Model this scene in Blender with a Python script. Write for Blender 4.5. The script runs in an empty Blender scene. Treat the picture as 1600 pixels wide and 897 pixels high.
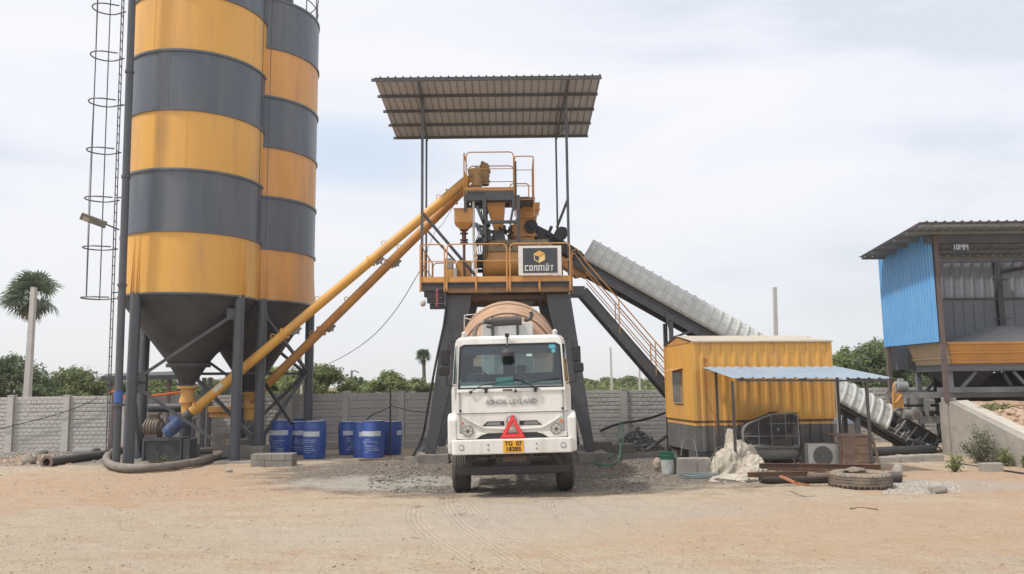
import bpy, bmesh, math, random
from mathutils import Vector, Matrix, Euler, noise as mnoise
V = Vector
R = math.radians
random.seed(7)
scene = bpy.context.scene
col = scene.collection

# ------------------------------------------------------------------ camera
CAM = V((0, 0, 2.2)); F = 1230.0
cam_d = bpy.data.cameras.new('camera'); cam = bpy.data.objects.new('camera', cam_d)
cam_d.sensor_width = 36; cam_d.lens = 36 * F / 1600
cam_d.clip_start = .1; cam_d.clip_end = 6000
CAMR = Matrix.Rotation(R(90 + 7.15), 3, 'X') @ Matrix.Rotation(-0.011, 3, 'Z')
cam.matrix_world = Matrix.Translation(CAM) @ CAMR.to_4x4()
col.objects.link(cam); scene.camera = cam

# ------------------------------------------------------------------ sun and sky
SUN_DIR = V((-.50, -.23, .83)).normalized()
el = math.asin(SUN_DIR.z); az = math.atan2(SUN_DIR.x, SUN_DIR.y)
sd = bpy.data.lights.new('sun', 'SUN'); sd.energy = 3.0; sd.angle = R(4); sd.color = (1, .95, .87)
so = bpy.data.objects.new('sun', sd); so.rotation_euler = SUN_DIR.to_track_quat('Z', 'Y').to_euler(); col.objects.link(so)
w = bpy.data.worlds.new('World'); scene.world = w; w.use_nodes = True
nt = w.node_tree; nt.nodes.clear()
def wn(t, **k):
    n = nt.nodes.new(t)
    for a, b in k.items(): setattr(n, a, b)
    return n
sky = wn('ShaderNodeTexSky', sky_type='NISHITA', sun_disc=False)
sky.sun_elevation = el; sky.sun_rotation = az; sky.dust_density = 3; sky.altitude = 300
bg1 = wn('ShaderNodeBackground'); bg1.inputs[1].default_value = .1
nt.links.new(sky.outputs[0], bg1.inputs[0])
tc = wn('ShaderNodeTexCoord'); mp = wn('ShaderNodeMapping'); mp.inputs['Scale'].default_value = (1.1, 1.1, 4.2)
mp.inputs['Location'].default_value = (.35, .2, .35)
mp.inputs['Rotation'].default_value = (0, R(-6), 0)
nt.links.new(tc.outputs['Generated'], mp.inputs[0])
nz = wn('ShaderNodeTexNoise'); nz.inputs['Scale'].default_value = 1.5; nz.inputs['Detail'].default_value = 7; nz.inputs['Roughness'].default_value = .52; nz.inputs['Distortion'].default_value = .5
nt.links.new(mp.outputs[0], nz.inputs['Vector'])
cr = wn('ShaderNodeValToRGB')
e = cr.color_ramp.elements
e[0].position = .36; e[0].color = (.69, .735, .81, 1)
e[1].position = .58; e[1].color = (.885, .89, .92, 1)
e.new(.45).color = (.81, .835, .905, 1)
nt.links.new(nz.outputs[0], cr.inputs[0])
bg2 = wn('ShaderNodeBackground'); bg2.inputs[1].default_value = 1.07
sx = wn('ShaderNodeSeparateXYZ'); nt.links.new(tc.outputs['Generated'], sx.inputs[0])
hr = wn('ShaderNodeMapRange'); hr.inputs[1].default_value = 0; hr.inputs[2].default_value = .26; hr.inputs[3].default_value = 1; hr.inputs[4].default_value = 0
nt.links.new(sx.outputs[2], hr.inputs[0])
hm = wn('ShaderNodeMix', data_type='RGBA'); hm.inputs[7].default_value = (.76, .78, .80, 1)
hf = wn('ShaderNodeMath', operation='MULTIPLY'); hf.inputs[1].default_value = .85
# a soft gap of blue between the clouds, left of the canopy
def wm_(op, a, b_=None, c=None):
    n = wn('ShaderNodeMath', operation=op)
    for i_, v_ in enumerate((a, b_, c)):
        if v_ is None: continue
        if isinstance(v_, (int, float)): n.inputs[i_].default_value = v_
        else: nt.links.new(v_, n.inputs[i_])
    return n.outputs[0]
def gap(x0, z0, rx, rz):
    ex = wm_('POWER', wm_('ABSOLUTE', wm_('DIVIDE', wm_('SUBTRACT', sx.outputs[0], x0), rx)), 2); ez = wm_('POWER', wm_('ABSOLUTE', wm_('DIVIDE', wm_('SUBTRACT', sx.outputs[2], z0), rz)), 2)
    d_ = wm_('SUBTRACT', 1, wm_('ADD', ex, ez)); d_ = wm_('ADD', d_, wm_('MULTIPLY', wm_('SUBTRACT', nz.outputs[0], .5), 3.5))
    m_r = wn('ShaderNodeMapRange', interpolation_type='SMOOTHSTEP'); m_r.inputs[1].default_value = -.6; m_r.inputs[2].default_value = 1.1; nt.links.new(d_, m_r.inputs[0])
    return wm_('MULTIPLY', m_r.outputs[0], wm_('GREATER_THAN', sx.outputs[1], 0))
skyc = cr.outputs[0]
for x0_, z0_, rx_, rz_, cc_ in ((-.19, .285, .13, .045, (.56, .69, .84, 1)),):
    gm_ = wn('ShaderNodeMix', data_type='RGBA'); gm_.inputs[7].default_value = cc_; nt.links.new(wm_('MULTIPLY', gap(x0_, z0_, rx_, rz_), .8), gm_.inputs[0]); nt.links.new(skyc, gm_.inputs[6]); skyc = gm_.outputs[2]
nt.links.new(hr.outputs[0], hf.inputs[0]); nt.links.new(hf.outputs[0], hm.inputs[0]); nt.links.new(skyc, hm.inputs[6])
nt.links.new(hm.outputs[2], bg2.inputs[0])
ms = wn('ShaderNodeMixShader'); ms.inputs[0].default_value = .93
out = wn('ShaderNodeOutputWorld')
nt.links.new(bg1.outputs[0], ms.inputs[1]); nt.links.new(bg2.outputs[0], ms.inputs[2]); nt.links.new(ms.outputs[0], out.inputs[0])
vs = scene.view_settings; vs.view_transform = 'Standard'; vs.look = 'None'; vs.exposure = .08; vs.gamma = 1; vs.use_curve_mapping = False
cy = scene.cycles
cy.max_bounces = 6; cy.diffuse_bounces = 3; cy.glossy_bounces = 3; cy.transparent_max_bounces = 12; cy.transmission_bounces = 4
cy.volume_bounces = 1

# ------------------------------------------------------------------ pixel of the photo -> point in the place
def ray(px, py):
    return CAMR @ V(((px - 800) / F, -(py - 448.5) / F, -1))
def at(px, py, Y):
    d = ray(px, py); return CAM + d * (Y / d.y)
def gp(px, py, z=0):
    d = ray(px, py); return CAM + d * ((z - CAM.z) / d.z)
def zat(px, py, Y): return at(px, py, Y).z
def xat(px, py, Y): return at(px, py, Y).x

# ------------------------------------------------------------------ materials
MATS = {}
def mat(name, c, rough=.6, metal=0, var=.12, scale=3, bump=0, bscale=40, c2=None, f2=.5, s2=2.0, streak=False, spec=.5, dust=0, dustc=(.42, .34, .26)):
    if name in MATS: return MATS[name]
    m = bpy.data.materials.new(name); m.use_nodes = True; MATS[name] = m
    t = m.node_tree; N = t.nodes; L = t.links
    b = N['Principled BSDF']; b.inputs['Roughness'].default_value = rough; b.inputs['Metallic'].default_value = metal
    b.inputs['Specular IOR Level'].default_value = spec
    g = N.new('ShaderNodeNewGeometry'); mpn = N.new('ShaderNodeMapping')
    L.new(g.outputs['Position'], mpn.inputs[0])
    if streak: mpn.inputs['Scale'].default_value = (1, 1, .12)
    n1 = N.new('ShaderNodeTexNoise'); n1.inputs['Scale'].default_value = scale; n1.inputs['Detail'].default_value = 6; n1.inputs['Roughness'].default_value = .65
    L.new(mpn.outputs[0], n1.inputs['Vector'])
    mr = N.new('ShaderNodeMapRange'); mr.inputs[1].default_value = .25; mr.inputs[2].default_value = .75
    mr.inputs[3].default_value = 1 - var; mr.inputs[4].default_value = 1 + var
    L.new(n1.outputs[0], mr.inputs[0])
    vm = N.new('ShaderNodeVectorMath'); vm.operation = 'SCALE'; vm.inputs[0].default_value = c[:3]
    L.new(mr.outputs[0], vm.inputs['Scale'])
    cur = vm.outputs[0]
    if c2:
        n2 = N.new('ShaderNodeTexNoise'); n2.inputs['Scale'].default_value = s2; n2.inputs['Detail'].default_value = 8; n2.inputs['Roughness'].default_value = .6
        L.new(mpn.outputs[0], n2.inputs['Vector'])
        m2 = N.new('ShaderNodeMapRange'); m2.inputs[1].default_value = 1 - f2 - .12; m2.inputs[2].default_value = 1 - f2 + .12
        L.new(n2.outputs[0], m2.inputs[0])
        mx = N.new('ShaderNodeMix'); mx.data_type = 'RGBA'
        L.new(m2.outputs[0], mx.inputs[0]); L.new(cur, mx.inputs[6]); mx.inputs[7].default_value = (*c2, 1); cur = mx.outputs[2]
    if dust:   # dust lying on faces that look upward
        sp = N.new('ShaderNodeSeparateXYZ'); L.new(g.outputs['Normal'], sp.inputs[0])
        md = N.new('ShaderNodeMapRange'); md.inputs[1].default_value = -.2; md.inputs[2].default_value = 1; md.inputs[3].default_value = dust * .25; md.inputs[4].default_value = dust
        L.new(sp.outputs[2], md.inputs[0])
        mm = N.new('ShaderNodeMath'); mm.operation = 'MULTIPLY'; L.new(md.outputs[0], mm.inputs[0]); L.new(n1.outputs[0], mm.inputs[1])
        m3 = N.new('ShaderNodeMix'); m3.data_type = 'RGBA'; L.new(mm.outputs[0], m3.inputs[0]); L.new(cur, m3.inputs[6]); m3.inputs[7].default_value = (*dustc, 1); cur = m3.outputs[2]
    L.new(cur, b.inputs['Base Color'])
    if bump:
        n3 = N.new('ShaderNodeTexNoise'); n3.inputs['Scale'].default_value = bscale; n3.inputs['Detail'].default_value = 5
        L.new(g.outputs['Position'], n3.inputs['Vector'])
        bp = N.new('ShaderNodeBump'); bp.inputs['Strength'].default_value = bump; bp.inputs['Distance'].default_value = .02
        L.new(n3.outputs[0], bp.inputs['Height']); L.new(bp.outputs[0], b.inputs['Normal'])
    return m

YEL = mat('yellow_paint', (.74, .395, .075), .42, var=.10, scale=1.6, c2=(.53, .29, .095), f2=.40, s2=1.6, streak=True, dust=.25)
LEGM = mat('leg_grey_paint', (.062, .075, .098), .42, var=.12, scale=2, c2=(.09, .10, .115), f2=.42, s2=1.4, streak=True, dust=.15)
YELO = mat('aged_orange_paint', (.66, .32, .085), .42, var=.10, scale=1.6, c2=(.47, .24, .10), f2=.42, s2=1.5, streak=True, dust=.3)
YEL2 = mat('yellow_paint_faded', (.64, .30, .07), .5, var=.1, scale=1.5, c2=(.46, .23, .08), f2=.45, s2=1.6, dust=.4)
GRY = mat('silo_grey_paint', (.088, .108, .140), .36, var=.14, scale=1.8, c2=(.130, .145, .165), f2=.42, s2=1.7, streak=True, dust=.1)
DGR = mat('dark_grey_steel', (.064, .073, .090), .45, var=.15, scale=3, c2=(.095, .10, .108), f2=.38, s2=2.2, dust=.2)
CONE = mat('cone_grey_paint', (.040, .045, .056), .5, var=.15, scale=2, c2=(.060, .062, .068), f2=.4, s2=1, dust=.1)
BLK = mat('black_plastic', (.018, .018, .02), .45, var=.2)
RUB = mat('rubber', (.030, .030, .030), .8, var=.25, scale=8, c2=(.085, .075, .065), f2=.36, s2=5, dust=.35)
WHT = mat('white_cab_paint', (.74, .73, .70), .30, var=.05, scale=3.5, c2=(.56, .515, .45), f2=.38, s2=3.0, streak=True, dust=.15)
WHT2 = mat('white_steel', (.66, .67, .66), .45, var=.05, c2=(.5, .48, .44), f2=.4)
CHR = mat('bare_metal', (.5, .5, .5), .3, 1, var=.1)
RUST = mat('rusty_steel', (.17, .085, .05), .8, var=.3, scale=6, c2=(.10, .07, .055), f2=.5, s2=4, bump=.3)
POST = mat('brown_primer_steel', (.125, .092, .085), .7, var=.2, scale=4, c2=(.15, .11, .095), f2=.4, s2=3)
CONC = mat('weathered_concrete', (.36, .335, .30), .9, var=.12, scale=4, c2=(.26, .24, .215), f2=.42, s2=1.6, bump=.4, bscale=30)
CONC2 = mat('grey_block_concrete', (.27, .25, .225), .92, var=.15, scale=5, c2=(.18, .165, .15), f2=.42, s2=2, bump=.5, bscale=30)
WALLM = mat('precast_concrete', (.47, .455, .44), .95, var=.13, scale=1.1, c2=(.34, .325, .31), f2=.40, s2=.55, bump=.3, bscale=40)
WALLP = mat('precast_post_concrete', (.50, .485, .465), .95, var=.10, scale=3, bump=.3, bscale=40)
COVER = mat('cover_sheet_white', (.52, .54, .52), .45, var=.05, scale=4, c2=(.42, .43, .41), f2=.42, s2=3, dust=.2)
BLUEP = mat('blue_sheet_paint', (.13, .36, .66), .42, var=.05, scale=2, c2=(.17, .39, .64), f2=.4, s2=2)
AWN = mat('pale_blue_sheet', (.27, .34, .41), .6, var=.05, c2=(.33, .38, .43), f2=.42, s2=2.5)
SHEET = mat('galvanised_sheet_underside', (.40, .405, .435), .65, 0, var=.08, scale=3)
SHEETG = mat('grey_wall_sheet', (.24, .265, .31), .6, 0, var=.08, scale=2)
BARREL = mat('blue_barrel_plastic', (.012, .075, .36), .35, var=.15, scale=3, c2=(.03, .11, .38), f2=.4, s2=3, dust=.35)
PRNT = mat('printed_white', (.55, .6, .66), .6, var=.15, scale=30)
WOOD = mat('weathered_wood', (.26, .18, .125), .85, var=.25, scale=7, c2=(.18, .13, .10), f2=.45, s2=4, bump=.3)
RED = mat('red_reflector', (.75, .02, .03), .35, var=.06)
PLATE = mat('number_plate_yellow', (.78, .40, .02), .5, var=.05)
INK = mat('dark_lettering', (.04, .015, .01), .6, var=.05)
TEAL = mat('teal_card', (.05, .60, .52), .6, var=.06)
SEAT = mat('seat_fabric', (.06, .07, .10), .9, var=.2)
DASH = mat('dashboard_plastic', (.42, .50, .50), .6, var=.1)
DRUMM = mat('dusty_drum_paint', (.47, .30, .20), .85, var=.15, scale=2.5, c2=(.36, .21, .13), f2=.45, s2=3, bump=.5, bscale=25)
SEAMM = mat('drum_weld_dirt', (.16, .09, .055), .9, var=.3, scale=10)
MUFF = mat('muffler_black', (.03, .03, .034), .55, var=.15, dust=.4)
PIPEM = mat('exhaust_pipe', (.28, .25, .22), .45, .6, var=.2, scale=9, c2=(.2, .13, .09), f2=.4)
MOTB = mat('motor_blue', (.03, .11, .30), .45, var=.2, c2=(.12, .13, .15), f2=.4, s2=6, dust=.5)
GMACH = mat('machine_grey', (.20, .215, .22), .5, var=.12, c2=(.15, .15, .14), f2=.42, s2=5, dust=.45)
TARP = mat('cream_tarpaulin', (.50, .45, .375), .8, var=.15, scale=4, c2=(.36, .31, .25), f2=.42, s2=3, bump=.5, bscale=9)
GREENH = mat('green_hose', (.02, .17, .09), .45, var=.15)
BUCKG = mat('green_bucket_rim', (.02, .13, .08), .5, var=.15)
BUCKW = mat('bucket_white', (.50, .55, .53), .6, var=.15, c2=(.36, .33, .28), f2=.42, s2=8)
SACK = mat('beige_sack', (.40, .33, .26), .9, var=.15)
STONE = mat('stone', (.40, .35, .30), .95, var=.2, scale=6, c2=(.28, .245, .21), f2=.45, s2=4, bump=.4)
DIRTR = mat('dry_red_dirt', (.42, .285, .20), .95, var=.2, scale=6, c2=(.50, .38, .28), f2=.45, s2=3, bump=.6)
AGG = mat('grey_aggregate', (.30, .31, .325), .95, var=.25, scale=14, bump=.8, bscale=60)
RUBB = mat('dark_rubble', (.20, .19, .18), .95, var=.3, scale=9, bump=.5)
BARK = mat('bark', (.13, .10, .075), .95, var=.25, scale=5)
ORNG = mat('orange_cloth', (.75, .16, .05), .8, var=.2)
PINK = mat('faded_red_rope', (.42, .10, .13), .8, var=.3)
DRY = mat('dry_field', (.34, .22, .15), .95, var=.2, scale=.3)
SIGNW = mat('sign_frame_white', (.74, .73, .70), .45, var=.04, c2=(.6, .57, .52), f2=.38, s2=5)
SIGNG = mat('sign_panel_dark', (.05, .055, .065), .5, var=.06)
GOLD = mat('logo_gold', (.72, .40, .10), .5, var=.06)
GOLD2 = mat('logo_pale_gold', (.80, .60, .25), .5, var=.06)
AMB = mat('amber_lens', (.55, .16, .05), .25, var=.1)

def glassm(name, tint, refl=.12, rough=.02):
    m = bpy.data.materials.new(name); m.use_nodes = True; t = m.node_tree; N = t.nodes; L = t.links; N.remove(N['Principled BSDF'])
    tr = N.new('ShaderNodeBsdfTransparent'); tr.inputs[0].default_value = (*tint, 1)
    gl = N.new('ShaderNodeBsdfGlossy'); gl.inputs['Roughness'].default_value = rough; gl.inputs[0].default_value = (.9, .95, 1, 1)
    fr = N.new('ShaderNodeFresnel'); fr.inputs[0].default_value = 1.5
    ad = N.new('ShaderNodeMath'); ad.operation = 'ADD'; ad.inputs[1].default_value = refl
    mx = N.new('ShaderNodeMixShader'); L.new(fr.outputs[0], ad.inputs[0]); L.new(ad.outputs[0], mx.inputs[0])
    L.new(tr.outputs[0], mx.inputs[1]); L.new(gl.outputs[0], mx.inputs[2]); L.new(mx.outputs[0], N['Material Output'].inputs[0])
    return m
GLASS = glassm('windscreen_glass', (.64, .76, .76), .05)
LENS = glassm('lamp_glass', (.8, .82, .82), .15)
WGLASS = mat('dusty_window_glass', (.13, .135, .12), .25, var=.3, scale=5, c2=(.22, .21, .18), f2=.45)

def leafm(name, c, c2, trans=.4):
    m = bpy.data.materials.new(name); m.use_nodes = True; t = m.node_tree; N = t.nodes; L = t.links
    b = N['Principled BSDF']; b.inputs['Roughness'].default_value = .65; b.inputs['Specular IOR Level'].default_value = .25
    g = N.new('ShaderNodeNewGeometry'); n = N.new('ShaderNodeTexNoise'); n.inputs['Scale'].default_value = .9; n.inputs['Detail'].default_value = 4
    L.new(g.outputs['Position'], n.inputs['Vector'])
    ad = N.new('ShaderNodeMath'); ad.operation = 'MULTIPLY_ADD'; L.new(g.outputs['Random Per Island'], ad.inputs[0]); ad.inputs[1].default_value = .5; ad.inputs[2].default_value = -.25
    a2 = N.new('ShaderNodeMath'); L.new(n.outputs[0], a2.inputs[0]); L.new(ad.outputs[0], a2.inputs[1])
    r = N.new('ShaderNodeValToRGB'); r.color_ramp.elements[0].position = .3; r.color_ramp.elements[1].position = .7
    r.color_ramp.elements[0].color = (*c, 1); r.color_ramp.elements[1].color = (*c2, 1)
    L.new(a2.outputs[0], r.inputs[0]); L.new(r.outputs[0], b.inputs['Base Color'])
    tl = N.new('ShaderNodeBsdfTranslucent'); L.new(r.outputs[0], tl.inputs[0])
    mx = N.new('ShaderNodeMixShader'); mx.inputs[0].default_value = trans
    L.new(b.outputs[0], mx.inputs[1]); L.new(tl.outputs[0], mx.inputs[2]); L.new(mx.outputs[0], N['Material Output'].inputs[0])
    return m
LEAF = leafm('leaf_green', (.13, .17, .07), (.28, .33, .14))
LEAFD = leafm('leaf_dark', (.11, .155, .08), (.23, .28, .14))
LEAFY = leafm('leaf_pale', (.15, .20, .08), (.32, .37, .15))
LEAFG = leafm('leaf_dusty', (.16, .18, .11), (.34, .35, .25))
PALML = leafm('palm_leaf', (.09, .13, .08), (.19, .25, .16), .3)
PALMD = leafm('palm_leaf_dry', (.16, .12, .08), (.24, .19, .13), .1)

# ------------------------------------------------------------------ objects
def wmat(o):
    m = Matrix.LocRotScale(o.location, o.rotation_euler, o.scale)
    return wmat(o.parent) @ m if o.parent else m
def tag(o, label=None, cat=None, group=None, kind=None):
    if label: o['label'] = label
    if cat: o['category'] = cat
    if group: o['group'] = group
    if kind: o['kind'] = kind
    return o
def empty(name, loc, label, cat, group=None, rz=0, rot=None):
    o = bpy.data.objects.new(name, None); col.objects.link(o); o.location = loc
    o.rotation_euler = rot or (0, 0, rz); o.empty_display_size = .2
    return tag(o, label, cat, group)
def copy_tree(o, parent=None):
    c = o.copy(); col.objects.link(c); c.parent = parent
    for ch in list(o.children): copy_tree(ch, c)
    return c

PIECES = {'seam', 'pump_block', 'rung', 'bumper_bolt', 'side_duct', 'air_filter', 'hopper_rib', 'upper_frame', 'corner_post', 'support_leg', 'lamp_apron', 'clamp', 'cross_brace', 'gusset_plate', 'weld_seam', 'flange_rings', 'purlin', 'main_beam', 'cross_beam',
          'skirt_board', 'diagonal_brace', 'muffler_bracket', 'roof_beam', 'frame_bar', 'grille_bar', 'crossmember', 'pipe_support', 'belt', 'under_run_bar', 'stripe_bar', 'idler_rollers', 'flange'}
class MB:
    """collects shapes in a bmesh; build() links them as one mesh object"""
    def __init__(s): s.b = bmesh.new(); s.M = Matrix.Identity(4)
    def face(s, pts):
        vs = [s.b.verts.new(s.M @ V(p)) for p in pts]
        try: return s.b.faces.new(vs)
        except ValueError: return None
    def box(s, c, d, rot=None):
        m = Matrix.Translation(V(c)) @ (rot.to_4x4() if rot else Matrix.Identity(4)) @ Matrix.Diagonal((*d, 1))
        r = bmesh.ops.create_cube(s.b, size=1, matrix=s.M @ m); return s
    def bx(s, x0, x1, y0, y1, z0, z1):
        return s.box(((x0 + x1) / 2, (y0 + y1) / 2, (z0 + z1) / 2), (abs(x1 - x0), abs(y1 - y0), abs(z1 - z0)))
    def beam(s, a, b, w=.1, h=.1, up=(0, 0, 1)):
        a, b = V(a), V(b); d = b - a; L = d.length; z = d / L; u = V(up)
        x = u.cross(z)
        if x.length < 1e-4: x = V((1, 0, 0)).cross(z)
        x.normalize(); y = z.cross(x)
        m = Matrix((x, y, z)).transposed().to_4x4(); m.translation = (a + b) / 2
        bmesh.ops.create_cube(s.b, size=1, matrix=s.M @ m @ Matrix.Diagonal((w, h, L, 1))); return s
    def ibeam(s, a, b, w=.1, h=.2, t=.015, up=(0, 0, 1)):
        """channel section: web and two flanges; h measured across up"""
        a, b = V(a), V(b); z = (b - a).normalized(); x = V(up).cross(z).normalized(); y = z.cross(x)
        s.beam(a, b, t, h - 2 * t - .004, up)
        for k in (-1, 1): s.beam(a + y * k * (h - t) / 2, b + y * k * (h - t) / 2, w, t, up)
        return s
    def tube(s, pts, r, seg=8, cap=True, closed=False):
        pts = [V(p) for p in pts]; n = len(pts); rings = []
        ref = None
        for i, p in enumerate(pts):
            if closed: t = (pts[(i + 1) % n] - pts[i - 1]).normalized()
            elif i == 0: t = (pts[1] - p).normalized()
            elif i == n - 1: t = (p - pts[i - 1]).normalized()
            else: t = ((pts[i + 1] - p).normalized() + (p - pts[i - 1]).normalized()).normalized()
            if ref is None: ref = V((0, 0, 1)) if abs(t.z) < .9 else V((1, 0, 0))
            x = ref.cross(t)
            if x.length < 1e-4: x = V((0, 1, 0)).cross(t)
            x.normalize(); y = t.cross(x); ref = y
            rr = r[i] if isinstance(r, (list, tuple)) else r
            rings.append([s.b.verts.new(s.M @ (p + (x * math.cos(2 * math.pi * k / seg) + y * math.sin(2 * math.pi * k / seg)) * rr)) for k in range(seg)])
        for i in range(n if closed else n - 1):
            A, B = rings[i], rings[(i + 1) % n]
            for k in range(seg): s.b.faces.new((A[k], A[(k + 1) % seg], B[(k + 1) % seg], B[k]))
        if cap and not closed:
            s.b.faces.new(rings[0][::-1]); s.b.faces.new(rings[-1])
        return s
    def cyl(s, a, b, r, r2=None, seg=20, cap=True): return s.tube([a, b], [r, r if r2 is None else r2], seg, cap)
    def lathe(s, prof, seg=32, c=(0, 0, 0), axis=None, a0=0, a1=2 * math.pi):
        """prof: (radius, height) pairs round z through c (or along an axis matrix)"""
        m = axis if axis is not None else Matrix.Translation(V(c))
        full = abs(a1 - a0 - 2 * math.pi) < 1e-6; n = seg if full else seg + 1
        rings = []
        for r, h in prof:
            if r < 1e-5: rings.append([s.b.verts.new(s.M @ (m @ V((0, 0, h))))])
            else: rings.append([s.b.verts.new(s.M @ (m @ V((r * math.cos(a0 + (a1 - a0) * k / seg), r * math.sin(a0 + (a1 - a0) * k / seg), h)))) for k in range(n)])
        for A, B in zip(rings, rings[1:]):
            for k in range(seg):
                k2 = (k + 1) % n
                if len(A) == 1 and len(B) == 1: continue
                if len(A) == 1: s.b.faces.new((A[0], B[k], B[k2]))
                elif len(B) == 1: s.b.faces.new((A[k], A[k2], B[0]))
                else: s.b.faces.new((A[k], A[k2], B[k2], B[k]))
        return s
    def prism(s, poly, ex, holes=None):
        """poly: 3-D outline; ex: extrusion vector"""
        ex = V(ex); A = [s.b.verts.new(s.M @ V(p)) for p in poly]; B = [s.b.verts.new(s.M @ (V(p) + ex)) for p in poly]
        n = len(A); s.b.faces.new(A); s.b.faces.new(B[::-1])
        for i in range(n): s.b.faces.new((A[i], B[i], B[(i + 1) % n], A[(i + 1) % n]))
        return s
    def frame(s, outer, inner, ex):
        """flat ring between two outlines of equal length, extruded"""
        ex = V(ex); n = len(outer)
        o0 = [s.b.verts.new(s.M @ V(p)) for p in outer]; i0 = [s.b.verts.new(s.M @ V(p)) for p in inner]
        o1 = [s.b.verts.new(s.M @ (V(p) + ex)) for p in outer]; i1 = [s.b.verts.new(s.M @ (V(p) + ex)) for p in inner]
        for k in range(n):
            j = (k + 1) % n
            s.b.faces.new((o0[k], o0[j], i0[j], i0[k])); s.b.faces.new((o1[k], i1[k], i1[j], o1[j]))
            s.b.faces.new((o0[k], o1[k], o1[j], o0[j])); s.b.faces.new((i0[k], i0[j], i1[j], i1[k]))
        return s
    def grid(s, fn, nu, nv):
        vs = [[s.b.verts.new(s.M @ V(fn(i / nu, j / nv))) for j in range(nv + 1)] for i in range(nu + 1)]
        for i in range(nu):
            for j in range(nv): s.b.faces.new((vs[i][j], vs[i + 1][j], vs[i + 1][j + 1], vs[i][j + 1]))
        return s
    def blob(s, c, d, sub=2, amp=.25, fr=1.5, seed=0, rot=None):
        m = Matrix.Translation(V(c)) @ (rot.to_4x4() if rot else Matrix.Identity(4))
        r = bmesh.ops.create_icosphere(s.b, subdivisions=sub, radius=1)
        for v in r['verts']:
            k = 1 + amp * mnoise.noise(v.co * fr + V((seed * 7.3, seed * 3.1, seed * 1.7)))
            v.co = s.M @ (m @ V((v.co.x * d[0] * k, v.co.y * d[1] * k, v.co.z * d[2] * k)))
        return s
    def build(s, name, m, parent=None, bevel=0, smooth=False, seg=2, solid=0, angle=35):
        if name in PIECES and parent is not None:
            return s.pieces(name, m, parent, bevel, smooth, seg, solid, angle)
        me = bpy.data.meshes.new(name)
        bmesh.ops.recalc_face_normals(s.b, faces=s.b.faces)
        s.b.to_mesh(me); s.b.free()
        o = bpy.data.objects.new(name, me); col.objects.link(o)
        if parent:
            o.parent = parent; me.transform(wmat(parent).inverted())
        for mm in (m if isinstance(m, (list, tuple)) else [m]): me.materials.append(mm)
        if smooth:
            me.polygons.foreach_set('use_smooth', [True] * len(me.polygons))
            try: me.set_sharp_from_angle(angle=R(angle))
            except Exception: pass
        if solid:
            md = o.modifiers.new('thickness', 'SOLIDIFY'); md.thickness = solid; md.offset = 0
        if bevel:
            md = o.modifiers.new('bevel', 'BEVEL'); md.width = bevel; md.segments = seg; md.limit_method = 'ANGLE'; md.angle_limit = R(40); md.harden_normals = False
        return o

def _pieces(s, name, m, parent, bevel, smooth, seg, solid, angle):
    """every separate piece of the collected mesh becomes a part of its own"""
    b = s.b; left = set(b.faces); first = None
    while left:
        f0 = next(iter(left)); isl = {f0}; st_k = [f0]
        while st_k:
            f = st_k.pop()
            for e_ in f.edges:
                for g_ in e_.link_faces:
                    if g_ not in isl: isl.add(g_); st_k.append(g_)
        left -= isl; q = MB(); vm = {}
        for f in isl:
            q.b.faces.new([vm.setdefault(v, q.b.verts.new(v.co)) if v not in vm else vm[v] for v in f.verts])
        PIECES.discard(name); o = q.build(name, m, parent, bevel, smooth, seg, solid, angle); PIECES.add(name); first = first or o
    b.free(); return first
MB.pieces = _pieces
def origin_to(o, loc):
    """a one-mesh thing gets its origin at its base"""
    o.data.transform(Matrix.Translation(-V(loc))); o.location = loc; return o

def text(name, body, size, m, parent, M, ext=.004, sx=1.0, bold=0):
    cu = bpy.data.curves.new(name, 'FONT'); cu.body = body; cu.size = size; cu.extrude = ext; cu.align_x = 'CENTER'; cu.align_y = 'CENTER'; cu.offset = bold
    t = bpy.data.objects.new('tmp', cu); col.objects.link(t); bpy.context.view_layer.update()
    me = bpy.data.meshes.new_from_object(t); bpy.data.objects.remove(t)
    me.transform(M @ Matrix.Diagonal((sx, 1, 1, 1)))
    o = bpy.data.objects.new(name, me); col.objects.link(o); me.materials.clear(); me.materials.append(m)
    if parent: o.parent = parent; me.transform(wmat(parent).inverted())
    return o
def facing(p):   # matrix: text plane stands up and faces -Y
    return Matrix.Translation(V(p)) @ Matrix.Rotation(R(90), 4, 'X')

def corr(mb, O, U, W, n, nv=1, amp=.025, frac=.25, up=None):
    """trapezoid-ribbed sheet: O origin, U vector across the ribs, W vector along them, n ribs"""
    O, U, W = V(O), V(U), V(W); N = up if up is not None else U.cross(W).normalized(); N = V(N).normalized()
    prof = []
    for i in range(n):
        for (u, h) in ((0, 0), (1 - frac - .10, 0), (1 - frac, 1), (.93, 1), (1, 0))[: (5 if i == n - 1 else 4)]:
            prof.append(((i + u) / n, h))
    cols = [[mb.b.verts.new(mb.M @ (O + U * u + W * (j / nv) + N * h * amp)) for j in range(nv + 1)] for u, h in prof]
    for A, B in zip(cols, cols[1:]):
        for j in range(nv): mb.b.faces.new((A[j], B[j], B[j + 1], A[j + 1]))
    return mb
# ================================================================== GROUND
def smooth01(x): x = max(0, min(1, x)); return x * x * (3 - 2 * x)
def fbm(x, y, s, o=4, z=0.0):
    a = 1; t = 0; n = 0
    for i in range(o):
        t += a * mnoise.noise(V((x * s, y * s, z + i * 9.1))); n += a; a *= .5; s *= 2.05
    return t / n
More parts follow.
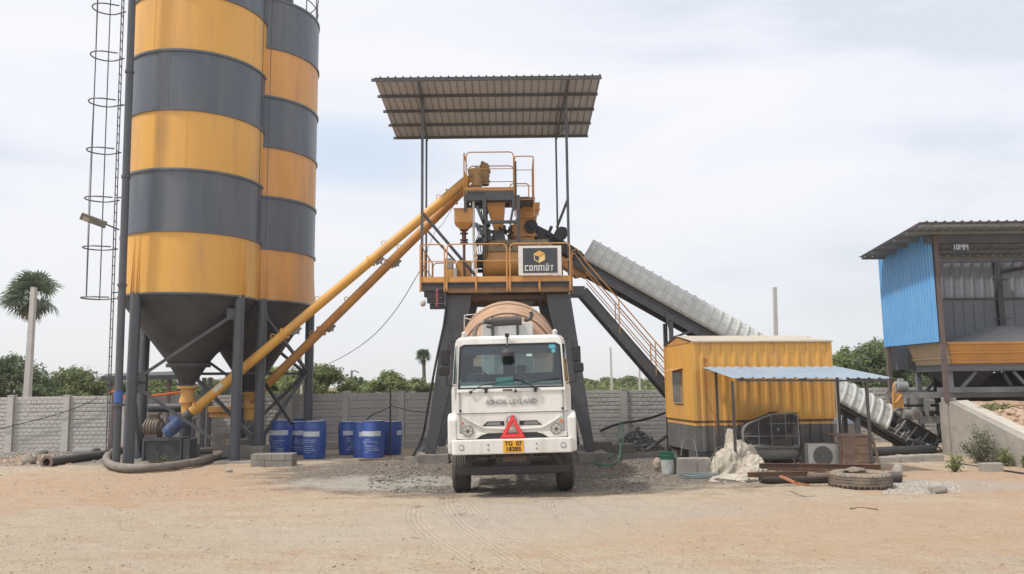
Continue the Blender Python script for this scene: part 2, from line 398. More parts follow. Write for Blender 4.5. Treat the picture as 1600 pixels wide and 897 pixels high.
# wheel tracks: list of (centreline points, width, ribs)
def bez(p0, p1, p2, p3, n=40):
    o = []
    for i in range(n + 1):
        t = i / n; a = (1 - t) ** 3; b = 3 * t * (1 - t) ** 2; c = 3 * t * t * (1 - t); d = t ** 3
        o.append((a * p0[0] + b * p1[0] + c * p2[0] + d * p3[0], a * p0[1] + b * p1[1] + c * p2[1] + d * p3[1]))
    return o
def gpx(x, y): p = gp(x, y); return (p.x, p.y)
TR = []
for a, b, c, d, wd in [((655, 790), (625, 815), (690, 850), (760, 897), .36), ((700, 778), (690, 800), (760, 850), (850, 900), .36),
                       ((860, 785), (850, 805), (900, 825), (990, 850), .28), ((730, 790), (740, 815), (830, 850), (930, 897), .34),
                       ((905, 780), (930, 800), (1050, 850), (1200, 880), .26), ((650, 840), (600, 850), (560, 870), (500, 900), .25),
                       ((300, 800), (500, 790), (600, 780), (720, 775), .3), ((200, 830), (480, 812), (600, 800), (715, 782), .3)]:
    TR.append((bez(gpx(*a), gpx(*b), gpx(*c), gpx(*d)), wd))
def track(x, y):
    best = None; s0 = 0
    for pts, wd in TR:
        s = 0
        for (ax, ay), (bx_, by_) in zip(pts, pts[1:]):
            dx, dy = bx_ - ax, by_ - ay; L = math.hypot(dx, dy)
            t = ((x - ax) * dx + (y - ay) * dy) / (L * L)
            if -.02 <= t <= 1.02:
                d = ((x - ax) * dy - (y - ay) * dx) / L
                if abs(d) < wd * .75 and (best is None or abs(d) < abs(best[0] * wd)):
                    best = (d / wd, s + t * L)
            s += L
    return best
def ground_h(x, y):
    # beyond the boundary wall the land lies higher
    h = 0
    if y > 30: h += 1.1 * smooth01((y - 40) / 60) + .9 * smooth01((y - 110) / 120)
    if y < 32:
        h += .035 * fbm(x, y, .35) + .03 * fbm(x, y, 1.6, 3, 4) + .026 * fbm(x, y, 4.2, 3, 7)
        wet = smooth01(1 - ((x - 0.2) / 6.5) ** 2 - ((y - 20) / 3.6) ** 2)      # churned ground under the tower
        h += wet * (.10 * abs(fbm(x, y, 2.6, 4, 9)) + .04 * fbm(x, y, 7, 2, 5) - .02)
        edge = smooth01((y - 21.5) / 3) * smooth01((-5 - x) / 3) + smooth01((y - 20) / 2) * smooth01((x - 9) / 2)
        h += edge * .07 * abs(fbm(x, y, 2.2, 4, 3))
    return h
gb = bmesh.new()
xs = []; ys = []
x = -14.0
fx0, fx1 = -16.0, 16.0
xs = [fx0 + i * .075 for i in range(int((fx1 - fx0) / .075) + 1)]
st = .12; x = fx1
while x < 900: st *= 1.13; x += st; xs.append(x)
st = .12; x = fx0; L_ = []
while x > -900: st *= 1.13; x -= st; L_.append(x)
xs = L_[::-1] + xs
y = 5.5
while y < 26: ys.append(y); y += .035 + (y - 5.5) * .0055
st = .16
while y < 2500: ys.append(y); st *= 1.10; y += st
back = [5.3, 4.9, 4.2, 3, 1, -2, -6, -14, -30, -80, -300]; ys = back[::-1] + ys
rows = []
import numpy as np
nx, ny = len(xs), len(ys)
co = np.zeros((ny * nx, 3), np.float32); tr = np.zeros((ny * nx, 3), np.float32)
bbx = [(min(p[0] for p in t[0]) - .3, max(p[0] for p in t[0]) + .3, min(p[1] for p in t[0]) - .3, max(p[1] for p in t[0]) + .3) for t in TR]
k = 0
for Y in ys:
    near = -8 < Y < 32
    for X in xs:
        h = ground_h(X, Y) if (near and abs(X) < 40) or Y > 30 else 0
        if Y > 3 and Y < 17.5 and -9 < X < 9:
            if any(a < X < b and c < Y < d for a, b, c, d in bbx):
                q = track(X, Y)
                if q:
                    mk = smooth01((.5 - abs(q[0])) * 6)
                    if abs(q[0]) < .75:
                        h += (-.012 * mk + .010 * math.exp(-((abs(q[0]) - .58) / .12) ** 2)) * (.5 + .9 * abs(fbm(X, Y, 1.3, 3, 8)) * 2)
                        tr[k] = (q[0], q[1], mk)
        co[k] = (X, Y, h); k += 1
me = bpy.data.meshes.new('ground')
idx = np.arange(ny * nx).reshape(ny, nx)
q = np.stack([idx[:-1, :-1], idx[:-1, 1:], idx[1:, 1:], idx[1:, :-1]], -1).reshape(-1, 4)
me.vertices.add(ny * nx); me.vertices.foreach_set('co', co.ravel())
me.loops.add(q.size); me.loops.foreach_set('vertex_index', q.ravel().astype(np.int32))
me.polygons.add(len(q)); me.polygons.foreach_set('loop_start', (np.arange(len(q)) * 4).astype(np.int32))
me.update(calc_edges=True); me.polygons.foreach_set('use_smooth', [True] * len(me.polygons))
at_ = me.attributes.new('wheel', 'FLOAT_VECTOR', 'POINT'); at_.data.foreach_set('vector', tr.ravel())
gb.free()
ground = bpy.data.objects.new('ground', me); col.objects.link(ground); ground['kind'] = 'structure'
gm = bpy.data.materials.new('dirt_ground'); gm.use_nodes = True; t = gm.node_tree; N = t.nodes; L = t.links
b = N['Principled BSDF']; b.inputs['Roughness'].default_value = .95; b.inputs['Specular IOR Level'].default_value = .15
g = N.new('ShaderNodeNewGeometry')
def noise_(s, d=6, r=.6, sc=None, src=None, loc=None):
    mpn = N.new('ShaderNodeMapping'); L.new(src or g.outputs['Position'], mpn.inputs[0])
    if sc: mpn.inputs['Scale'].default_value = sc
    if loc: mpn.inputs['Location'].default_value = loc
    n = N.new('ShaderNodeTexNoise'); n.inputs['Scale'].default_value = s; n.inputs['Detail'].default_value = d; n.inputs['Roughness'].default_value = r
    L.new(mpn.outputs[0], n.inputs['Vector']); return n.outputs[0]
def rng(v, a, b_, c=0, d=1):
    n = N.new('ShaderNodeMapRange'); n.inputs[1].default_value = a; n.inputs[2].default_value = b_; n.inputs[3].default_value = c; n.inputs[4].default_value = d
    n.interpolation_type = 'SMOOTHSTEP'; L.new(v, n.inputs[0]); return n.outputs[0]
def mix_(f, a, b_):
    n = N.new('ShaderNodeMix'); n.data_type = 'RGBA'
    if isinstance(f, (int, float)): n.inputs[0].default_value = f
    else: L.new(f, n.inputs[0])
    for i, v in ((6, a), (7, b_)):
        if isinstance(v, tuple): n.inputs[i].default_value = (*v, 1)
        else: L.new(v, n.inputs[i])
    return n.outputs[2]
def mth(op, a, b_=None, c=None):
    n = N.new('ShaderNodeMath'); n.operation = op
    for i, v in enumerate((a, b_, c)):
        if v is None: continue
        if isinstance(v, (int, float)): n.inputs[i].default_value = v
        else: L.new(v, n.inputs[i])
    return n.outputs[0]
def ell(cx, cy_, rx, ry, soft=.5, ns=None, amp=.6):
    """patch mask: 1 inside an uneven ellipse on the ground"""
    s = N.new('ShaderNodeSeparateXYZ'); L.new(g.outputs['Position'], s.inputs[0])
    a = mth('POWER', mth('ABSOLUTE', mth('DIVIDE', mth('SUBTRACT', s.outputs[0], cx), rx)), 2)
    c = mth('POWER', mth('ABSOLUTE', mth('DIVIDE', mth('SUBTRACT', s.outputs[1], cy_), ry)), 2)
    d = mth('SUBTRACT', 1, mth('ADD', a, c))
    if ns is not None: d = mth('ADD', d, mth('MULTIPLY', mth('SUBTRACT', ns, .5), amp * 4))
    return rng(d, -soft, soft)
big = noise_(.22, 5, .55); med = noise_(.9, 6, .6, (1, 1.8, 1)); fin = noise_(9, 6, .7); grit = noise_(70, 3, .7); stk = noise_(1.5, 8, .72, (.6, 1.7, 1))
c = mix_(rng(big, .38, .62), (.60, .49, .36), (.56, .465, .355))
c = mix_(rng(med, .45, .68, 0, .8), c, (.53, .38, .25))
c = mix_(rng(stk, .48, .66, 0, .8), c, (.61, .52, .395))
c = mix_(rng(fin, .45, .7, 0, .5), c, (.40, .31, .225))
fin2 = noise_(26, 5, .7); c = mix_(rng(fin2, .52, .70, 0, .75), c, (.33, .255, .19)); c = mix_(rng(fin2, .45, .30, 0, .4), c, (.60, .52, .42))
nl = ell(-8.5, 19, 7, 3.6, .6, med, .5); c = mix_(mth('MULTIPLY', nl, .5), c, (.55, .355, .225))           # redder soil by the silos
nr = ell(12.5, 17.5, 5.5, 3.2, .6, med, .5); c = mix_(mth('MULTIPLY', nr, .6), c, (.53, .345, .225))
nq = ell(5.5, 12.5, 5.5, 2.6, .7, med, .6); c = mix_(mth('MULTIPLY', nq, .5), c, (.56, .38, .245))
gravl = ell(-15, 26.2, 9.5, 2.6, .5, med, .4); c = mix_(mth('MULTIPLY', gravl, .85), c, (.27, .25, .225))       # grey grit along the wall
med2_ = noise_(1.9, 6, .65)
mud_shade = ell(.2, 21.2, 6.6, 5.0, .35, med, .45)  # churned mud, with the shade right of the truck painted into the colour
mud_shade_col = mix_(rng(fin, .4, .62), (.15, .13, .11), (.34, .305, .265))
c = mix_(mth('MULTIPLY', mud_shade, .92), c, mud_shade_col)
rgt = ell(5.5, 25, 5.5, 3.6, .4, med, .4); c = mix_(mth('MULTIPLY', rgt, .85), c, (.23, .21, .19))
cem = ell(-2.9, 18.9, 2.2, 1.4, .8, med2_, .9); c = mix_(mth('MULTIPLY', cem, .85), c, (.56, .53, .47))     # spilt cement
cem2 = ell(-1.0, 12.3, 3.2, .9, .8, med, .7); c = mix_(mth('MULTIPLY', cem2, .45), c, (.56, .50, .42))
cem3 = ell(1.0, 14.2, 3.4, 1.3, .8, med, .7); c = mix_(mth('MULTIPLY', cem3, .5), c, (.50, .47, .42))
grv = ell(9.0, 17.2, 2.0, .9, .6, med, .5); c = mix_(mth('MULTIPLY', grv, .6), c, (.47, .45, .41))
med2 = noise_(3.2, 7, .72); c = mix_(rng(med2, .55, .72, 0, .6), c, (.42, .315, .225)); c = mix_(rng(med2, .42, .28, 0, .5), c, (.62, .55, .45))
c = mix_(rng(grit, .62, .75, 0, .5), c, (.60, .54, .46)); c = mix_(rng(grit, .30, .22, 0, .65), c, (.20, .16, .12))
far = N.new('ShaderNodeSeparateXYZ'); L.new(g.outputs['Position'], far.inputs[0])
c = mix_(rng(far.outputs[1], 31, 34), c, mix_(rng(noise_(.06, 4, .6), .4, .6), (.30, .19, .125), (.20, .19, .11)))
L.new(c, b.inputs['Base Color'])
# tread ribs from the wheel attribute
wa = N.new('ShaderNodeAttribute'); wa.attribute_name = 'wheel'; ws = N.new('ShaderNodeSeparateXYZ'); L.new(wa.outputs['Vector'], ws.inputs[0])
sl = mth('ADD', mth('MULTIPLY', ws.outputs[1], 62), mth('MULTIPLY', mth('ABSOLUTE', ws.outputs[0]), 14))
rib = mth('MULTIPLY', mth('SINE', sl), rng(noise_(2.3, 3), .4, .6))
rib2 = mth('COSINE', mth('MULTIPLY', ws.outputs[0], 26))
ribs = mth('MULTIPLY', mth('ADD', mth('MULTIPLY', rib, .6), mth('MULTIPLY', rib2, .8)), ws.outputs[2])
ht = mth('ADD', mth('MULTIPLY', fin, 1.0), mth('ADD', mth('MULTIPLY', grit, .5), mth('MULTIPLY', ribs, .20)))
ht = mth('ADD', ht, mth('MULTIPLY', mth('MULTIPLY', noise_(5, 7, .75), mud_shade), 3.0))
ht = mth('ADD', ht, mth('MULTIPLY', med2, 1.6))
ht = mth('ADD', ht, mth('ADD', mth('MULTIPLY', stk, 1.6), mth('MULTIPLY', fin2, 1.0)))
bp = N.new('ShaderNodeBump'); bp.inputs['Strength'].default_value = .85; bp.inputs['Distance'].default_value = .05
L.new(ht, bp.inputs['Height']); L.new(bp.outputs[0], b.inputs['Normal'])
me.materials.append(gm)

# ================================================================== BOUNDARY WALL
WY = 29.0; BAY = 2.03; WH = 2.0
X0w = xat(627, 660, WY)
pm = MB(); pm.prism([(-.13, -.09, -.1), (.13, -.09, -.1), (.10, -.09, WH + .02), (-.10, -.09, WH + .02)], (0, .2, 0)); pm.box((0, .01, WH + .035), (.24, .22, .04))
qm = MB()
for r in range(7):
    z0 = r * WH / 7 + .004; hh = WH / 7 - .012
    qm.bx(.08, BAY - .08, 0, .05, z0, z0 + hh)
    for rr in range(2):
        n = 9; bw = (BAY - .22) / n; off = bw / 2 if rr else 0; zb = z0 + .012 + rr * (hh - .014) / 2
        for k in range(n + (1 if rr else 0)):
            xa = .11 + k * bw - off; xb = xa + bw; xa = max(xa, .11); xb = min(xb, BAY - .11)
            if xb - xa < .03: continue
            zz = zb + (hh - .014) / 2; xa += .006; xb -= .006; za = zb + .004; zc = zz - .008; j = .010 + random.random() * .010
            A = [(xa, -.001, za), (xb, -.001, za), (xb, -.001, zc), (xa, -.001, zc)]; e_ = .016
            B = [(xa + e_, -j * 1.2, za + e_ * .8), (xb - e_, -j * 1.0, za + e_ * .8), (xb - e_, -j * .6, zc - e_ * 1.5), (xa + e_, -j * .9, zc - e_ * 1.5)]
            qm.face(B)
            for i in range(4): qm.face([A[i], A[(i + 1) % 4], B[(i + 1) % 4], B[i]])
wall = empty('boundary_wall', (X0w, WY, 0), 'long grey precast concrete boundary wall with brick relief behind the yard', 'wall')
post = pm.build('post', WALLP, None); panel = qm.build('panel', WALLM, None)
kk = list(range(-17, 19)); first = True
for k in kk:
    p = post if k == kk[0] else post.copy(); q_ = panel if k == kk[0] else panel.copy()
    for o, dx in ((p, 0), (q_, 0)):
        if o.name not in col.objects: col.objects.link(o)
        o.parent = wall; o.location = (k * BAY + dx, random.uniform(-.01, .01), random.uniform(-.012, .012)); o.rotation_euler = (random.uniform(-.006, .006), 0, 0)

# ================================================================== SILOS
def silo(cx, cy_, Rr, zb, band, legs, label, zflange, zout, base, rz_seams, top_rail):
    root = empty('cement_silo', (cx, cy_, 0), label, 'silo', 'striped cement silos')
    N_ = 6
    for i in range(N_):
        z0 = zb + i * band; m_ = (YELO if top_rail else YEL) if i % 2 == 0 else GRY
        s = MB(); s.lathe([(Rr, z0), (Rr, z0 + band)], 72, (cx, cy_, 0))
        o = s.build('shell_ring', m_, root, smooth=True); o['label'] = ('yellow' if i % 2 == 0 else 'dark grey') + ' painted ring of the silo'
    f = MB()
    for i in range(1, N_):
        z = zb + i * band
        f.lathe([(Rr - .01, z - .04), (Rr + .045, z - .035), (Rr + .045, z + .035), (Rr - .01, z + .04)], 72, (cx, cy_, 0))
    f.lathe([(Rr - .01, zb - .02), (Rr + .03, zb - .02), (Rr + .03, zb + .03), (Rr - .01, zb + .04)], 72, (cx, cy_, 0))
    f.build('flange_rings', GRY, root, smooth=True)
    s = MB()
    for a in rz_seams:
        x_, y_ = cx + (Rr + .004) * math.cos(a), cy_ + (Rr + .004) * math.sin(a)
        s.beam((x_, y_, zb + band * 1.05), (x_, y_, zb + band * N_), .012, .018, (math.cos(a), math.sin(a), 0))
    s.build('weld_seam', DGR, root)
    for i in range(N_):
        s = MB()
        for k in range(4):
            a = i * 1.3 + k * 1.57 + cx; x_, y_ = cx + (Rr + .002) * math.cos(a), cy_ + (Rr + .002) * math.sin(a); s.beam((x_, y_, zb + band * i + .05), (x_, y_, zb + band * (i + 1) - .05), .012, .006, (math.cos(a), math.sin(a), 0))
        s.build('weld_seam', (YELO if top_rail else YEL) if i % 2 == 0 else GRY, root)
    c_ = MB(); c_.lathe([(Rr - .015, zb - .018), (.60, zflange), (.66, zflange - .01), (.66, zflange - .12), (.52, zflange - .13), (.22, zout + .06), (.22, zout)], 64, (cx, cy_, 0))
    c_.build('cone', CONE, root, smooth=True, angle=20)
    r_ = MB(); zt = zb + band * N_
    r_.lathe([(Rr, zt), (Rr + .03, zt), (Rr + .03, zt + .08), (.3, zt + .35), (0, zt + .37)], 64, (cx, cy_, 0)); r_.build('roof', GRY, root, smooth=True)
    if top_rail:
        q = MB()
        for hz in (.55, 1.1): q.tube([(cx + (Rr - .05) * math.cos(a), cy_ + (Rr - .05) * math.sin(a), zt + hz) for a in [k * math.pi / 24 for k in range(48)]], .02, 6, closed=True)
        for k in range(16):
            a = k * math.pi / 8; q.cyl((cx + (Rr - .05) * math.cos(a), cy_ + (Rr - .05) * math.sin(a), zt), (cx + (Rr - .05) * math.cos(a), cy_ + (Rr - .05) * math.sin(a), zt + 1.1), .02, seg=6)
        q.build('top_railing', DGR, root)
        q = MB(); q.cyl((cx + .9, cy_ - .3, zt + .1), (cx + .9, cy_ - .3, zt + .8), .32, seg=24); q.build('dust_filter', DGR, root, smooth=True)
    P_ = []
    for a in legs:
        rr = Rr - .06; x_, y_ = cx + rr * math.cos(a), cy_ + rr * math.sin(a); P_.append(V((x_, y_, 0)))
        l = MB(); l.cyl((x_, y_, base), (x_, y_, zb + .05), .155, seg=24); l.box((x_, y_, base + .015), (.42, .42, .03), Matrix.Rotation(a, 3, 'Z'))
        l.build('leg', LEGM, root, smooth=True)
        g_ = MB(); n_ = V((math.cos(a), math.sin(a), 0)); xo = V((cx, cy_, 0)) + n_ * (Rr + .012)
        for sgn in (-1, 1):     # stiffener plates carried up the lowest ring
            tdir = V((-n_.y, n_.x, 0)) * .11 * sgn
            g_.prism([xo + tdir + V((0, 0, zb - .02)), xo + tdir + n_ * .07 + V((0, 0, zb - .02)), xo + tdir + n_ * .03 + V((0, 0, zb + band * .5)), xo + tdir + V((0, 0, zb + band * .97))], V((-n_.y, n_.x, 0)) * .012)
        g_.build('stiffener', YEL, root)
    return root, P_

rad = math.radians
# front silo
yA = 23.55
pA = gp(206, 726); pC = gp(368, 719)
S1 = V((xat(299, 462, 24.9), 24.9, 0)); S1R = abs(xat(403, 466, 24.9) - xat(195, 463, 24.9)) / 2 * .985
zb1 = zat(299, 462, S1.y - S1R * .93) + .07
BAND = (zat(211, 88, S1.y) - zat(199, 371, S1.y)) / 3 * .915
vz1 = rad(21)
zfl1 = zat(296, 567, S1.y - .5); zo1 = zat(294, 602, S1.y - .2)
s1, P1 = silo(S1.x, S1.y, S1R, zb1, BAND, [rad(a) + vz1 for a in (-136.5, -46, 43, 133)], 'nearer tall cement silo in yellow and grey rings with a caged ladder at its side', zfl1, zo1, 0, [vz1 + rad(a) for a in (-24, 190)], False)
S2 = V((xat(399, 470, 28.2) , 28.2, 0)); S2.y = 27.0; S2.x = xat(395, 470, 27.0)
S2R = xat(487, 470, 27.0) - S2.x
zb2 = zat(450, 470, S2.y - S2R * .8)
BAND2 = (zat(491, 115, S2.y) - zat(486, 478, S2.y)) / 5 * 1.02
vz2 = rad(18)
zfl2 = zat(400, 580, S2.y); zo2 = zat(392, 612, S2.y)
s2, P2 = silo(S2.x, S2.y, S2R, zb2, BAND2, [rad(a) + vz2 for a in (-81, 9, 99, 189)], 'further yellow and grey ringed cement silo standing half hidden behind the nearer one', zfl2, zo2, .42, [vz2 + rad(-80)], True)

def braces(root, P_, zl, zm, zh, spec):
    b_ = MB()
    for i, j, z0, z1 in spec:
        a, c2_ = P_[i], P_[j]; d = (c2_ - a).normalized() * .13
        b_.beam(a + d + V((0, 0, z0)), c2_ - d + V((0, 0, z1)), .09, .09)
    b_.build('cross_brace', DGR, root)
    g_ = MB()
    for i, j, z0, z1 in spec:
        a, c2_ = P_[i], P_[j]; d = (c2_ - a).normalized()
        for q_, z_, sg in ((a, z0, 1), (c2_, z1, -1)):
            p = q_ + d * sg * .22; g_.box((p.x, p.y, z_), (.28, .02, .34), Matrix.Rotation(math.atan2(d.y, d.x), 3, 'Z'))
    g_.build('gusset_plate', DGR, root)
zm1 = zat(235, 592, 24.2); zh1 = zat(350, 492, 24.2)
braces(s1, P1, .3, zm1, zh1, [(0, 1, zm1, zh1), (0, 1, zm1 - .25, .35), (1, 2, zh1, zm1), (1, 2, .4, zm1), (2, 3, zm1, zh1), (2, 3, zm1, .4), (3, 0, zh1, zm1), (3, 0, .4, zm1)])
zm2 = zat(470, 583, 27); zh2 = zat(420, 500, 27)
braces(s2, P2, .3, zm2, zh2, [(0, 1, .6, zm2), (0, 1, zh2 , zm2 + .1), (1, 2, zm2, zh2), (1, 2, zm2, .6), (2, 3, zh2, zm2), (3, 0, zm2, zh2), (3, 0, zm2, .6), (3, 1, zm2, zm2)])
# outlet valves of the two silos
for root, S, zo in ((s1, S1, zo1), (s2, S2, zo2)):
    v_ = MB(); v_.lathe([(.24, zo - .02), (.30, zo - .02), (.30, zo - .10), (.21, zo - .12), (.19, zo - .30), (.24, zo - .48), (.24, zo - .54), (.17, zo - .56), (.17, zo - .95)][::-1], 24, (S.x, S.y, 0))
    v_.build('outlet_valve', YEL, root, smooth=True, angle=25)
    v_ = MB()
    for k in range(12):
        a = k * math.pi / 6; v_.cyl((S.x + .26 * math.cos(a), S.y + .26 * math.sin(a), zo - .13), (S.x + .26 * math.cos(a), S.y + .26 * math.sin(a), zo + .06), .012, seg=6)
    v_.build('flange_bolts', DGR, root)

# tall fill pipe beside the nearer silo
pb = gp(181, 733); 
fp = empty('fill_pipe', (pb.x, pb.y, 0), 'tall grey cement fill pipe standing left of the nearer silo', 'pipe')
p_ = MB(); pt_ = at(206.5, 0, pb.y - .12); pu_ = (pt_ - pb) / pt_.z; p_.cyl(pb, pb + pu_ * 17, .105, seg=20); p_.build('pipe', LEGM, fp, smooth=True)
p_ = MB(); zc = zat(182, 633, pb.y)
p_.cyl(pb + pu_ * (zc - .03), pb + pu_ * (zc + .03), .18, seg=20)
for z_ in (5.2, 8.4, 11.6): 
    p_.cyl(pb + pu_ * (z_ - .04), pb + pu_ * (z_ + .04), .13, seg=20)
p_.build('clamp', DGR, fp)
p_ = MB(); zt_ = zat(183, 620, pb.y); p_.cyl(pb + pu_ * (zt_ - .16), pb + pu_ * (zt_ + .17), .118, seg=20); tg = p_.build('blue_wrap', mat('blue_plastic_wrap', (.05, .12, .38), .4, var=.3), fp, smooth=True)
tg['label'] = 'blue plastic wrapped round the pipe'
# caged ladder
lb = gp(167, 717); lt = at(192, 3, lb.y - .15)
ld = empty('caged_ladder', (lb.x, lb.y, 0), 'narrow steel ladder with hoop cage left of the nearer silo', 'ladder')
ux = (V((lt.x, lt.y, lt.z)) - V((lb.x, lb.y, 0))); ux = ux / ux.z
def LP(z, dx=0, dy=0): return V((lb.x, lb.y, 0)) + ux * z + V((dx, dy, 0))
for dy in (-.2, .2):
    p_ = MB(); p_.beam(LP(0, -dy * .32, dy), LP(18, -dy * .32, dy), .05, .025); p_.build('rail', DGR, ld)
p_ = MB(); z = .3
while z < 18: p_.cyl(LP(z, .2 * .32, -.2), LP(z, -.2 * .32, .2), .014, seg=6); z += .3
rg = p_.build('rung', DGR, ld)
hoopz = [zat(165, 466, lb.y), zat(165, 388, lb.y), zat(165, 312, lb.y), zat(165, 237, lb.y), zat(170, 162, lb.y), zat(175, 90, lb.y), zat(180, 17, lb.y), zat(190, -60, lb.y)]
for z in hoopz:
    p_ = MB(); pts = [LP(z, 0, -.22)] + [LP(z, -.55 - .45 * math.cos(a), .42 * math.sin(a)) for a in [R(t_) for t_ in range(-115, 116, 15)]] + [LP(z, 0, .22)]
    p_.tube(pts, .023, 6); p_.build('cage_hoop', DGR, ld)
for a in (-78, 78):
    p_ = MB(); a_ = R(a); p_.tube([LP(z, -.55 - .45 * math.cos(a_), .42 * math.sin(a_)) for z in hoopz], .018, 6); p_.build('cage_bar', DGR, ld)
for z in (5.4, 8.6, 11.8):
    a_ = LP(z, 0, 0); d_ = V((S1.x, S1.y, z)) - a_; p_ = MB(); p_.beam(a_, a_ + d_.normalized() * (d_.length - S1R + .02), .035, .035); p_.build('wall_bracket', DGR, ld)
# hanging cable
cb = MB(); q0 = at(133, 466, lb.y); cb.tube([at(153, -40, lb.y - .3), at(148, 120, lb.y - .3), at(139, 300, lb.y - .3), at(134, 466, lb.y - .3), at(160, 468, lb.y - .2)], .008, 5)
o = cb.build('thin_cable', BLK); tag(o, 'thin dark cable hanging beside the ladder cage', 'cable')
# flood lamp on the ladder
fl = empty('flood_lamp', at(185, 358, lb.y - .1), 'flat street lamp head on a short arm fixed to the ladder', 'lamp')
a0_ = at(186, 359, lb.y - .1); a1_ = at(162, 349, lb.y - .5)
p_ = MB(); p_.cyl(a0_, a1_, .025, seg=8); p_.build('arm', DGR, fl)
h0 = at(166, 352, lb.y - .5); h1 = at(126, 337, lb.y - .9)
p_ = MB(); p_.beam(h0, h1, .30, .06, (0, .8, 1)); p_.build('lamp_head', GMACH, fl, bevel=.01)
dn = V((0, -.03, -.037)); p_ = MB(); p_.beam(h0 * .35 + h1 * .65 + dn, h0 * .1 + h1 * .9 + dn, .2, .012, (0, .8, 1)); p_.build('lens_panel', mat('pale_lens', (.45, .45, .42), .3), fl)

# ================================================================== AUGERS
def auger(A, B, r, label, mot, kn):
    root = empty('screw_conveyor', A, label, 'conveyor', 'inclined yellow screw conveyors')
    A, B = V(A), V(B); d = (B - A).normalized(); L_ = (B - A).length
    t_ = MB(); t_.cyl(A, B, r, seg=24); t_.build('tube', kn, root, smooth=True)
    f_ = MB()
    for k in (.02, .33, .64, .93): p = A + d * L_ * k; f_.cyl(p - d * .03, p + d * .03, r + .05, seg=24)
    f_.build('flange', kn, root, smooth=True)
    up = V((0, 0, 1)); up = (up - d * up.dot(d)).normalized()
    for k in (.30, .46, .70, .90):
        p = A + d * L_ * k + up * (r - .01); e_ = MB()
        e_.tube([p + d * .07 * math.cos(a) + up * (.02 + .09 * math.sin(a)) for a in [k_ * math.pi / 8 for k_ in range(9)]], .014, 6); e_.build('lifting_eye', kn, root)
    for k in (.36, .66):
        p = A + d * L_ * k; h_ = MB(); h_.beam(p - up * (r + .05) - d * .16, p - up * (r + .05) + d * .16, .16, .05, up); h_.box(p - up * (r + .10), (.05, .20, .1)); h_.build('inspection_hatch', GMACH, root)
    if mot:
        m_ = MB(); p = A - d * .05; m_.cyl(p, p - d * .28, r * .95, seg=20); m_.build('gearbox', DGR, root, smooth=True)
        m_ = MB(); p = A - d * .33; s_ = d.cross(up).normalized()
        m_.cyl(p, p - d * .56, .19, seg=24); m_.cyl(p - d * .56, p - d * .70, .215, .17, seg=24)
        for k in range(10):
            q = p - d * (.04 + k * .046); m_.cyl(q, q - d * .016, .215, seg=20)
        m_.box(p - d * .25 + up * .25, (.2, .18, .14), Matrix.Rotation(-.6, 3, 'Y')); m_.build('motor', MOTB, root, smooth=True)
    return root
A1 = at(300, 643, S1.y - .15); B1 = at(733, 278, 24.3)
auger(A1, B1, .148, 'brighter yellow screw conveyor rising from the nearer silo to the tower', True, YEL)
A2 = at(392, 626, S2.y - .1); B2 = at(733, 288, 25.2)
auger(A2, B2, .148, 'dustier yellow screw conveyor rising from the further silo to the tower', False, YEL2)
# white label on the first auger
d = (B1 - A1).normalized(); p0 = A1 + d * 0.95
lbm = MB()
nrm = V((0, -1, 0)); nrm = (nrm - d * nrm.dot(d)).normalized(); sdn = d.cross(nrm)
def lpt(u, a): return p0 + d * u + (nrm * math.cos(a) + sdn * math.sin(a)) * .151
lbm.grid(lambda u, v: lpt(u * .34, -.7 + v * 1.1), 1, 6)
o = lbm.build('paper_label', mat('paper_label_white', (.6, .58, .52), .6), None); tag(o, 'small white paper label stuck on the brighter screw conveyor', 'label')

# ================================================================== MIXING TOWER
TY = 23.2; TB = 26.0          # front and rear leg planes
tw = empty('mixing_tower', (xat(796, 700, TY), TY, 0), 'yellow and grey concrete mixing tower standing over the white truck', 'concrete plant')
zp = zat(790, 439, TY - .4)       # platform top
PF = TY - .4
xl = xat(656, 440, PF); xr = xat(893, 440, PF); xm = xat(698, 450, PF)
PB = TB + .3
# legs
def plate_leg(tx0, tx1, bx0, bx1, Y, zt, zb_=.28, dep=.34):
    l = MB(); l.prism([(tx0, Y, zt), (tx1, Y, zt), (bx1, Y, zb_), (bx0, Y, zb_)], (0, dep, 0)); return l.build('leg', DGR, tw, bevel=.01)
zl = zat(790, 460, TY)
plate_leg(xat(698, 460, TY), xat(737, 463, TY), xat(664, 702, TY), xat(679, 702, TY), TY, zl)
plate_leg(xat(853, 463, TY), xat(891, 460, TY), xat(916, 699, TY), xat(930, 699, TY), TY, zl)
plate_leg(xat(718, 467, TB), xat(746, 467, TB), xat(684, 690, TB), xat(694, 690, TB), TB, zl)
plate_leg(xat(841, 467, TB), xat(869, 467, TB), xat(896, 690, TB), xat(906, 690, TB), TB, zl)
for (x0_, x1_, Y) in ((xat(652, 700, TY), xat(702, 700, TY), TY), (xat(903, 700, TY), xat(947, 700, TY), TY), (xat(668, 690, TB), xat(705, 690, TB), TB), (xat(890, 690, TB), xat(925, 690, TB), TB)):
    f_ = MB(); f_.bx(x0_, x1_, Y - .25, Y + .6, -.05, .27); f_.build('footing', CONC2, tw, bevel=.02)
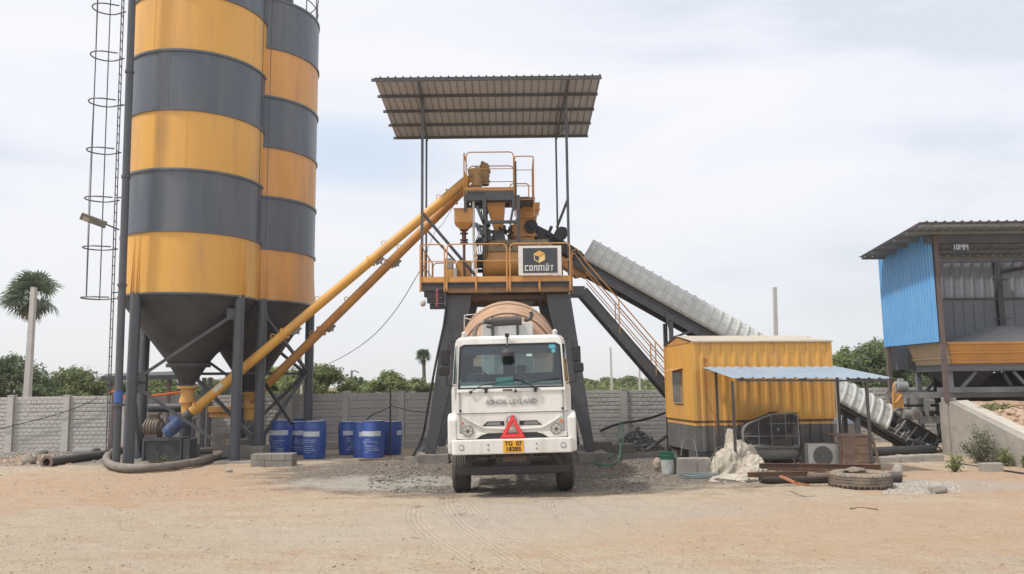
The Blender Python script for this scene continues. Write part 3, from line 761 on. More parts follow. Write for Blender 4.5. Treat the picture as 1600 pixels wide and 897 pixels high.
# deck and beams
d_ = MB(); d_.bx(xl, xr, PF, PB, zp - .05, zp); d_.build('deck', DGR, tw)
d_ = MB()
d_.ibeam((xm, PF + .1, zp - .105), (xr, PF + .1, zp - .105), .1, .10, .02); d_.ibeam((xm, PB - .1, zp - .105), (xr, PB - .1, zp - .105), .1, .10, .02)
for k in range(6):
    x_ = xm + (xr - xm) * k / 5; d_.beam((x_, PF + .2, zp - .12), (x_, PB - .2, zp - .12), .08, .13)
d_.build('deck_beams', DGR, tw)
zbm = zat(790, 451.5, PF + .15)
d_ = MB(); d_.bx(xm + .03, xr - .02, PF + .12, PF + .22, zbm - .10, zbm + .10); d_.bx(xm + .03, xr, TB + .4, TB + .5, zbm - .11, zbm + .09)
for x_ in (xm + .1, xr - .1): d_.beam((x_, PF + .23, zbm), (x_, TB + .39, zbm), .12, .2)
o = d_.build('main_beam', mat('ochre_beam', (.30, .165, .07), .6, var=.2, scale=4, c2=(.20, .13, .09), f2=.45, s2=3, dust=.3), tw)
d_ = MB(); z0 = zat(790, 464, TY)
d_.bx(xat(735, 462, TY), xat(855, 462, TY), TY + .3, TY + .45, z0 - .03, zbm - .12); d_.bx(xat(735, 462, TY), xat(855, 462, TY), TB - .3, TB - .15, z0 - .03, zbm - .12)
for k in range(3):
    x_ = xat(744 + 50 * k, 470, TY); d_.cyl((x_, TY + .37, z0 - .14), (x_, TY + .37, z0), .03, seg=8)
d_.build('cross_beam', mat('brown_beam', (.14, .09, .07), .65, var=.2), tw)
# left dark side stack (electrical duct plates under the left overhang)
d_ = MB()
for i in range(4):
    z_ = zp - .10 - i * .155; x0_ = xl + .03 + i * .06; d_.bx(x0_, xm - .02, PF + .1 + i * .22, PF + .13 + i * .22, z_ - .14, z_); d_.bx(x0_, xm - .02, PF + .1 + i * .22, PF + .36 + i * .22, z_ - .148, z_ - .141)
for i in range(4): d_.beam((xm - .06, PF + .15 + i * .5, zp - .7), (xm - .06, PF + .15 + i * .5, zp - .06), .05, .05)
d_.build('side_duct', DGR, tw)
# toe board (yellow)
zt0 = zat(790, 440, PF); zt1 = zat(790, 431.5, PF)
t_ = MB(); t_.bx(xl, xr, PF - .012, PF, zt0, zt1); t_.bx(xl - .012, xl, PF, PB, zt0, zt1); t_.bx(xl, xr, PB, PB + .012, zt0, zt1); t_.build('toe_board', YEL2, tw)
# guard rails
zr = zat(790, 381, PF); zmid = zat(790, 407.5, PF)
rl = MB(); r_ = .021
def loop(x0_, x1_, Y, zlow, ztop, rr=.12):
    rl.tube([(x0_, Y, zlow), (x0_, Y, ztop - rr), (x0_ + rr * .3, Y, ztop - rr * .3), (x0_ + rr, Y, ztop), (x1_ - rr, Y, ztop), (x1_ - rr * .3, Y, ztop - rr * .3), (x1_, Y, ztop - rr), (x1_, Y, zlow)], r_, 8)
zlow = zat(790, 455, PF)
xs_ = [xat(657.5, 430, PF), xat(694.5, 430, PF), xat(698.5, 430, PF), xat(792, 430, PF), xat(797, 430, PF), xat(891, 430, PF)]
loop(xs_[0], xs_[1], PF - .03, zlow, zr); loop(xs_[2], xs_[3], PF - .03, zlow, zr); loop(xs_[4], xs_[5], PF - .03, zlow, zr)
rl.cyl((xs_[0], PF - .03, zmid), (xs_[5], PF - .03, zmid), .015, seg=8)
for x_ in (744, 843): rl.cyl((xat(x_, 430, PF), PF - .03, zlow), (xat(x_, 430, PF), PF - .03, zr), .019, seg=8)
for x_ in (744, 793, 797, 843, 697, 891): rl.box((xat(x_, 447, PF), PF - .02, zt0 - .1), (.06, .03, .22))
for x_ in (xs_[0] - .02,):
    for y_ in (PF, PF + 1.2, PF + 2.4, PB): rl.cyl((x_, y_, zlow), (x_, y_, zr), r_, seg=8)
    rl.cyl((x_, PF, zr), (x_, PB, zr), r_, seg=8); rl.cyl((x_, PF, zmid), (x_, PB, zmid), .015, seg=8)
loop(xs_[0], xs_[5], PB, zlow, zr); rl.cyl((xs_[0], PB, zmid), (xs_[5], PB, zmid), .015, seg=8)
rl.build('guard_rail', YEL2, tw, smooth=True)

# mixer drum and gear on the platform
MY = 24.4
dx0 = xat(757, 410, MY); dx1 = xat(862, 410, MY); zc = zat(780, 412, MY); rd = (zat(780, 390, MY) - zat(780, 434, MY)) / 2
m_ = MB(); m_.cyl((dx0, MY, zc), (dx1, MY, zc), rd, seg=40)
for k in (0, .35, .7, 1): x_ = dx0 + (dx1 - dx0) * k; m_.cyl((x_ - .02, MY, zc), (x_ + .02, MY, zc), rd + .03, seg=40)
m_.build('mixer_body', YEL2, tw, smooth=True)
m_ = MB(); m_.cyl((dx0 - .06, MY, zc), (dx0 - .02, MY, zc), rd * .92, seg=30)
for k in range(7):
    a = k * .9; m_.cyl((dx0 - .22, MY + .25 * math.cos(a), zc + .25 * math.sin(a)), (dx0 - .05, MY + .25 * math.cos(a), zc + .25 * math.sin(a)), .05, seg=10)
m_.cyl((dx0 - .3, MY, zc), (dx0, MY, zc), .14, seg=16); m_.build('mixer_gearbox', BLK, tw, smooth=True)
m_ = MB(); zt_ = zc + rd; m_.bx(dx0 - .05, dx1, MY - rd * .8, MY + rd * .8, zt_ - .12, zt_ + .13); m_.bx(dx0 + .15, dx1 - .1, MY - rd * .7, MY + rd * .7, zt_ + .14, zt_ + .26); m_.build('mixer_cover', mat('dusty_ochre', (.30, .22, .13), .8, var=.3, scale=6, c2=(.20, .16, .12), f2=.5, s2=4, dust=.5), tw, bevel=.01)
m_ = MB(); zt2 = zat(795, 463, MY); zt3 = zat(795, 474, MY)
m_.prism([(xat(765, 462, MY), MY - .6, zt2 + .1), (xat(850, 462, MY), MY - .6, zt2 + .1), (xat(832, 474, MY), MY - .5, zt3), (xat(783, 474, MY), MY - .5, zt3)], (0, 1.2, 0)); m_.build('discharge_hopper', DGR, tw)
# small weigh hopper at left
hx = xat(725, 340, MY - .4); hw = (xat(739, 340, MY) - xat(711, 340, MY)) / 2; HY = MY - .4
z1_, z2_, z3_, z4_ = zat(725, 328.5, HY), zat(725, 350, HY), zat(725, 359, HY), zat(725, 379, HY)
m_ = MB(); m_.bx(hx - hw, hx + hw, HY - hw, HY + hw, z2_, z1_); m_.bx(hx - hw - .02, hx + hw + .02, HY - hw - .02, HY + hw + .02, z1_ - .03, z1_ + .005); m_.build('water_hopper', YEL2, tw, bevel=.015)
m_ = MB(); a = [(hx - hw, HY - hw, z2_), (hx + hw, HY - hw, z2_), (hx + hw, HY + hw, z2_), (hx - hw, HY + hw, z2_)]; c_ = [(hx - .1, HY - .1, z3_), (hx + .1, HY - .1, z3_), (hx + .1, HY + .1, z3_), (hx - .1, HY + .1, z3_)]
for i in range(4): m_.face([a[i], a[(i + 1) % 4], c_[(i + 1) % 4], c_[i]])
m_.build('hopper_cone', YEL2, tw)
m_ = MB(); m_.cyl((hx, HY, z3_), (hx, HY, z4_ - .02), .07, seg=14)
for z_ in (z3_ - .02, z3_ - .12, z4_ + .08, z4_): m_.cyl((hx, HY, z_ - .015), (hx, HY, z_ + .015), .13, seg=14)
m_.cyl((hx, HY, z4_), (hx, HY, zp), .045, seg=10); m_.build('hopper_valve', mat('rusty_valve', (.14, .06, .05), .6, var=.3), tw, smooth=True)
m_ = MB(); x_ = xat(740, 330, HY - .2); m_.cyl((x_, HY - .25, zp), (x_, HY - .25, zat(740, 318, HY)), .035, seg=12); m_.build('white_pipe', WHT2, tw, smooth=True)
hs = MB()
for k in range(7):
    xa = xat(742 + k * 2.2, 360, MY - .5); hs.tube([(xa, MY - .5, zat(750, 352 + k, MY)), (xa + .12, MY - .62, zat(750, 372, MY)), (xa - .05 + .03 * k, MY - .6, zat(750, 392, MY)), (xa + .1, MY - .5, zat(750, 425 - 3 * k, MY))], .014, 6)
for k in range(5):
    hs.tube([at(742 + 3 * k, 318 + 2 * k, MY), at(748 + 4 * k, 328, MY - .3), at(752 + k, 336 + 3 * k, MY - .2), at(757, 350, MY)], .02, 6)
hs.build('air_hoses', BLK, tw, smooth=True)
# upper steel frame
UF = MY - .75; UB = MY + .75
z_u0 = zt_ + .1; z_u1 = zat(765, 306, UF)
m_ = MB()
for x_ in (757, 810):
    for y_ in (UF, UB): m_.beam((xat(x_, 340, UF), y_, z_u0), (xat(x_, 340, UF), y_, z_u1), .11, .11)
zh_ = zat(780, 347, UF)
for y_ in (UF, UB): m_.beam((xat(757, 347, UF) + .056, y_, zh_), (xat(810, 347, UF) - .056, y_, zh_), .09, .09)
m_.beam((xat(745, 330, UF), UF - .02, zat(745, 322, UF)), (xat(756, 347, UF), UF - .02, zat(756, 350, UF)), .07, .09)
m_.beam((xat(744, 356, UF), UF - .02, zat(744, 350, UF)), (xat(756, 372, UF), UF - .02, zat(756, 372, UF)), .07, .09)
m_.beam((xat(757, 312, UF) , UF - .03, zat(757, 300, UF)), (xat(726, 312, UF), UF - .03, zat(726, 300, UF)), .07, .07)
for x_ in (727, 802): m_.beam((xat(x_, 310, UF), UF, zat(x_, 330 if x_ < 750 else 325, UF)), (xat(x_, 310, UF), UF, z_u1), .08, .08)
m_.beam((xat(802, 325, UF), UF - .1, zat(802, 325, UF)), (xat(797, 362, UF), UF - .1, zat(797, 352, UF)), .05, .07)
m_.build('upper_frame', DGR, tw)
zu0 = zat(765, 313, UF); zu1 = zat(765, 298, UF)
m_ = MB(); m_.bx(xat(726, 305, UF), xat(803, 305, UF), UF - .02, UF + .06, zat(765, 313, UF), zu1); m_.bx(xat(731, 305, UF), xat(802, 305, UF), UB, UB + .08, zat(765, 307, UF), zu1); m_.bx(xat(726, 305, UF), xat(803, 305, UF), UF, UB, zu1 - .03, zu1)
m_.ibeam((xat(728, 309, UF), UF + .2, zat(765, 310, UF)), (xat(801, 309, UF), UF + .2, zat(765, 310, UF)), .1, .14, .015)
m_.bx(xat(803, 305, UF), xat(836, 305, UF), UF + .1, UB, zat(820, 311, UF), zat(820, 307, UF)); m_.build('upper_deck', DGR, tw)
m_ = MB(); m_.bx(xat(724.6, 296, UF), xat(803, 296, UF), UF - .04, UF - .025, zat(765, 298, UF), zat(765, 293, UF)); m_.bx(xat(724.6, 296, UF), xat(724.6, 296, UF) + .015, UF - .025, UB, zat(765, 298, UF), zat(765, 293, UF)); m_.bx(xat(724.6, 296, UF), xat(803, 296, UF), UB, UB + .015, zat(765, 298, UF), zat(765, 293, UF)); m_.build('upper_toe_board', YEL2, tw)
rl = MB(); r_ = .019
zu2 = zat(765, 238.5, UF); zu3 = zat(765, 264.5, UF)
xA_, xB_ = xat(728.5, 260, UF), xat(802.5, 260, UF)
loop(xA_, xB_, UF - .05, zat(765, 303, UF), zu2); rl.cyl((xA_, UF - .05, zu3), (xB_, UF - .05, zu3), .013, seg=8)
loop(xA_, xB_, UB, zu0, zu2); rl.cyl((xA_, UB, zu3), (xB_, UB, zu3), .013, seg=8)
rl.cyl((xA_ - .07, UF, zu0), (xA_ - .07, UF, zu2), .019, seg=8); rl.cyl((xA_ - .07, UF, zu2 - .01), (xA_ - .07, UB, zu2 - .01), .019, seg=8); rl.cyl((xA_ - .07, UF, zu3), (xA_ - .07, UB, zu3), .013, seg=8)
xC_ = xat(832, 260, UF); zq = zat(818, 308, UF)
loop(xB_ + .03, xC_ + .03, UF + .05, zat(818, 338, UF), zat(818, 243.5, UF), .06); rl.cyl((xB_, UF + .05, zat(818, 265, UF)), (xC_ + .03, UF + .05, zat(818, 265, UF)), .013, seg=8)
for z_ in (290, 311): rl.cyl((xB_, UF + .05, zat(818, z_, UF)), (xC_ + .03, UF + .05, zat(818, z_, UF)), .013, seg=8)
for y_ in (UF + .05, UF + .5, UB): rl.cyl((xC_ + .03, y_, zq), (xC_ + .03, y_, zat(818, 245, UF)), .019, seg=8)
for z_ in (245, 265, 288): rl.cyl((xC_ + .03, UF + .05, zat(818, z_, UF)), (xC_ + .03, UB, zat(818, z_, UF)), .015, seg=8)
loop(xat(797, 280, UF), xat(827.5, 280, UF), UB - .1, zq, zat(812, 269, UF), .08); rl.cyl((xat(797, 291, UF), UB - .1, zat(812, 291, UF)), (xat(827, 291, UF), UB - .1, zat(812, 291, UF)), .013, seg=8)
rl.build('upper_guard_rail', YEL2, tw, smooth=True)
m_ = MB(); x_ = xat(806, 280, UF); m_.cyl((x_, UF, zq), (x_, UF, zat(806, 252, UF)), .025, seg=8); m_.build('lamp_pole', DGR, tw)
# cement weigh hopper (funnel)
FY = MY
def frustum(mb, px0, px1, pyt, qx0, qx1, pyb, Y, d0, d1):
    a = [(xat(px0, pyt, Y), Y - d0, zat(px0, pyt, Y)), (xat(px1, pyt, Y), Y - d0, zat(px0, pyt, Y)), (xat(px1, pyt, Y), Y + d0, zat(px0, pyt, Y)), (xat(px0, pyt, Y), Y + d0, zat(px0, pyt, Y))]
    c_ = [(xat(qx0, pyb, Y), Y - d1, zat(qx0, pyb, Y)), (xat(qx1, pyb, Y), Y - d1, zat(qx0, pyb, Y)), (xat(qx1, pyb, Y), Y + d1, zat(qx0, pyb, Y)), (xat(qx0, pyb, Y), Y + d1, zat(qx0, pyb, Y))]
    for i in range(4): mb.face([a[i], a[(i + 1) % 4], c_[(i + 1) % 4], c_[i]])
    mb.face(a[::-1]); mb.face(c_)
m_ = MB(); frustum(m_, 760, 789, 313, 762, 788.5, 327, FY, .45, .45); frustum(m_, 762, 788.5, 327.1, 773, 786, 362, FY, .45, .2); m_.bx(xat(765, 316, FY), xat(788, 316, FY), FY - .47, FY - .451, zat(770, 327, FY), zat(770, 325, FY)); m_.build('cement_hopper', YEL2, tw)
m_ = MB(); frustum(m_, 772, 787, 362, 768, 792, 385, FY, .22, .3); m_.box((xat(764, 372, FY), FY - .3, zat(764, 372, FY)), (.14, .2, .3)); m_.box((xat(752, 380, FY), FY - .1, zat(752, 378, FY)), (.2, .3, .2)); m_.build('hopper_neck', DGR, tw, bevel=.01)
for k in range(16):
    pass
gr = MB(); random.seed(3)
for k in range(44):
    px, py = random.uniform(745, 806), random.uniform(352, 386); gr.box(at(px, py, MY + random.uniform(-.4, .4)), (random.uniform(.05, .16), .1, random.uniform(.04, .16)), Matrix.Rotation(random.random() * .5, 3, 'Y'))
for k in range(14):
    px, py = random.uniform(728, 756), random.uniform(306, 326); gr.box(at(px, py, MY + random.uniform(-.2, .5)), (random.uniform(.05, .16), .1, random.uniform(.04, .12)), Matrix.Rotation(random.random() * .8, 3, 'Y'))
gr.build('valve_gear', BLK, tw)
# aggregate waiting hopper (right)
m_ = MB(); FY = MY + .85; frustum(m_, 816, 843, 322, 816, 842, 332, FY, .5, .5); frustum(m_, 812, 841, 332.2, 808, 836, 344, FY, .45, .45); frustum(m_, 807, 838, 344.2, 793, 836, 372, FY, .44, .44); frustum(m_, 793, 836, 372.2, 794, 830, 384, FY, .42, .42); m_.build('aggregate_hopper', YEL2, tw, bevel=.01)
m_ = MB()
for y0_, x0_, x1_ in ((333, 811, 843), (344.5, 807, 838), (372.5, 792, 838)): m_.beam((xat(x0_, y0_, FY), FY - .5, zat(800, y0_, FY)), (xat(x1_, y0_, FY), FY - .5, zat(800, y0_, FY)), .04, .05)
m_.build('hopper_rib', YEL2, tw)
# auger discharge boots on the upper deck
zdk = zat(765, 293, UF) - .02
for k, (xa, ya, Y_) in enumerate(((744, 274, 24.3), (757, 268, 25.2))):
    m_ = MB(); c0 = at(xa, ya, Y_ - .3); top = at(xa + (2 if k == 0 else -2), ya - (9 if k == 0 else 12), Y_ - .3)
    m_.cyl(c0 - V((.25 if k == 0 else .0, 0, -.05)), c0 + V((.16, 0, .1)), .16, seg=18)
    m_.lathe([(.12, top.z - c0.z), (.17, top.z - c0.z - .08), (.15, 0), (.17, -.16), (.14, -.26), (.18, -.30), (.18, -.36), (.15, -.38), (.15, -.46)][::-1], 20, c0)
    m_.box(top + V((0, 0, .02)), (.14, .14, .08), Matrix.Rotation(.5, 3, 'Y')); m_.build('discharge_boot', mat('dusty_yellow', (.42, .25, .09), .7, var=.25, scale=7, c2=(.30, .2, .1), f2=.5, s2=5, dust=.4), tw, smooth=True)
# control boxes at the left of the platform
m_ = MB(); m_.bx(xat(696, 420, MY), xat(708, 420, MY), MY - .2, MY + .2, zat(700, 421, MY), zat(700, 405, MY)); m_.build('electric_box', mat('grey_box', (.30, .29, .26), .6), tw, bevel=.01)
m_ = MB(); m_.bx(xat(696, 425, MY), xat(708, 425, MY), MY - .2, MY + .2, zp, zat(700, 421.5, MY)); m_.prism([(xat(712, 430, MY), MY, zp), (xat(736, 430, MY), MY, zp), (xat(736, 430, MY), MY, zat(730, 408, MY)), (xat(718, 430, MY), MY, zat(730, 405, MY)), (xat(712, 430, MY), MY, zat(730, 412, MY))], (0, .5, 0)); m_.bx(xat(722, 430, MY), xat(729, 430, MY), MY - .3, MY - .1, zp, zat(730, 423, MY)); m_.build('pump_housing', YEL2, tw, bevel=.01)
m_ = MB(); m_.bx(xat(709, 430, MY), xat(715, 430, MY), MY - .3, MY - .1, zp, zat(712, 421, MY)); m_.build('meter_box', mat('pale_box', (.5, .47, .42), .6), tw, bevel=.01)
# conmat sign on the rail
sx0, sx1, sz0, sz1 = xat(810, 405, PF), xat(877, 405, PF), zat(845, 431, PF), zat(845, 385, PF); SY = PF - .10
sg = empty('company_sign', ((sx0 + sx1) / 2, SY, sz0), 'white framed dark CONMÄT sign with a gold cube hung on the guard rail', 'sign')
m_ = MB(); m_.bx(sx0, sx1, SY, SY + .04, sz0, sz1); m_.build('sign_board', SIGNW, sg, bevel=.006)
ix0, ix1, iz0, iz1 = xat(817, 405, PF), xat(870.5, 405, PF), zat(845, 427, PF), zat(845, 388.5, PF)
m_ = MB(); m_.bx(ix0, ix1, SY - .012, SY - .001, iz0, iz1); m_.build('sign_panel', SIGNG, sg)
cx, cz, rr = xat(842.7, 402, PF), zat(842.7, 402, PF), .185
hexp = [(cx + rr * math.sin(R(60 * k)), SY - .018, cz + rr * math.cos(R(60 * k))) for k in range(6)]
cc = (cx, SY - .018, cz)
ex_ = (0, .005, 0)
m_ = MB(); m_.prism([cc, hexp[5], hexp[0], hexp[1]], ex_); o = m_.build('logo_top', GOLD, sg)
m_ = MB(); m_.prism([cc, hexp[1], hexp[2], hexp[3]], ex_); m_.build('logo_side', GOLD2, sg)
def lerp(a, b, t_): return tuple(a[i] + (b[i] - a[i]) * t_ for i in range(3))
lf = [cc, hexp[3], hexp[4], hexp[5]]; ct = lerp(lf[0], lf[2], .5)
m_ = MB(); m_.frame(lf, [lerp(p, ct, .30) if i not in (0,) else lerp(p, ct, .05) for i, p in enumerate(lf)], ex_); m_.build('logo_front', GOLD2, sg)
m_ = MB(); m_.beam(lerp(cc, hexp[1], -.02), lerp(cc, hexp[1], 1.0), .006, .012, (0, 1, 0)); o = m_.build('logo_line', SIGNG, sg); o.location.y -= .004
lx0, lx1 = xat(820, 420, PF), xat(867.5, 420, PF); lz0, lz1 = zat(842, 424, PF), zat(842, 415.3, PF)
H = lz1 - lz0; U = (lx1 - lx0) / 6.75; st = H * .2
m_ = MB(); Yl = SY - .016
def bl(x0_, x1_, z0_, z1_): m_.bx(lx0 + x0_, lx0 + x1_, Yl - .003, Yl + .003, lz0 + z0_, lz0 + z1_)
x_ = 0; W_ = U * .78; sv = st * .95; g_ = .002
# c
bl(x_, x_ + sv, st + g_, H - st - g_); bl(x_, x_ + W_, H - st, H); bl(x_, x_ + W_, 0, st); x_ += U
# o
bl(x_, x_ + sv, st + g_, H - st - g_); bl(x_ + W_ - sv, x_ + W_, st + g_, H - st - g_); bl(x_, x_ + W_, H - st, H); bl(x_, x_ + W_, 0, st); x_ += U
# n
bl(x_, x_ + sv, 0, H - st - g_); bl(x_ + W_ - sv, x_ + W_, 0, H - st - g_); bl(x_, x_ + W_, H - st, H); x_ += U
# m
Wm = U * 1.35
bl(x_, x_ + sv, 0, H - st - g_); bl(x_ + Wm / 2 - sv / 2, x_ + Wm / 2 + sv / 2, 0, H - st - g_); bl(x_ + Wm - sv, x_ + Wm, 0, H - st - g_); bl(x_, x_ + Wm, H - st, H); x_ += Wm + U * .22
# a with two dots
bl(x_, x_ + W_, H - st, H); bl(x_ + W_ - sv, x_ + W_, st + g_, H - st - g_); bl(x_, x_ + W_ - sv - g_, H * .42, H * .42 + st * .9); bl(x_, x_ + sv, st + g_, H * .42 - g_); bl(x_, x_ + W_, 0, st)
bl(x_ + W_ * .12, x_ + W_ * .36, H + st * .6, H + st * 1.5); bl(x_ + W_ * .64, x_ + W_ * .88, H + st * .6, H + st * 1.5); x_ += U
# T
bl(x_, x_ + W_, H - st, H); bl(x_ + W_ / 2 - sv / 2, x_ + W_ / 2 + sv / 2, 0, H - st - g_)
m_.build('lettering', WHT2, sg)
# hanging bulb and red rope under the left end
o = MB().blob(at(661, 474, PF), (.085, .085, .10), 2, .03).build('hanging_float', mat('grimy_white', (.5, .46, .42), .6, var=.2), smooth=True); 
zz = at(661, 474, PF); origin_to(o, zz); tag(o, 'grimy white bulb hanging under the left platform corner', 'bulb')
rp = MB(); rp.tube([at(683, 451, PF - .05) + V((.02 * math.sin(k * 1.7), 0, -k * .035)) for k in range(16)], .028, 6); o = rp.build('rope_bundle', PINK); tag(o, 'faded red rope bundle hanging from the left side of the platform', 'rope')

# canopy over the tower
CF, CB = 21.75, 26.2
czf = zat(765, 122, CF); czb = zat(765, 217, CB)
cxl, cxr = xat(587, 122, CF), xat(943, 122, CF); bxl, bxr = xat(617, 217, CB), xat(914, 217, CB)
cxl = (cxl + bxl) / 2; cxr = (cxr + bxr) / 2
cn = empty('canopy_roof', ((cxl + cxr) / 2, (CF + CB) / 2, zp), 'high sloping ribbed sheet canopy on thin steel posts over the mixing tower', 'canopy')
m_ = MB(); corr(m_, (cxl, CF, czf + .05), (cxr - cxl, 0, 0), (0, CB - CF, czb - czf), 30, 1, .04, .2, (0, 0, 1)); m_.build('roof_sheet', SHEET, cn, solid=.004)
m_ = MB()
for k in range(5):
    y_ = CF + .05 + (CB - CF - .2) * k / 4; z_ = czf + (czb - czf) * (y_ - CF) / (CB - CF); m_.beam((cxl - .08, y_, z_ + .0), (cxr + .02, y_, z_ + .0), .05, .08)
m_.build('purlin', DGR, cn)
cpf, cpb = TY - .35, TB + .1
for a, c_, Y_ in ((659.5, 666, 0), (888.5, 871, 1)):
    zf = czf + (czb - czf) * (cpf - CF) / (CB - CF) - .05; zbk = czf + (czb - czf) * (cpb - CF) / (CB - CF) - .05
    xa, xb = xat(a, 380, cpf), xat(c_, 380 if Y_ == 0 else 350, cpb)
    m_ = MB(); m_.beam((xa, cpf, zp), (xa, cpf, zf), .075, .075); m_.build('front_post', DGR, cn)
    m_ = MB(); m_.beam((xb, cpb, zp), (xb, cpb, zbk), .06, .06); m_.build('rear_post', DGR, cn)
    m_ = MB(); y0_, y1_ = CF + .1, CB - .1; f = lambda y_: czf + (czb - czf) * (y_ - CF) / (CB - CF) - .07
    m_.beam((xa, y0_, f(y0_)), (xa + (xb - xa) * .9, y1_, f(y1_)), .06, .07); m_.build('rafter', DGR, cn)
m_ = MB(); m_.beam(at(659.5, 332, cpf + .1), at(743, 431, cpf + .9), .07, .07); m_.beam(at(668, 361, cpb), at(712, 409, cpb), .07, .07); m_.beam(at(886.6, 313, cpf + .2), at(870, 356, cpf + .8), .05, .07)
m_.beam((xat(888.5, 200, cpf), cpf, zat(888, 196, cpf)), (xat(872, 200, cpb), CB - .5, f(CB - .5)), .05, .05)
m_.build('diagonal_brace', DGR, cn)

# ================================================================== STAIRCASE
SY0, SY1 = 23.9, 24.7
st_ = empty('steel_staircase', (xat(893, 446, SY0), SY0, 0), 'dark grey steel stairs with yellow handrails climbing to the tower platform', 'staircase')
xs0 = xat(893, 446, SY0); zs0 = zp - .06; e0 = at(1040, 605, SY0); slope = (zs0 - .15 - e0.z) / (e0.x - xs0 - .35)
def sp(t_, Y, dz=0): return V((xs0 + .35 + t_, Y, zs0 - .12 - slope * t_ + dz))
tl = (zs0 - .12) / slope
for Y in (SY0, SY1):
    m_ = MB(); m_.ibeam(sp(0, Y), sp(tl, Y), .09, .30, .02); m_.bx(xs0, xs0 + .40, Y - .03, Y + .03, zs0 - .25, zs0 + .02); m_.build('stringer', DGR, st_)
n = 22
for k in range(1, n):
    p = sp(tl * k / n, SY0, .06); m_ = MB(); m_.bx(p.x - .13, p.x + .13, SY0 + .05, SY1 - .05, p.z - .02, p.z + .02); m_.build('step', mat('chequer_plate', (.09, .09, .095), .55, .3, var=.2, dust=.5), st_)
for Y in (SY0 - .02, SY1 + .02):
    m_ = MB()
    for dz in (1.02, .68, .36): m_.cyl(sp(.1, Y, dz), sp(tl - .2, Y, dz), .02 if dz > 1 else .015, seg=8)
    for t_ in (1.08, 2.15, 3.25, 4.3): m_.beam(sp(t_, Y, 0), sp(t_, Y, 1.02), .04, .03)
    m_.tube([sp(.1, Y, 1.02), (xs0 + .18, Y, zr + .02), (xs0 + .05, Y, zr - .05), (xs0 + .02, Y, zr - .2), (xs0 + .02, Y, zs0 - .2)], .02, 8)
    m_.build('handrail', YEL2, st_, smooth=True)

# ================================================================== BELT CONVEYOR
KY = 25.5; CW = .95
C0 = at(829, 361, KY); C1 = at(1442, 705, KY)
cv = empty('belt_conveyor', (C1.x, KY, 0), 'long inclined belt conveyor from the aggregate bins up to the tower', 'conveyor')
du = (C1 - C0).normalized(); nu = V((-du.z, 0, du.x)) * (1 if du.x > 0 else -1)
if nu.z < 0: nu = -nu
LC = (C1 - C0).length
def cp(px, off=0, dy=0):
    """point on the conveyor axis above photo column px"""
    t_ = (xat(px, 361 + (px - 829) * .5612, KY) - C0.x) / du.x; return C0 + du * t_ + nu * off + V((0, dy, 0))
for s_ in (-1, 1):
    m_ = MB(); m_.ibeam(cp(832, -.06, s_ * CW / 2), cp(1446, -.06, s_ * CW / 2), .09, .22, .02, nu); m_.beam(cp(900, -.285, s_ * CW / 2), cp(1250, -.285, s_ * CW / 2), .03, .22, nu)
    t0, t1 = (cp(905) - C0).length, (cp(1250) - C0).length; n = 9
    for k in range(n):
        a = C0 + du * (t0 + (t1 - t0) * k / n) + V((0, s_ * CW / 2, 0)); b2 = C0 + du * (t0 + (t1 - t0) * (k + 1) / n) + V((0, s_ * CW / 2, 0))
        m_.beam(a - nu * .175 + V((0, s_ * .03, 0)), a - nu * .39 + V((0, s_ * .03, 0)), .05, .025)
    m_.build('side_truss', DGR, cv)
m_ = MB(); m_.beam(cp(830, .12), cp(1440, .12), CW - .25, .02, nu); m_.beam(cp(830, -.20), cp(1440, -.20), CW - .25, .015, nu); m_.build('belt', RUB, cv)
m_ = MB(); n = 30
for k in range(n):
    p = C0 + du * (LC * (k + .5) / n) + nu * .05; m_.cyl(p - V((0, CW / 2 - .05, 0)), p + V((0, CW / 2 - .05, 0)), .05, seg=10)
m_.build('idler_rollers', GMACH, cv, smooth=True)
m_ = MB(); m_.cyl(C0 - V((0, .42, 0)), C0 + V((0, .42, 0)), .20, seg=24); m_.cyl(C0 - V((0, .92, 0)), C0 - V((0, .43, 0)), .08, seg=16); m_.cyl(C0 - V((0, .80, 0)), C0 - V((0, .66, 0)), .215, seg=28); m_.cyl(C0 - V((0, .5, 0)), C0 - V((0, .46, 0)), .15, seg=16); m_.build('head_pulley', BLK, cv, smooth=True)
m_ = MB()
m_.prism([cp(824, .18, -.5), cp(850, .20, -.5), cp(905, .14, -.5), cp(905, -.12, -.5), cp(826, -.20, -.5)], (0, .03, 0)); m_.prism([cp(824, .18, .47), cp(905, .14, .47), cp(905, -.12, .47), cp(826, -.20, .47)], (0, .03, 0))
m_.box(cp(853, .2, -.56), (.10, .1, .34), Matrix.Rotation(.4, 3, 'Y')); m_.box(cp(866, .22, -.60), (.30, .16, .34), Matrix.Rotation(.5, 3, 'Y')); m_.cyl(cp(868, .34, -.62), cp(868, .34, -.3), .2, seg=18)
m_.beam(cp(862, .1, -.62), cp(870, .55, -.62), .06, .06)
m_.build('head_drive', BLK, cv, bevel=.01)
m_ = MB(); m_.beam(cp(886, -.52, 0), cp(926, -.42, 0), .5, .12, nu); m_.prism([cp(884, -.25, -.3), cp(930, -.25, -.3), cp(914, -.62, -.3), cp(884, -.50, -.3)], (0, .6, 0)); m_.build('scraper_chute', YEL2, cv, bevel=.01)
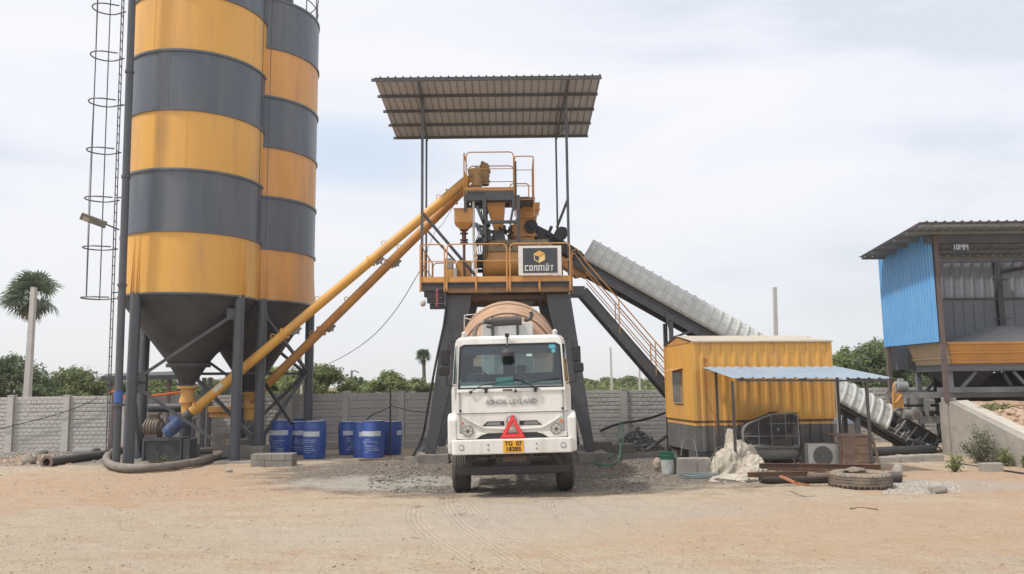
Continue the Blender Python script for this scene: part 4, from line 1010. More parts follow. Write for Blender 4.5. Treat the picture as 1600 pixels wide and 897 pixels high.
# cover: half tunnel of ribbed sheet
t0 = (cp(909) - C0).length; t1 = (cp(1374) - C0).length; ns = 34; Rc = .62
def cov(t_, a, r): return C0 + du * t_ + nu * (-.07 + max(0, math.sin(a)) * r * 1.34) + V((0, -math.cos(a) * r, 0))
m_ = MB(); sl_ = (t1 - t0) / ns
seq = []
for i in range(ns): seq += [(t0 + sl_ * i, 0), (t0 + sl_ * (i + .70), 0), (t0 + sl_ * (i + .78), 1), (t0 + sl_ * (i + .92), 1)]
seq.append((t1, 0)); nv = 18
cols = [[m_.b.verts.new(cov(t_, math.pi * j / nv, Rc + (.038 if h else 0))) for j in range(nv + 1)] for t_, h in seq]
for A_, B_ in zip(cols, cols[1:]):
    for j in range(nv): m_.b.faces.new((A_[j], A_[j + 1], B_[j + 1], B_[j]))
m_.build('cover', COVER, cv, smooth=True, solid=.006, angle=25)
m_ = MB()
for i in range(ns):
    for j, a in enumerate((R(28), R(52), R(75), R(100))):
        p0_ = cov(t0 + sl_ * (i + .03), a, Rc + .004); p1_ = cov(t0 + sl_ * (i + .68), a, Rc + .004)
        m_.beam(p0_, p1_, .022, .012, cov(t0, a, 1) - cov(t0, a, 0))
m_.build('cover_batten', COVER, cv)['kind'] = 'stuff'
m_ = MB()
for px, w_ in ((1053, .16), (1333, .16)):
    for s_ in (-1, 1):
        a = cp(px, -.42 if px < 1200 else -.18, s_ * CW / 2); m_.beam((a.x, a.y, 0), (a.x, a.y, a.z), w_, .12)
a = cp(1030, -.42, -CW / 2); a2 = cp(1053, -.40, -CW / 2); m_.beam(cp(1038, -.18, -CW / 2 - .01), (a2.x, a2.y - .01, a2.z - .45), .07, .07); m_.beam(cp(1082, -.40, -CW / 2 - .01), (a2.x, a2.y - .01, a2.z - .55), .07, .07)
m_.build('support_leg', DGR, cv)
m_ = MB(); 
for s_ in (-1, 1):
    m_.beam(cp(1386, .42, s_ * CW * .42), cp(1448, .40, s_ * CW * .42), .03, .36, nu)
m_.build('skirt_board', DGR, cv)
m_ = MB()
for k in range(4):
    px = 1388 + k * 17; m_.beam(cp(px, .02, -CW / 2 - .05), cp(px + 4, .50, -CW / 2 - .05), .05, .05); m_.beam(cp(px - 5, .02, -CW / 2 - .05), cp(px - 2, .28, -CW / 2 - .05), .04, .04)

for k in range(7):
    px = 1386 + k * 9; m_.beam(cp(px, -.1, -CW / 2 - .08), cp(px + 2, .16, -CW / 2 - .08), .05, .03)
m_.beam(cp(1330, .06, -CW / 2 - .06), cp(1445, .06, -CW / 2 - .06), .03, .04, nu)
m_.build('skirt_bracket', mat('bracket_grey', (.30, .31, .32), .5, var=.2, dust=.4), cv)
m_ = MB(); m_.cyl(C1 - V((0, .45, 0)), C1 + V((0, .45, 0)), .18, seg=20); m_.beam(cp(1440, .1, -.5), cp(1462, .06, -.5), .05, .05); m_.beam(cp(1440, .1, .5), cp(1462, .06, .5), .05, .05); m_.beam(cp(1462, .06, -.5), cp(1462, .06, .5), .05, .05); m_.beam(cp(1440, .28, -.5), cp(1458, .22, -.5), .03, .03); m_.build('tail_pulley', DGR, cv)
m_ = MB(); m_.tube([cp(1330, .0, -.55), cp(1360, -.12, -.6), cp(1400, -.05, -.6), cp(1440, .25, -.6), at(1478, 640, KY - 1.5)], .02, 6); o = m_.build('slack_cable', GMACH); tag(o, 'slack grey cable hanging along the lower end of the conveyor', 'cable')
# ================================================================== MIXER TRUCK
TYb = 15.7; TX = xat(802, 697, TYb)
tk = empty('mixer_truck', (TX, TYb, 0), 'white concrete mixer truck with tan drum parked facing forward under the tower', 'truck', rot=(0, -.016, 0))
MB_T = Matrix.Translation((TX, TYb, 0)) @ Matrix.Rotation(-.016, 4, 'Y')
def TB_(): m_ = MB(); m_.M = MB_T; return m_
def tz(y, dy=.1): return zat(802, y, TYb + dy)
def tx(px, dy=.1): return xat(px, 600, TYb + dy) - TX
zf0, zf1, zh_, zw0, zw1, zr_ = tz(684), tz(645), tz(611), tz(605), tz(537, .3), tz(528, .3)
FH = 1.085; SH = 1.20; CD = 1.95
# lower cab body
def plan(yf, fh=FH, sh=SH): return [(-fh, yf), (fh, yf), (sh, yf + .36), (sh, CD), (-sh, CD), (-sh, yf + .36)]
def shell(mb, yf0, z0, yf1, z1, fh1=FH, sh1=SH, fh0=FH, sh0=SH):
    A = [(x, y, z0) for x, y in plan(yf0, fh0, sh0)]; B = [(x, y, z1) for x, y in plan(yf1, fh1, sh1)]
    for i in range(6): mb.face([A[i], A[(i + 1) % 6], B[(i + 1) % 6], B[i]])
    mb.face(A[::-1]); mb.face(B)
m_ = TB_(); shell(m_, .115, tz(676), .115, zf1); m_.build('cab_lower', WHT, tk, bevel=.02)
m_ = TB_(); shell(m_, .10, zf1 + .012, .13, zw0 + .02, FH - .005); m_.build('front_panel', WHT, tk, bevel=.018)
m_ = TB_(); m_.bx(-FH + .05, FH - .05, .115, .2, zf1, zf1 + .013); m_.build('panel_gap', BLK, tk)
m_ = TB_(); 
for s_ in (-1, 1): m_.bx(s_ * (FH - .055), s_ * (FH - .062), .088, .2, zf0 + .05, zh_)
m_.build('seam', mat('seam_dark', (.12, .115, .11), .7), tk)
# windscreen frame, glass
def WP(x, z): # point on the sloped windscreen plane
    t_ = (z - zw0) / (zw1 - zw0); return (x, .13 + .17 * t_, z)
ox0, ox1 = -FH + .005, FH - .005; topx = FH - .03
outer = [WP(ox0, zh_ - .01), WP(ox1, zh_ - .01), WP(topx, zr_ - .06), WP(topx - .06, zr_), WP(-topx + .06, zr_), WP(-topx, zr_ - .06)]
inner = [WP(-1.055, zw0 - .02), WP(1.055, zw0 - .02), WP(1.02, zw1 - .05), WP(.93, zw1 + .0), WP(-.93, zw1 + .0), WP(-1.02, zw1 - .05)]
m_ = TB_(); m_.frame([(x, y - .02, z) for x, y, z in outer], [(x, y - .02, z) for x, y, z in inner], (0, .06, 0)); m_.build('windscreen_frame', WHT, tk, bevel=.012)
inn2 = [WP(-1.02, zw0 + .012), WP(1.02, zw0 + .012), WP(.985, zw1 - .07), WP(.91, zw1 - .025), WP(-.91, zw1 - .025), WP(-.985, zw1 - .07)]
m_ = TB_(); m_.frame([(x, y - .012, z) for x, y, z in inner], [(x, y - .012, z) for x, y, z in inn2], (0, .03, 0)); m_.build('windscreen_seal', BLK, tk)
m_ = TB_(); m_.face([(x, y + .004, z) for x, y, z in inn2]); m_.build('windscreen', GLASS, tk)
# roof, sides, rear wall
m_ = TB_(); R1 = [(x, y, zr_ - .03) for x, y in plan(.30, topx - .03, SH - .06)]; R2 = [(x * .93, y + (.06 if y < 1 else -.04), zr_ + .055) for x, y in plan(.34, topx - .03, SH - .06)]
for i in range(6): m_.face([R1[i], R1[(i + 1) % 6], R2[(i + 1) % 6], R2[i]])
m_.face(R2); m_.face(R1[::-1]); m_.build('cab_roof', WHT, tk, bevel=.015)
for s_ in (-1, 1):
    # front corner with quarter light
    Q0, Q1 = (s_ * (FH - .01), .14), (s_ * SH, .48); U0, U1 = (s_ * (topx - .01), .31), (s_ * (SH - .07), .62)
    o4 = [(Q0[0], Q0[1], zw0 - .02), (Q1[0], Q1[1], zw0 - .02), (U1[0], U1[1], zr_ - .03), (U0[0], U0[1], zr_ - .03)]
    ctr = tuple(sum(p[i] for p in o4) / 4 for i in range(3)); i4 = [lerp(p, ctr, .22) for p in o4]
    m_ = TB_(); m_.frame(o4, i4, (0, .03, 0)); m_.build('corner_pillar', WHT, tk)
    m_ = TB_(); m_.face(i4); m_.build('quarter_glass', GLASS, tk)
    # door
    o4 = [(s_ * SH, .49, zw0), (s_ * SH, 1.45, zw0), (s_ * (SH - .07), 1.45, zr_ - .03), (s_ * (SH - .07), .63, zr_ - .03)]
    ctr = tuple(sum(p[i] for p in o4) / 4 for i in range(3)); i4 = [lerp(p, ctr, .15) for p in o4]
    m_ = TB_(); m_.frame(o4, i4, (-s_ * .03, 0, 0)); m_.bx(s_ * SH, s_ * (SH + .015), .5, 1.45, tz(676) + .1, zw0 - .01); d_ = m_.build('door', WHT, tk)
    m_ = TB_(); m_.face(i4); m_.build('door_glass', GLASS, d_)
    m_ = TB_(); m_.bx(s_ * (SH + .016), s_ * (SH + .04), 1.25, 1.42, zf1 + .1, zf1 + .14); m_.build('door_handle', BLK, d_)
    m_ = TB_(); m_.bx(s_ * (SH - .07), s_ * (SH - .03), 1.46, CD, zw0 - .02, zr_ - .03); m_.build('side_wall', WHT, tk)
bz0, bz1 = zat(802, 584, TYb + CD), zat(802, 551, TYb + CD)
rx = [xat(p, 570, TYb + CD) - TX for p in (743, 789, 808, 868)]
m_ = TB_(); yb = CD - .04; zz0, zz1 = zw0 - .02, zr_ - .04
for a, c_ in ((-SH + .08, rx[0]), (rx[1], rx[2]), (rx[3], SH - .08)): m_.bx(a, c_, yb, CD, zz0, zz1)
for a, c_ in ((rx[0], rx[1]), (rx[2], rx[3])): m_.bx(a, c_, yb, CD, zz0, bz0); m_.bx(a, c_, yb, CD, bz1, zz1)
m_.build('rear_wall', mat('cab_trim_dark', (.07, .085, .10), .8, var=.2), tk)
for a, c_ in ((rx[0], rx[1]), (rx[2], rx[3])):
    m_ = TB_(); m_.face([(a, yb + .02, bz0), (c_, yb + .02, bz0), (c_, yb + .02, bz1), (a, yb + .02, bz1)]); m_.build('rear_glass', GLASS, tk)
m_ = TB_(); m_.bx(-1.12, 1.12, .65, 1.9, zr_ - .05, zr_ - .035); m_.bx(-.95, .95, .42, .62, zw1 - .20, zw1 - .04); m_.build('headliner', mat('cab_trim_grey', (.12, .14, .16), .9), tk)
m_ = TB_(); m_.bx(-1.02, 1.02, .2, .62, zw0 + .0, zw0 + .05); m_.bx(-1.02, 1.02, .36, .66, zw0 + .05, zw0 + .12); m_.build('dashboard', DASH, tk, bevel=.02)
m_ = TB_(); sxc = tx(750, 1.); szc = zat(802, 592, TYb + .9)
m_.tube([(sxc + .22 * math.cos(a), .82 + .10 * math.sin(a), szc + .18 * math.sin(a)) for a in [k * math.pi / 12 for k in range(24)]], .014, 6, closed=True); m_.cyl((sxc, .84, szc - .02), (sxc, .62, szc - .25), .03, seg=8); m_.beam((sxc - .2, .82, szc), (sxc + .2, .82, szc), .03, .02); m_.build('steering_wheel', BLK, tk, smooth=True)
for px, hd in ((748, 0), (818, 1), (852, 0)):
    m_ = TB_(); c_ = tx(px, 1.2); w_ = .22
    m_.bx(c_ - w_, c_ + w_, 1.35, 1.5, zw0 - .2, zat(802, 583, TYb + 1.3)); 
    if hd or px == 748: m_.bx(c_ - .11, c_ + .11, 1.33, 1.45, zat(802, 582, TYb + 1.3), zat(802, 571, TYb + 1.3))
    m_.build('seat', SEAT, tk, bevel=.04, seg=3)
m_ = TB_(); m_.prism([WP(tx(778), zw0 + .035), WP(tx(804.5), zw0 + .055), WP(tx(804.5), zw0 + .215), WP(tx(778), zw0 + .195)], (0, .012, 0)); o = m_.build('dash_card', TEAL, tk); o.location = (0, .03, 0)
m_ = TB_(); m_.prism([WP(tx(863), tz(545)), WP(tx(873), tz(545)), WP(tx(873), tz(538.5)), WP(tx(863), tz(538.5))], (0, .004, 0)); m_.prism([WP(tx(867), tz(552)), WP(tx(872.5), tz(552)), WP(tx(872.5), tz(546)), WP(tx(867), tz(546))], (0, .004, 0)); o = m_.build('permit_sticker', mat('cyan_sticker', (.10, .40, .50), .6, var=.3, scale=40), tk); o.location = (0, .0, 0)
m_ = TB_(); m_.prism([WP(tx(827), tz(557)), WP(tx(835.5), tz(557)), WP(tx(835.5), tz(553)), WP(tx(827), tz(553))], (0, .004, 0)); m_.prism([WP(tx(722), zw0 + .02), WP(tx(772), zw0 + .02), WP(tx(772), zw0 + .05), WP(tx(722), zw0 + .05)], (0, .004, 0)); m_.build('pale_sticker', mat('pale_sticker', (.45, .58, .52), .6), tk)
# wipers
m_ = TB_()
for a, c_, e_ in (((737, 611), (757, 600), (806, 594)), ((807, 608), (823, 597), (805, 591)), ((847, 610), (826, 599), (808, 592)), ((828, 598), (850, 595), (877, 592))):
    pts = [V(WP(tx(p[0], .1), tz(p[1]))) + V((0, -.055, 0)) for p in (a, c_, e_)]; m_.tube(pts, .009, 6)
for px in (762, 839): m_.bx(tx(px) - .03, tx(px) + .03, .04, .12, tz(613), tz(606))
for px in (738, 808): m_.bx(tx(px) - .025, tx(px) + .025, .06, .12, tz(613), tz(609))
m_.bx(tx(788), tx(803), .07, .12, tz(610), tz(608)); m_.build('wiper', BLK, tk)
# lower front panel: recess, V-shaped crease, slots, grille
m_ = TB_()
cre = [(725, 652), (741, 661), (757, 669), (802, 671), (848, 668), (863, 659.5), (877, 650)]
def cy_c(x, y): return tz(y + .031 * (x - 802))
pts = [(tx(x), .095, cy_c(x, y)) for x, y in cre]
n = len(pts)
for i in range(n - 1):
    a, c_ = pts[i], pts[i + 1]; h = .035
    m_.prism([(a[0], .075, a[2] - .012), (c_[0], .075, c_[2] - .012), (c_[0], .075, c_[2] + .02), (a[0], .075, a[2] + .02)], (0, .042, 0))
m_.build('crease_moulding', WHT, tk, bevel=.008)
m_ = TB_()
# skirt that wraps the headlights, open grille between
for s_ in (-1, 1):
    pl = [(s_ * FH, tz(683.5)), (s_ * FH, tz(676)), (s_ * .46, tz(675.5)), (s_ * .60, tz(679)), (s_ * .72, tz(684.5)), (s_ * .90, tz(685))]
    m_.prism([(x, .085, z) for x, z in pl], (0, .2, 0))
m_.build('lamp_apron', WHT, tk, bevel=.012)
m_ = TB_(); m_.prism([(x, .13, z) for x, z in ((-.72, tz(686)), (.72, tz(686)), (.60, tz(679)), (.46, tz(676)), (-.46, tz(676)), (-.60, tz(679)))], (0, .1, 0)); m_.build('lower_grille', BLK, tk)
m_ = TB_()
for k in range(3): m_.bx(-.6, .6, .11, .13, tz(678.5 + 2.2 * k) - .006, tz(678.5 + 2.2 * k) + .006)
m_.build('grille_bar', DGR, tk)
for x0_, x1_, tp in ((755, 789, 1), (813, 848, -1)):
    m_ = TB_(); a, c_ = tx(x0_), tx(x1_); q0, q1 = tz(664.8), tz(657.6)
    if tp > 0: pl = [(a, q0), (c_, q0), (c_, q1), (a + .10, q1)]
    else: pl = [(a, q0), (c_, q0), (c_ - .10, q1), (a, q1)]
    m_.prism([(x, .108, z) for x, z in pl], (0, .01, 0)); o = m_.build('air_slot', BLK, tk)
    m_ = TB_(); m_.prism([(a + .07, .104, q0 + .014), (c_ - .06, .104, q0 + .014), (c_ - .08, .104, q1 - .018), (a + .11, .104, q1 - .018)], (0, .004, 0)); m_.build('slot_mesh', GMACH, o)
def disc(mb, x, y, z, r, t_=.02, seg=28, r2=None): mb.cyl((x, y, z), (x, y - t_, z), r, r2, seg)
m_ = TB_(); disc(m_, tx(800.7), .11, tz(657), .15, .012, 32); m_.build('emblem_boss', WHT2, tk)
m_ = TB_(); m_.lathe([(.085, 0), (.098, .006), (.11, 0)], 32, axis=Matrix.Translation((tx(800.7), .096, tz(657))) @ Matrix.Rotation(R(90), 4, 'X')); m_.build('emblem_ring', CHR, tk)
for s_, px, py in ((-1, 730.4, 671.5), (1, 871, 672)):
    x, z = s_ * .875, tz(671.8)
    h_ = TB_(); h_.cyl((x, .09, z), (x, .065, z), .112, .108, 36); hl = h_.build('headlight', GMACH, tk)
    h_ = TB_(); h_.cyl((x, .066, z), (x, .058, z), .095, .09, 32); h_.build('reflector', mat('reflector_chrome', (.62, .62, .60), .25, .8, var=.2, scale=30), hl)
    h_ = TB_()
    for k in range(6): a = k * math.pi / 3; h_.beam((x + .02 * math.cos(a), .052, z + .02 * math.sin(a)), (x + .085 * math.cos(a), .052, z + .085 * math.sin(a)), .008, .008)
    h_.cyl((x, .058, z), (x, .045, z), .03, seg=16); h_.build('lamp_ribs', DGR, hl)
    h_ = TB_(); disc(h_, s_ * .975, .09, tz(659), .045, .012, 24); il = h_.build('indicator', WHT2, tk)
    h_ = TB_(); disc(h_, s_ * .975, .077, tz(659), .032, .01, 20); h_.build('indicator_lens', AMB, il)
    h_ = TB_(); disc(h_, s_ * (FH - .07), .095, tz(640), .026, .015, 14); h_.build('panel_latch', BLK, tk)
    # fender and corner
    h_ = TB_(); fx0_, fx1_ = s_ * (FH + .004), s_ * 1.275
    h_.prism([(fx0_, .16, tz(708)), (fx0_, .10, tz(690)), (fx0_, .10, tz(655)), (fx0_, .16, tz(647)), (fx0_, .28, tz(644)), (fx0_, 1.2, tz(644)), (fx0_, 1.2, tz(660)), (fx0_, .62, tz(668)), (fx0_, .48, tz(685)), (fx0_, .44, tz(708))], (fx1_ - fx0_, 0, 0)); h_.build('fender', WHT, tk, bevel=.045, seg=3)
    # mirrors
    h_ = TB_()
    mx_, my_ = s_ * 1.375 - s_ * (.08 if s_ < 0 else .05), .10
    ax, az_ = s_ * 1.10, zr_ - .05
    h_.tube([(ax, .32, az_), (ax + s_ * .1, .18, az_ + .02), (mx_ - s_ * .08, my_, az_ - .06), (mx_ - s_ * .02, my_ + .02, az_ - .22), (mx_ - s_ * .02, my_ + .02, tz(592)), (mx_ - s_ * .03, my_ + .02, tz(599)), (s_ * 1.12, .35, tz(601))], .014, 8)
    h_.tube([(s_ * 1.12, .30, az_ - .02), (s_ * 1.2, .2, az_ - .1), (mx_ - s_ * .1, my_, tz(551))], .012, 8); ar = h_.build('mirror_arm', BLK, tk, smooth=True)
    h_ = TB_(); h_.bx(mx_ - .095, mx_ + .085, my_ - .07, my_ + .05, tz(568), tz(543)); h_.build('mirror', BLK, tk, bevel=.03, seg=3)
    h_ = TB_(); h_.bx(mx_ - .105 + s_ * .03, mx_ + .105 + s_ * .03, my_ - .08, my_ + .05, tz(584.5), tz(569.5)); h_.build('mirror', BLK, tk, bevel=.035, seg=3)
    h_ = TB_(); h_.cyl((s_ * .93, .42, zr_ + .02), (s_ * .93, .42, zr_ + .08), .05, seg=12); h_.blob((s_ * .93, .42, zr_ + .11), (.055, .055, .055), 2, 0); h_.build('marker_lamp', mat('marker_white', (.6, .6, .58), .4), tk, smooth=True)
    # wheels
    h_ = TB_(); wx = s_ * 1.09; wy = 1.36; wr = .505; ax_ = Matrix.Translation((wx, wy, wr - .01)) @ Matrix.Rotation(R(90), 4, 'Y')
    hwd = .165
    h_.lathe([(.29, -hwd + .03), (.33, -hwd), (.42, -hwd - .012), (.47, -hwd + .01), (wr - .008, -hwd + .045)] + sum([[(wr, -hwd + .05 + k * .047), (wr, -hwd + .083 + k * .047), (wr - .016, -hwd + .085 + k * .047), (wr - .016, -hwd + .095 + k * .047)] for k in range(5)], []) + [(wr, hwd - .045), (.47, hwd - .01), (.42, hwd + .012), (.33, hwd), (.29, hwd - .03)], 56, axis=ax_)
    whl = h_.build('wheel', RUB, tk, smooth=True, angle=30)
    h_ = TB_(); h_.lathe([(.0, s_ * .02), (.10, s_ * .02), (.12, s_ * .06), (.25, s_ * .02), (.29, s_ * .12)], 28, axis=ax_); h_.build('rim', GMACH, whl, smooth=True)
# black convex mirror on an arm at the top of the windscreen
m_ = TB_(); mxx = tx(797, 0); m_.tube([(mxx, .40, zr_ + .02), (mxx, .22, zr_ + .03), (mxx, .02, tz(534, 0)), (mxx, -.02, tz(541, 0))], .016, 8); m_.box((mxx, .2, zr_ + .05), (.085, .10, .07)); m_.build('front_mirror_arm', BLK, tk, smooth=True)
m_ = TB_(); zc = tz(552, 0); m_.lathe([(0, .11), (.06, .10), (.13, .04), (.14, 0), (.14, -.03), (.13, -.035), (0, -.05)], 28, axis=Matrix.Translation((mxx, -.04, zc)) @ Matrix.Rotation(R(12), 4, 'X')); m_.build('front_mirror', mat('black_rubbery', (.045, .045, .045), .6), tk, smooth=True)
# maker lettering, plate
text('maker_lettering', 'ASHOK LEYLAND', .135, GMACH, tk, MB_T @ facing((tx(801), .094, tz(628))), .006, 1.0, 0)
tl_ = [o for o in tk.children if o.name.startswith('maker')][0]
wx_ = max(v.co.x for v in tl_.data.vertices) - min(v.co.x for v in tl_.data.vertices); sc_ = (tx(841) - tx(761)) / wx_
cxx = (max(v.co.x for v in tl_.data.vertices) + min(v.co.x for v in tl_.data.vertices)) / 2
for v in tl_.data.vertices: v.co.x = cxx + (v.co.x - cxx) * sc_
# bumper
m_ = TB_(); bw = 1.19
m_.prism([(-bw, .06, tz(709, 0)), (-bw + .04, 0, tz(709.3, 0)), (bw - .04, 0, tz(709.3, 0)), (bw, .06, tz(709, 0)), (bw, .5, tz(709, 0)), (bw - .1, .5, tz(709, 0)), (bw - .1, .16, tz(709, 0)), (-bw + .1, .16, tz(709, 0)), (-bw + .1, .5, tz(709, 0)), (-bw, .5, tz(709, 0))], (0, 0, tz(685.5, 0) - tz(709, 0))); bmp = m_.build('bumper', WHT, tk, bevel=.025, seg=3)
for s_ in (-1, 1):
    m_ = TB_(); m_.cyl((s_ * 1.0, .0, tz(697.5, 0)), (s_ * 1.0, -.008, tz(697.5, 0)), .055, seg=24); o = m_.build('fog_lamp', DGR, bmp); m_ = TB_(); m_.cyl((s_ * 1.0, -.006, tz(697.5, 0)), (s_ * 1.0, -.012, tz(697.5, 0)), .044, seg=24); m_.build('fog_lens', WHT2, bmp)
    m_ = TB_()
    for z_ in (694, 701.5): m_.cyl((s_ * .475, .0, tz(z_, 0)), (s_ * .475, -.01, tz(z_, 0)), .018, seg=12)
    m_.build('bumper_bolt', GMACH, bmp)
m_ = TB_(); px0, px1, pz0, pz1 = tx(786.7, 0), tx(818, 0), tz(707, 0), tz(688, 0); m_.bx(px0, px1, -.016, -.001, pz0, pz1); npl = m_.build('number_plate', PLATE, bmp, bevel=.004)
text('plate_lettering', 'TG  07', .115, INK, npl, MB_T @ facing(((px0 + px1) / 2, -.017, pz0 + (pz1 - pz0) * .73)), .002, 1.0, .004)
text('plate_lettering', '18385', .115, INK, npl, MB_T @ facing(((px0 + px1) / 2, -.017, pz0 + (pz1 - pz0) * .27)), .002, 1.08, .004)
# warning triangle
tri = [(tx(782, 0), tz(685, 0)), (tx(822, 0), tz(685, 0)), (tx(803.5, 0), tz(647.5, 0))]
tri[2] = ((tri[0][0] + tri[1][0]) / 2, tri[2][1]); tc_ = (tri[2][0], tri[0][1] + (tri[2][1] - tri[0][1]) * .36)
def trip(k, dy): return [(tc_[0] + (x - tc_[0]) * k, dy, tc_[1] + (z - tc_[1]) * k) for x, z in tri]
m_ = TB_(); m_.frame(trip(1, .02), trip(.46, .02), (0, .025, 0)); o = m_.build('warning_triangle', RED, None, bevel=.01); tag(o, 'red warning triangle propped on the truck bumper above the plate', 'warning triangle')
m_ = TB_(); m_.frame(trip(.82, .012), trip(.66, .012), (0, .007, 0)); m_.build('reflective_strip', mat('red_strip', (.85, .10, .09), .3, var=.1, scale=60), o)
# underside: dark bar, chassis, axle
m_ = TB_(); m_.bx(-1.13, 1.13, .22, .30, tz(740, .2), tz(728, .2)); 
for s_ in (-1, 1): m_.beam((s_ * .95, .26, tz(728, .2)), (s_ * .8, .3, tz(706, .2)), .08, .08)
m_.build('under_run_bar', BLK, tk, bevel=.01)
m_ = TB_()
for s_ in (-1, 1): m_.bx(s_ * .38 - .04, s_ * .38 + .04, .2, 8.2, .80, 1.06)
m_.bx(-.9, .9, 1.26, 1.46, .42, .56); m_.bx(-.92, .92, .5, .56, .72, .98); m_.bx(-.95, -.5, .3, .6, .72, .95); m_.bx(.3, .95, .34, .7, .7, .95); m_.bx(-.35, .35, .3, 1.4, .62, .85)
for k in range(5): m_.tube([(-.6 + .3 * k, .21, .93), (-.5 + .3 * k, .20, .84), (-.35 + .3 * k, .21, .88)], .018, 6)
m_.bx(-.95, .95, .78, .82, .40, 1.0); m_.build('chassis', mat('chassis_dark', (.022, .022, .024), .6, var=.3, dust=.15), tk)  # full-width dark plate added to stand in for the shade behind the bumper
m_ = TB_(); m_.bx(-.20, .27, .28, .31, tz(722, .2), tz(712, .2)); m_.bx(-.7, .7, .26, .29, tz(716, .2), tz(714.5, .2)); m_.build('intercooler_edge', mat('brown_metal', (.12, .085, .06), .6, .2, var=.3, scale=12), tk)
for wy in (5.0, 6.35):
    for s_ in (-1, 1):
        h_ = TB_(); ax_ = Matrix.Translation((s_ * .98, wy, .5)) @ Matrix.Rotation(R(90), 4, 'Y'); h_.lathe([(.28, -.3), (.44, -.32), (.5, -.27), (.5, -.04), (.46, 0), (.5, .04), (.5, .27), (.44, .32), (.28, .3)], 36, axis=ax_); h_.build('rear_wheel', RUB, tk, smooth=True)
m_ = TB_(); m_.bx(-1.15, -.75, 2.2, 3.4, .6, 1.15); m_.bx(.75, 1.15, 2.2, 3.2, .6, 1.15); m_.bx(-.95, .95, 2.5, 2.75, 1.0, 2.0); m_.beam((-.5, 7.7, 1.0), (-.5, 7.9, 3.1), .12, .12); m_.beam((.5, 7.7, 1.0), (.5, 7.9, 3.1), .12, .12); m_.bx(-1.2, -1.14, 4.2, 7.1, 1.02, 1.10); m_.bx(1.14, 1.2, 4.2, 7.1, 1.02, 1.10); m_.build('subframe', DGR, tk, bevel=.01)
# drum
dyc = 3.7; dzc = zat(797, 553, TYb + dyc); dxc = xat(797, 553, TYb + dyc) - TX; Rd = 78 / F * (TYb + dyc) * 1.0
tilt = R(11)
AX = Matrix.Translation((dxc, dyc, dzc)) @ Matrix.Rotation(-(math.pi / 2 - tilt), 4, 'X')
m_ = TB_(); m_.lathe([(0, -1.42), (.45, -1.38), (.80, -1.22), (Rd * .86, -.92), (Rd * .885, -.86), (Rd * 1.0, -.02), (Rd * 1.005, .05), (Rd * 1.0, .9), (Rd * .90, 1.7), (.62, 3.9), (.50, 4.1), (.50, 4.2)], 64, axis=AX); drum = m_.build('drum', DRUMM, tk, smooth=True, angle=25)
m_ = TB_(); m_.lathe([(Rd * .875, -.90), (Rd * .895, -.885), (Rd * .90, -.86), (Rd * .88, -.83)], 64, axis=AX); m_.lathe([(Rd * .995, -.04), (Rd * 1.012, -.02), (Rd * 1.012, .03), (Rd, .06)], 64, axis=AX)
for k in range(10):
    a = k * 2 * math.pi / 10 + .3; m_.beam(AX @ V((Rd * .45 * math.cos(a), Rd * .45 * math.sin(a), -1.365)), AX @ V((Rd * .87 * math.cos(a + .15), Rd * .87 * math.sin(a + .15), -.90)), .02, .012, (0, 1, 0))
m_.build('drum_seam', SEAMM, drum)
m_ = TB_(); m_.prism([(-.45, 7.75, 3.7), (.45, 7.75, 3.7), (.3, 7.95, 3.25), (-.3, 7.95, 3.25)], (0, .75, 0)); m_.build('loading_hopper', DRUMM, tk)
# tank behind cab, muffler, pipes
wy0 = 2.25
m_ = TB_(); a, c_ = xat(756, 515, TYb + wy0) - TX, xat(836.5, 515, TYb + wy0) - TX; zt0_, zt1_ = 1.2, zat(800, 503.5, TYb + wy0)
m_.bx(a, c_, wy0, wy0 + .28, zt0_, zt1_); m_.bx(a + .28, c_ - .28, wy0 - .05, wy0 - .001, zt0_, zt1_ - .05); m_.build('water_tank', WHT2, tk, bevel=.02)
m_ = TB_()
for px in (773, 812.5): x = xat(px, 500, TYb + 2.0) - TX; m_.bx(x - .03, x + .03, 2.15, 2.2, zt1_ - .35, zt1_ + .15)
m_.build('muffler_bracket', DGR, tk)
m_ = TB_(); my2 = 2.0; xa, xb = xat(771.5, 501, TYb + my2) - TX, xat(819, 500, TYb + my2) - TX; mz = zat(800, 501.5, TYb + my2)
m_.cyl((xa, my2, mz - .01), (xb, my2, mz + .01), .105, seg=28); m_.cyl((xa, my2, mz - .01), (xa + .03, my2, mz - .01), .115, seg=28); m_.cyl((xb - .03, my2, mz + .01), (xb, my2, mz + .01), .115, seg=28); m_.build('muffler', MUFF, tk, smooth=True)
def tp(px, py, dy): p = at(px, py, TYb + dy); return MB_T.inverted() @ p
m_ = TB_(); m_.tube([tp(771, 502.5, 2.0), tp(763, 503, 2.0), tp(757, 503, 2.0), tp(750, 505, 2.0), tp(745, 510, 2.0), tp(742, 518, 2.0), tp(741, 530, 2.0), tp(741, 560, 2.0)], .05, 12); m_.build('exhaust_pipe', PIPEM, tk, smooth=True)
m_ = TB_(); m_.tube([tp(819, 500, 2.0), tp(824, 500, 2.0), tp(829, 497, 2.0), tp(831, 492, 2.0), tp(829, 487.5, 2.0)], .045, 12); m_.tube([tp(771, 502.5, 2.0), tp(756, 502.5, 2.0)], .058, 12); m_.blob(tp(766, 510, 1.95), (.09, .06, .05), 2, .3); m_.build('tail_pipe', MUFF, tk, smooth=True)
m_ = TB_(); m_.tube([tp(725.5, 532, 5.), tp(725.5, 493, 5.), tp(731, 492, 5), tp(747, 491, 5)], .015, 6); m_.tube([tp(726, 497, 5.), tp(734, 499, 5), tp(741, 499, 5)], .015, 6); m_.build('rear_handrail', WHT2, tk)

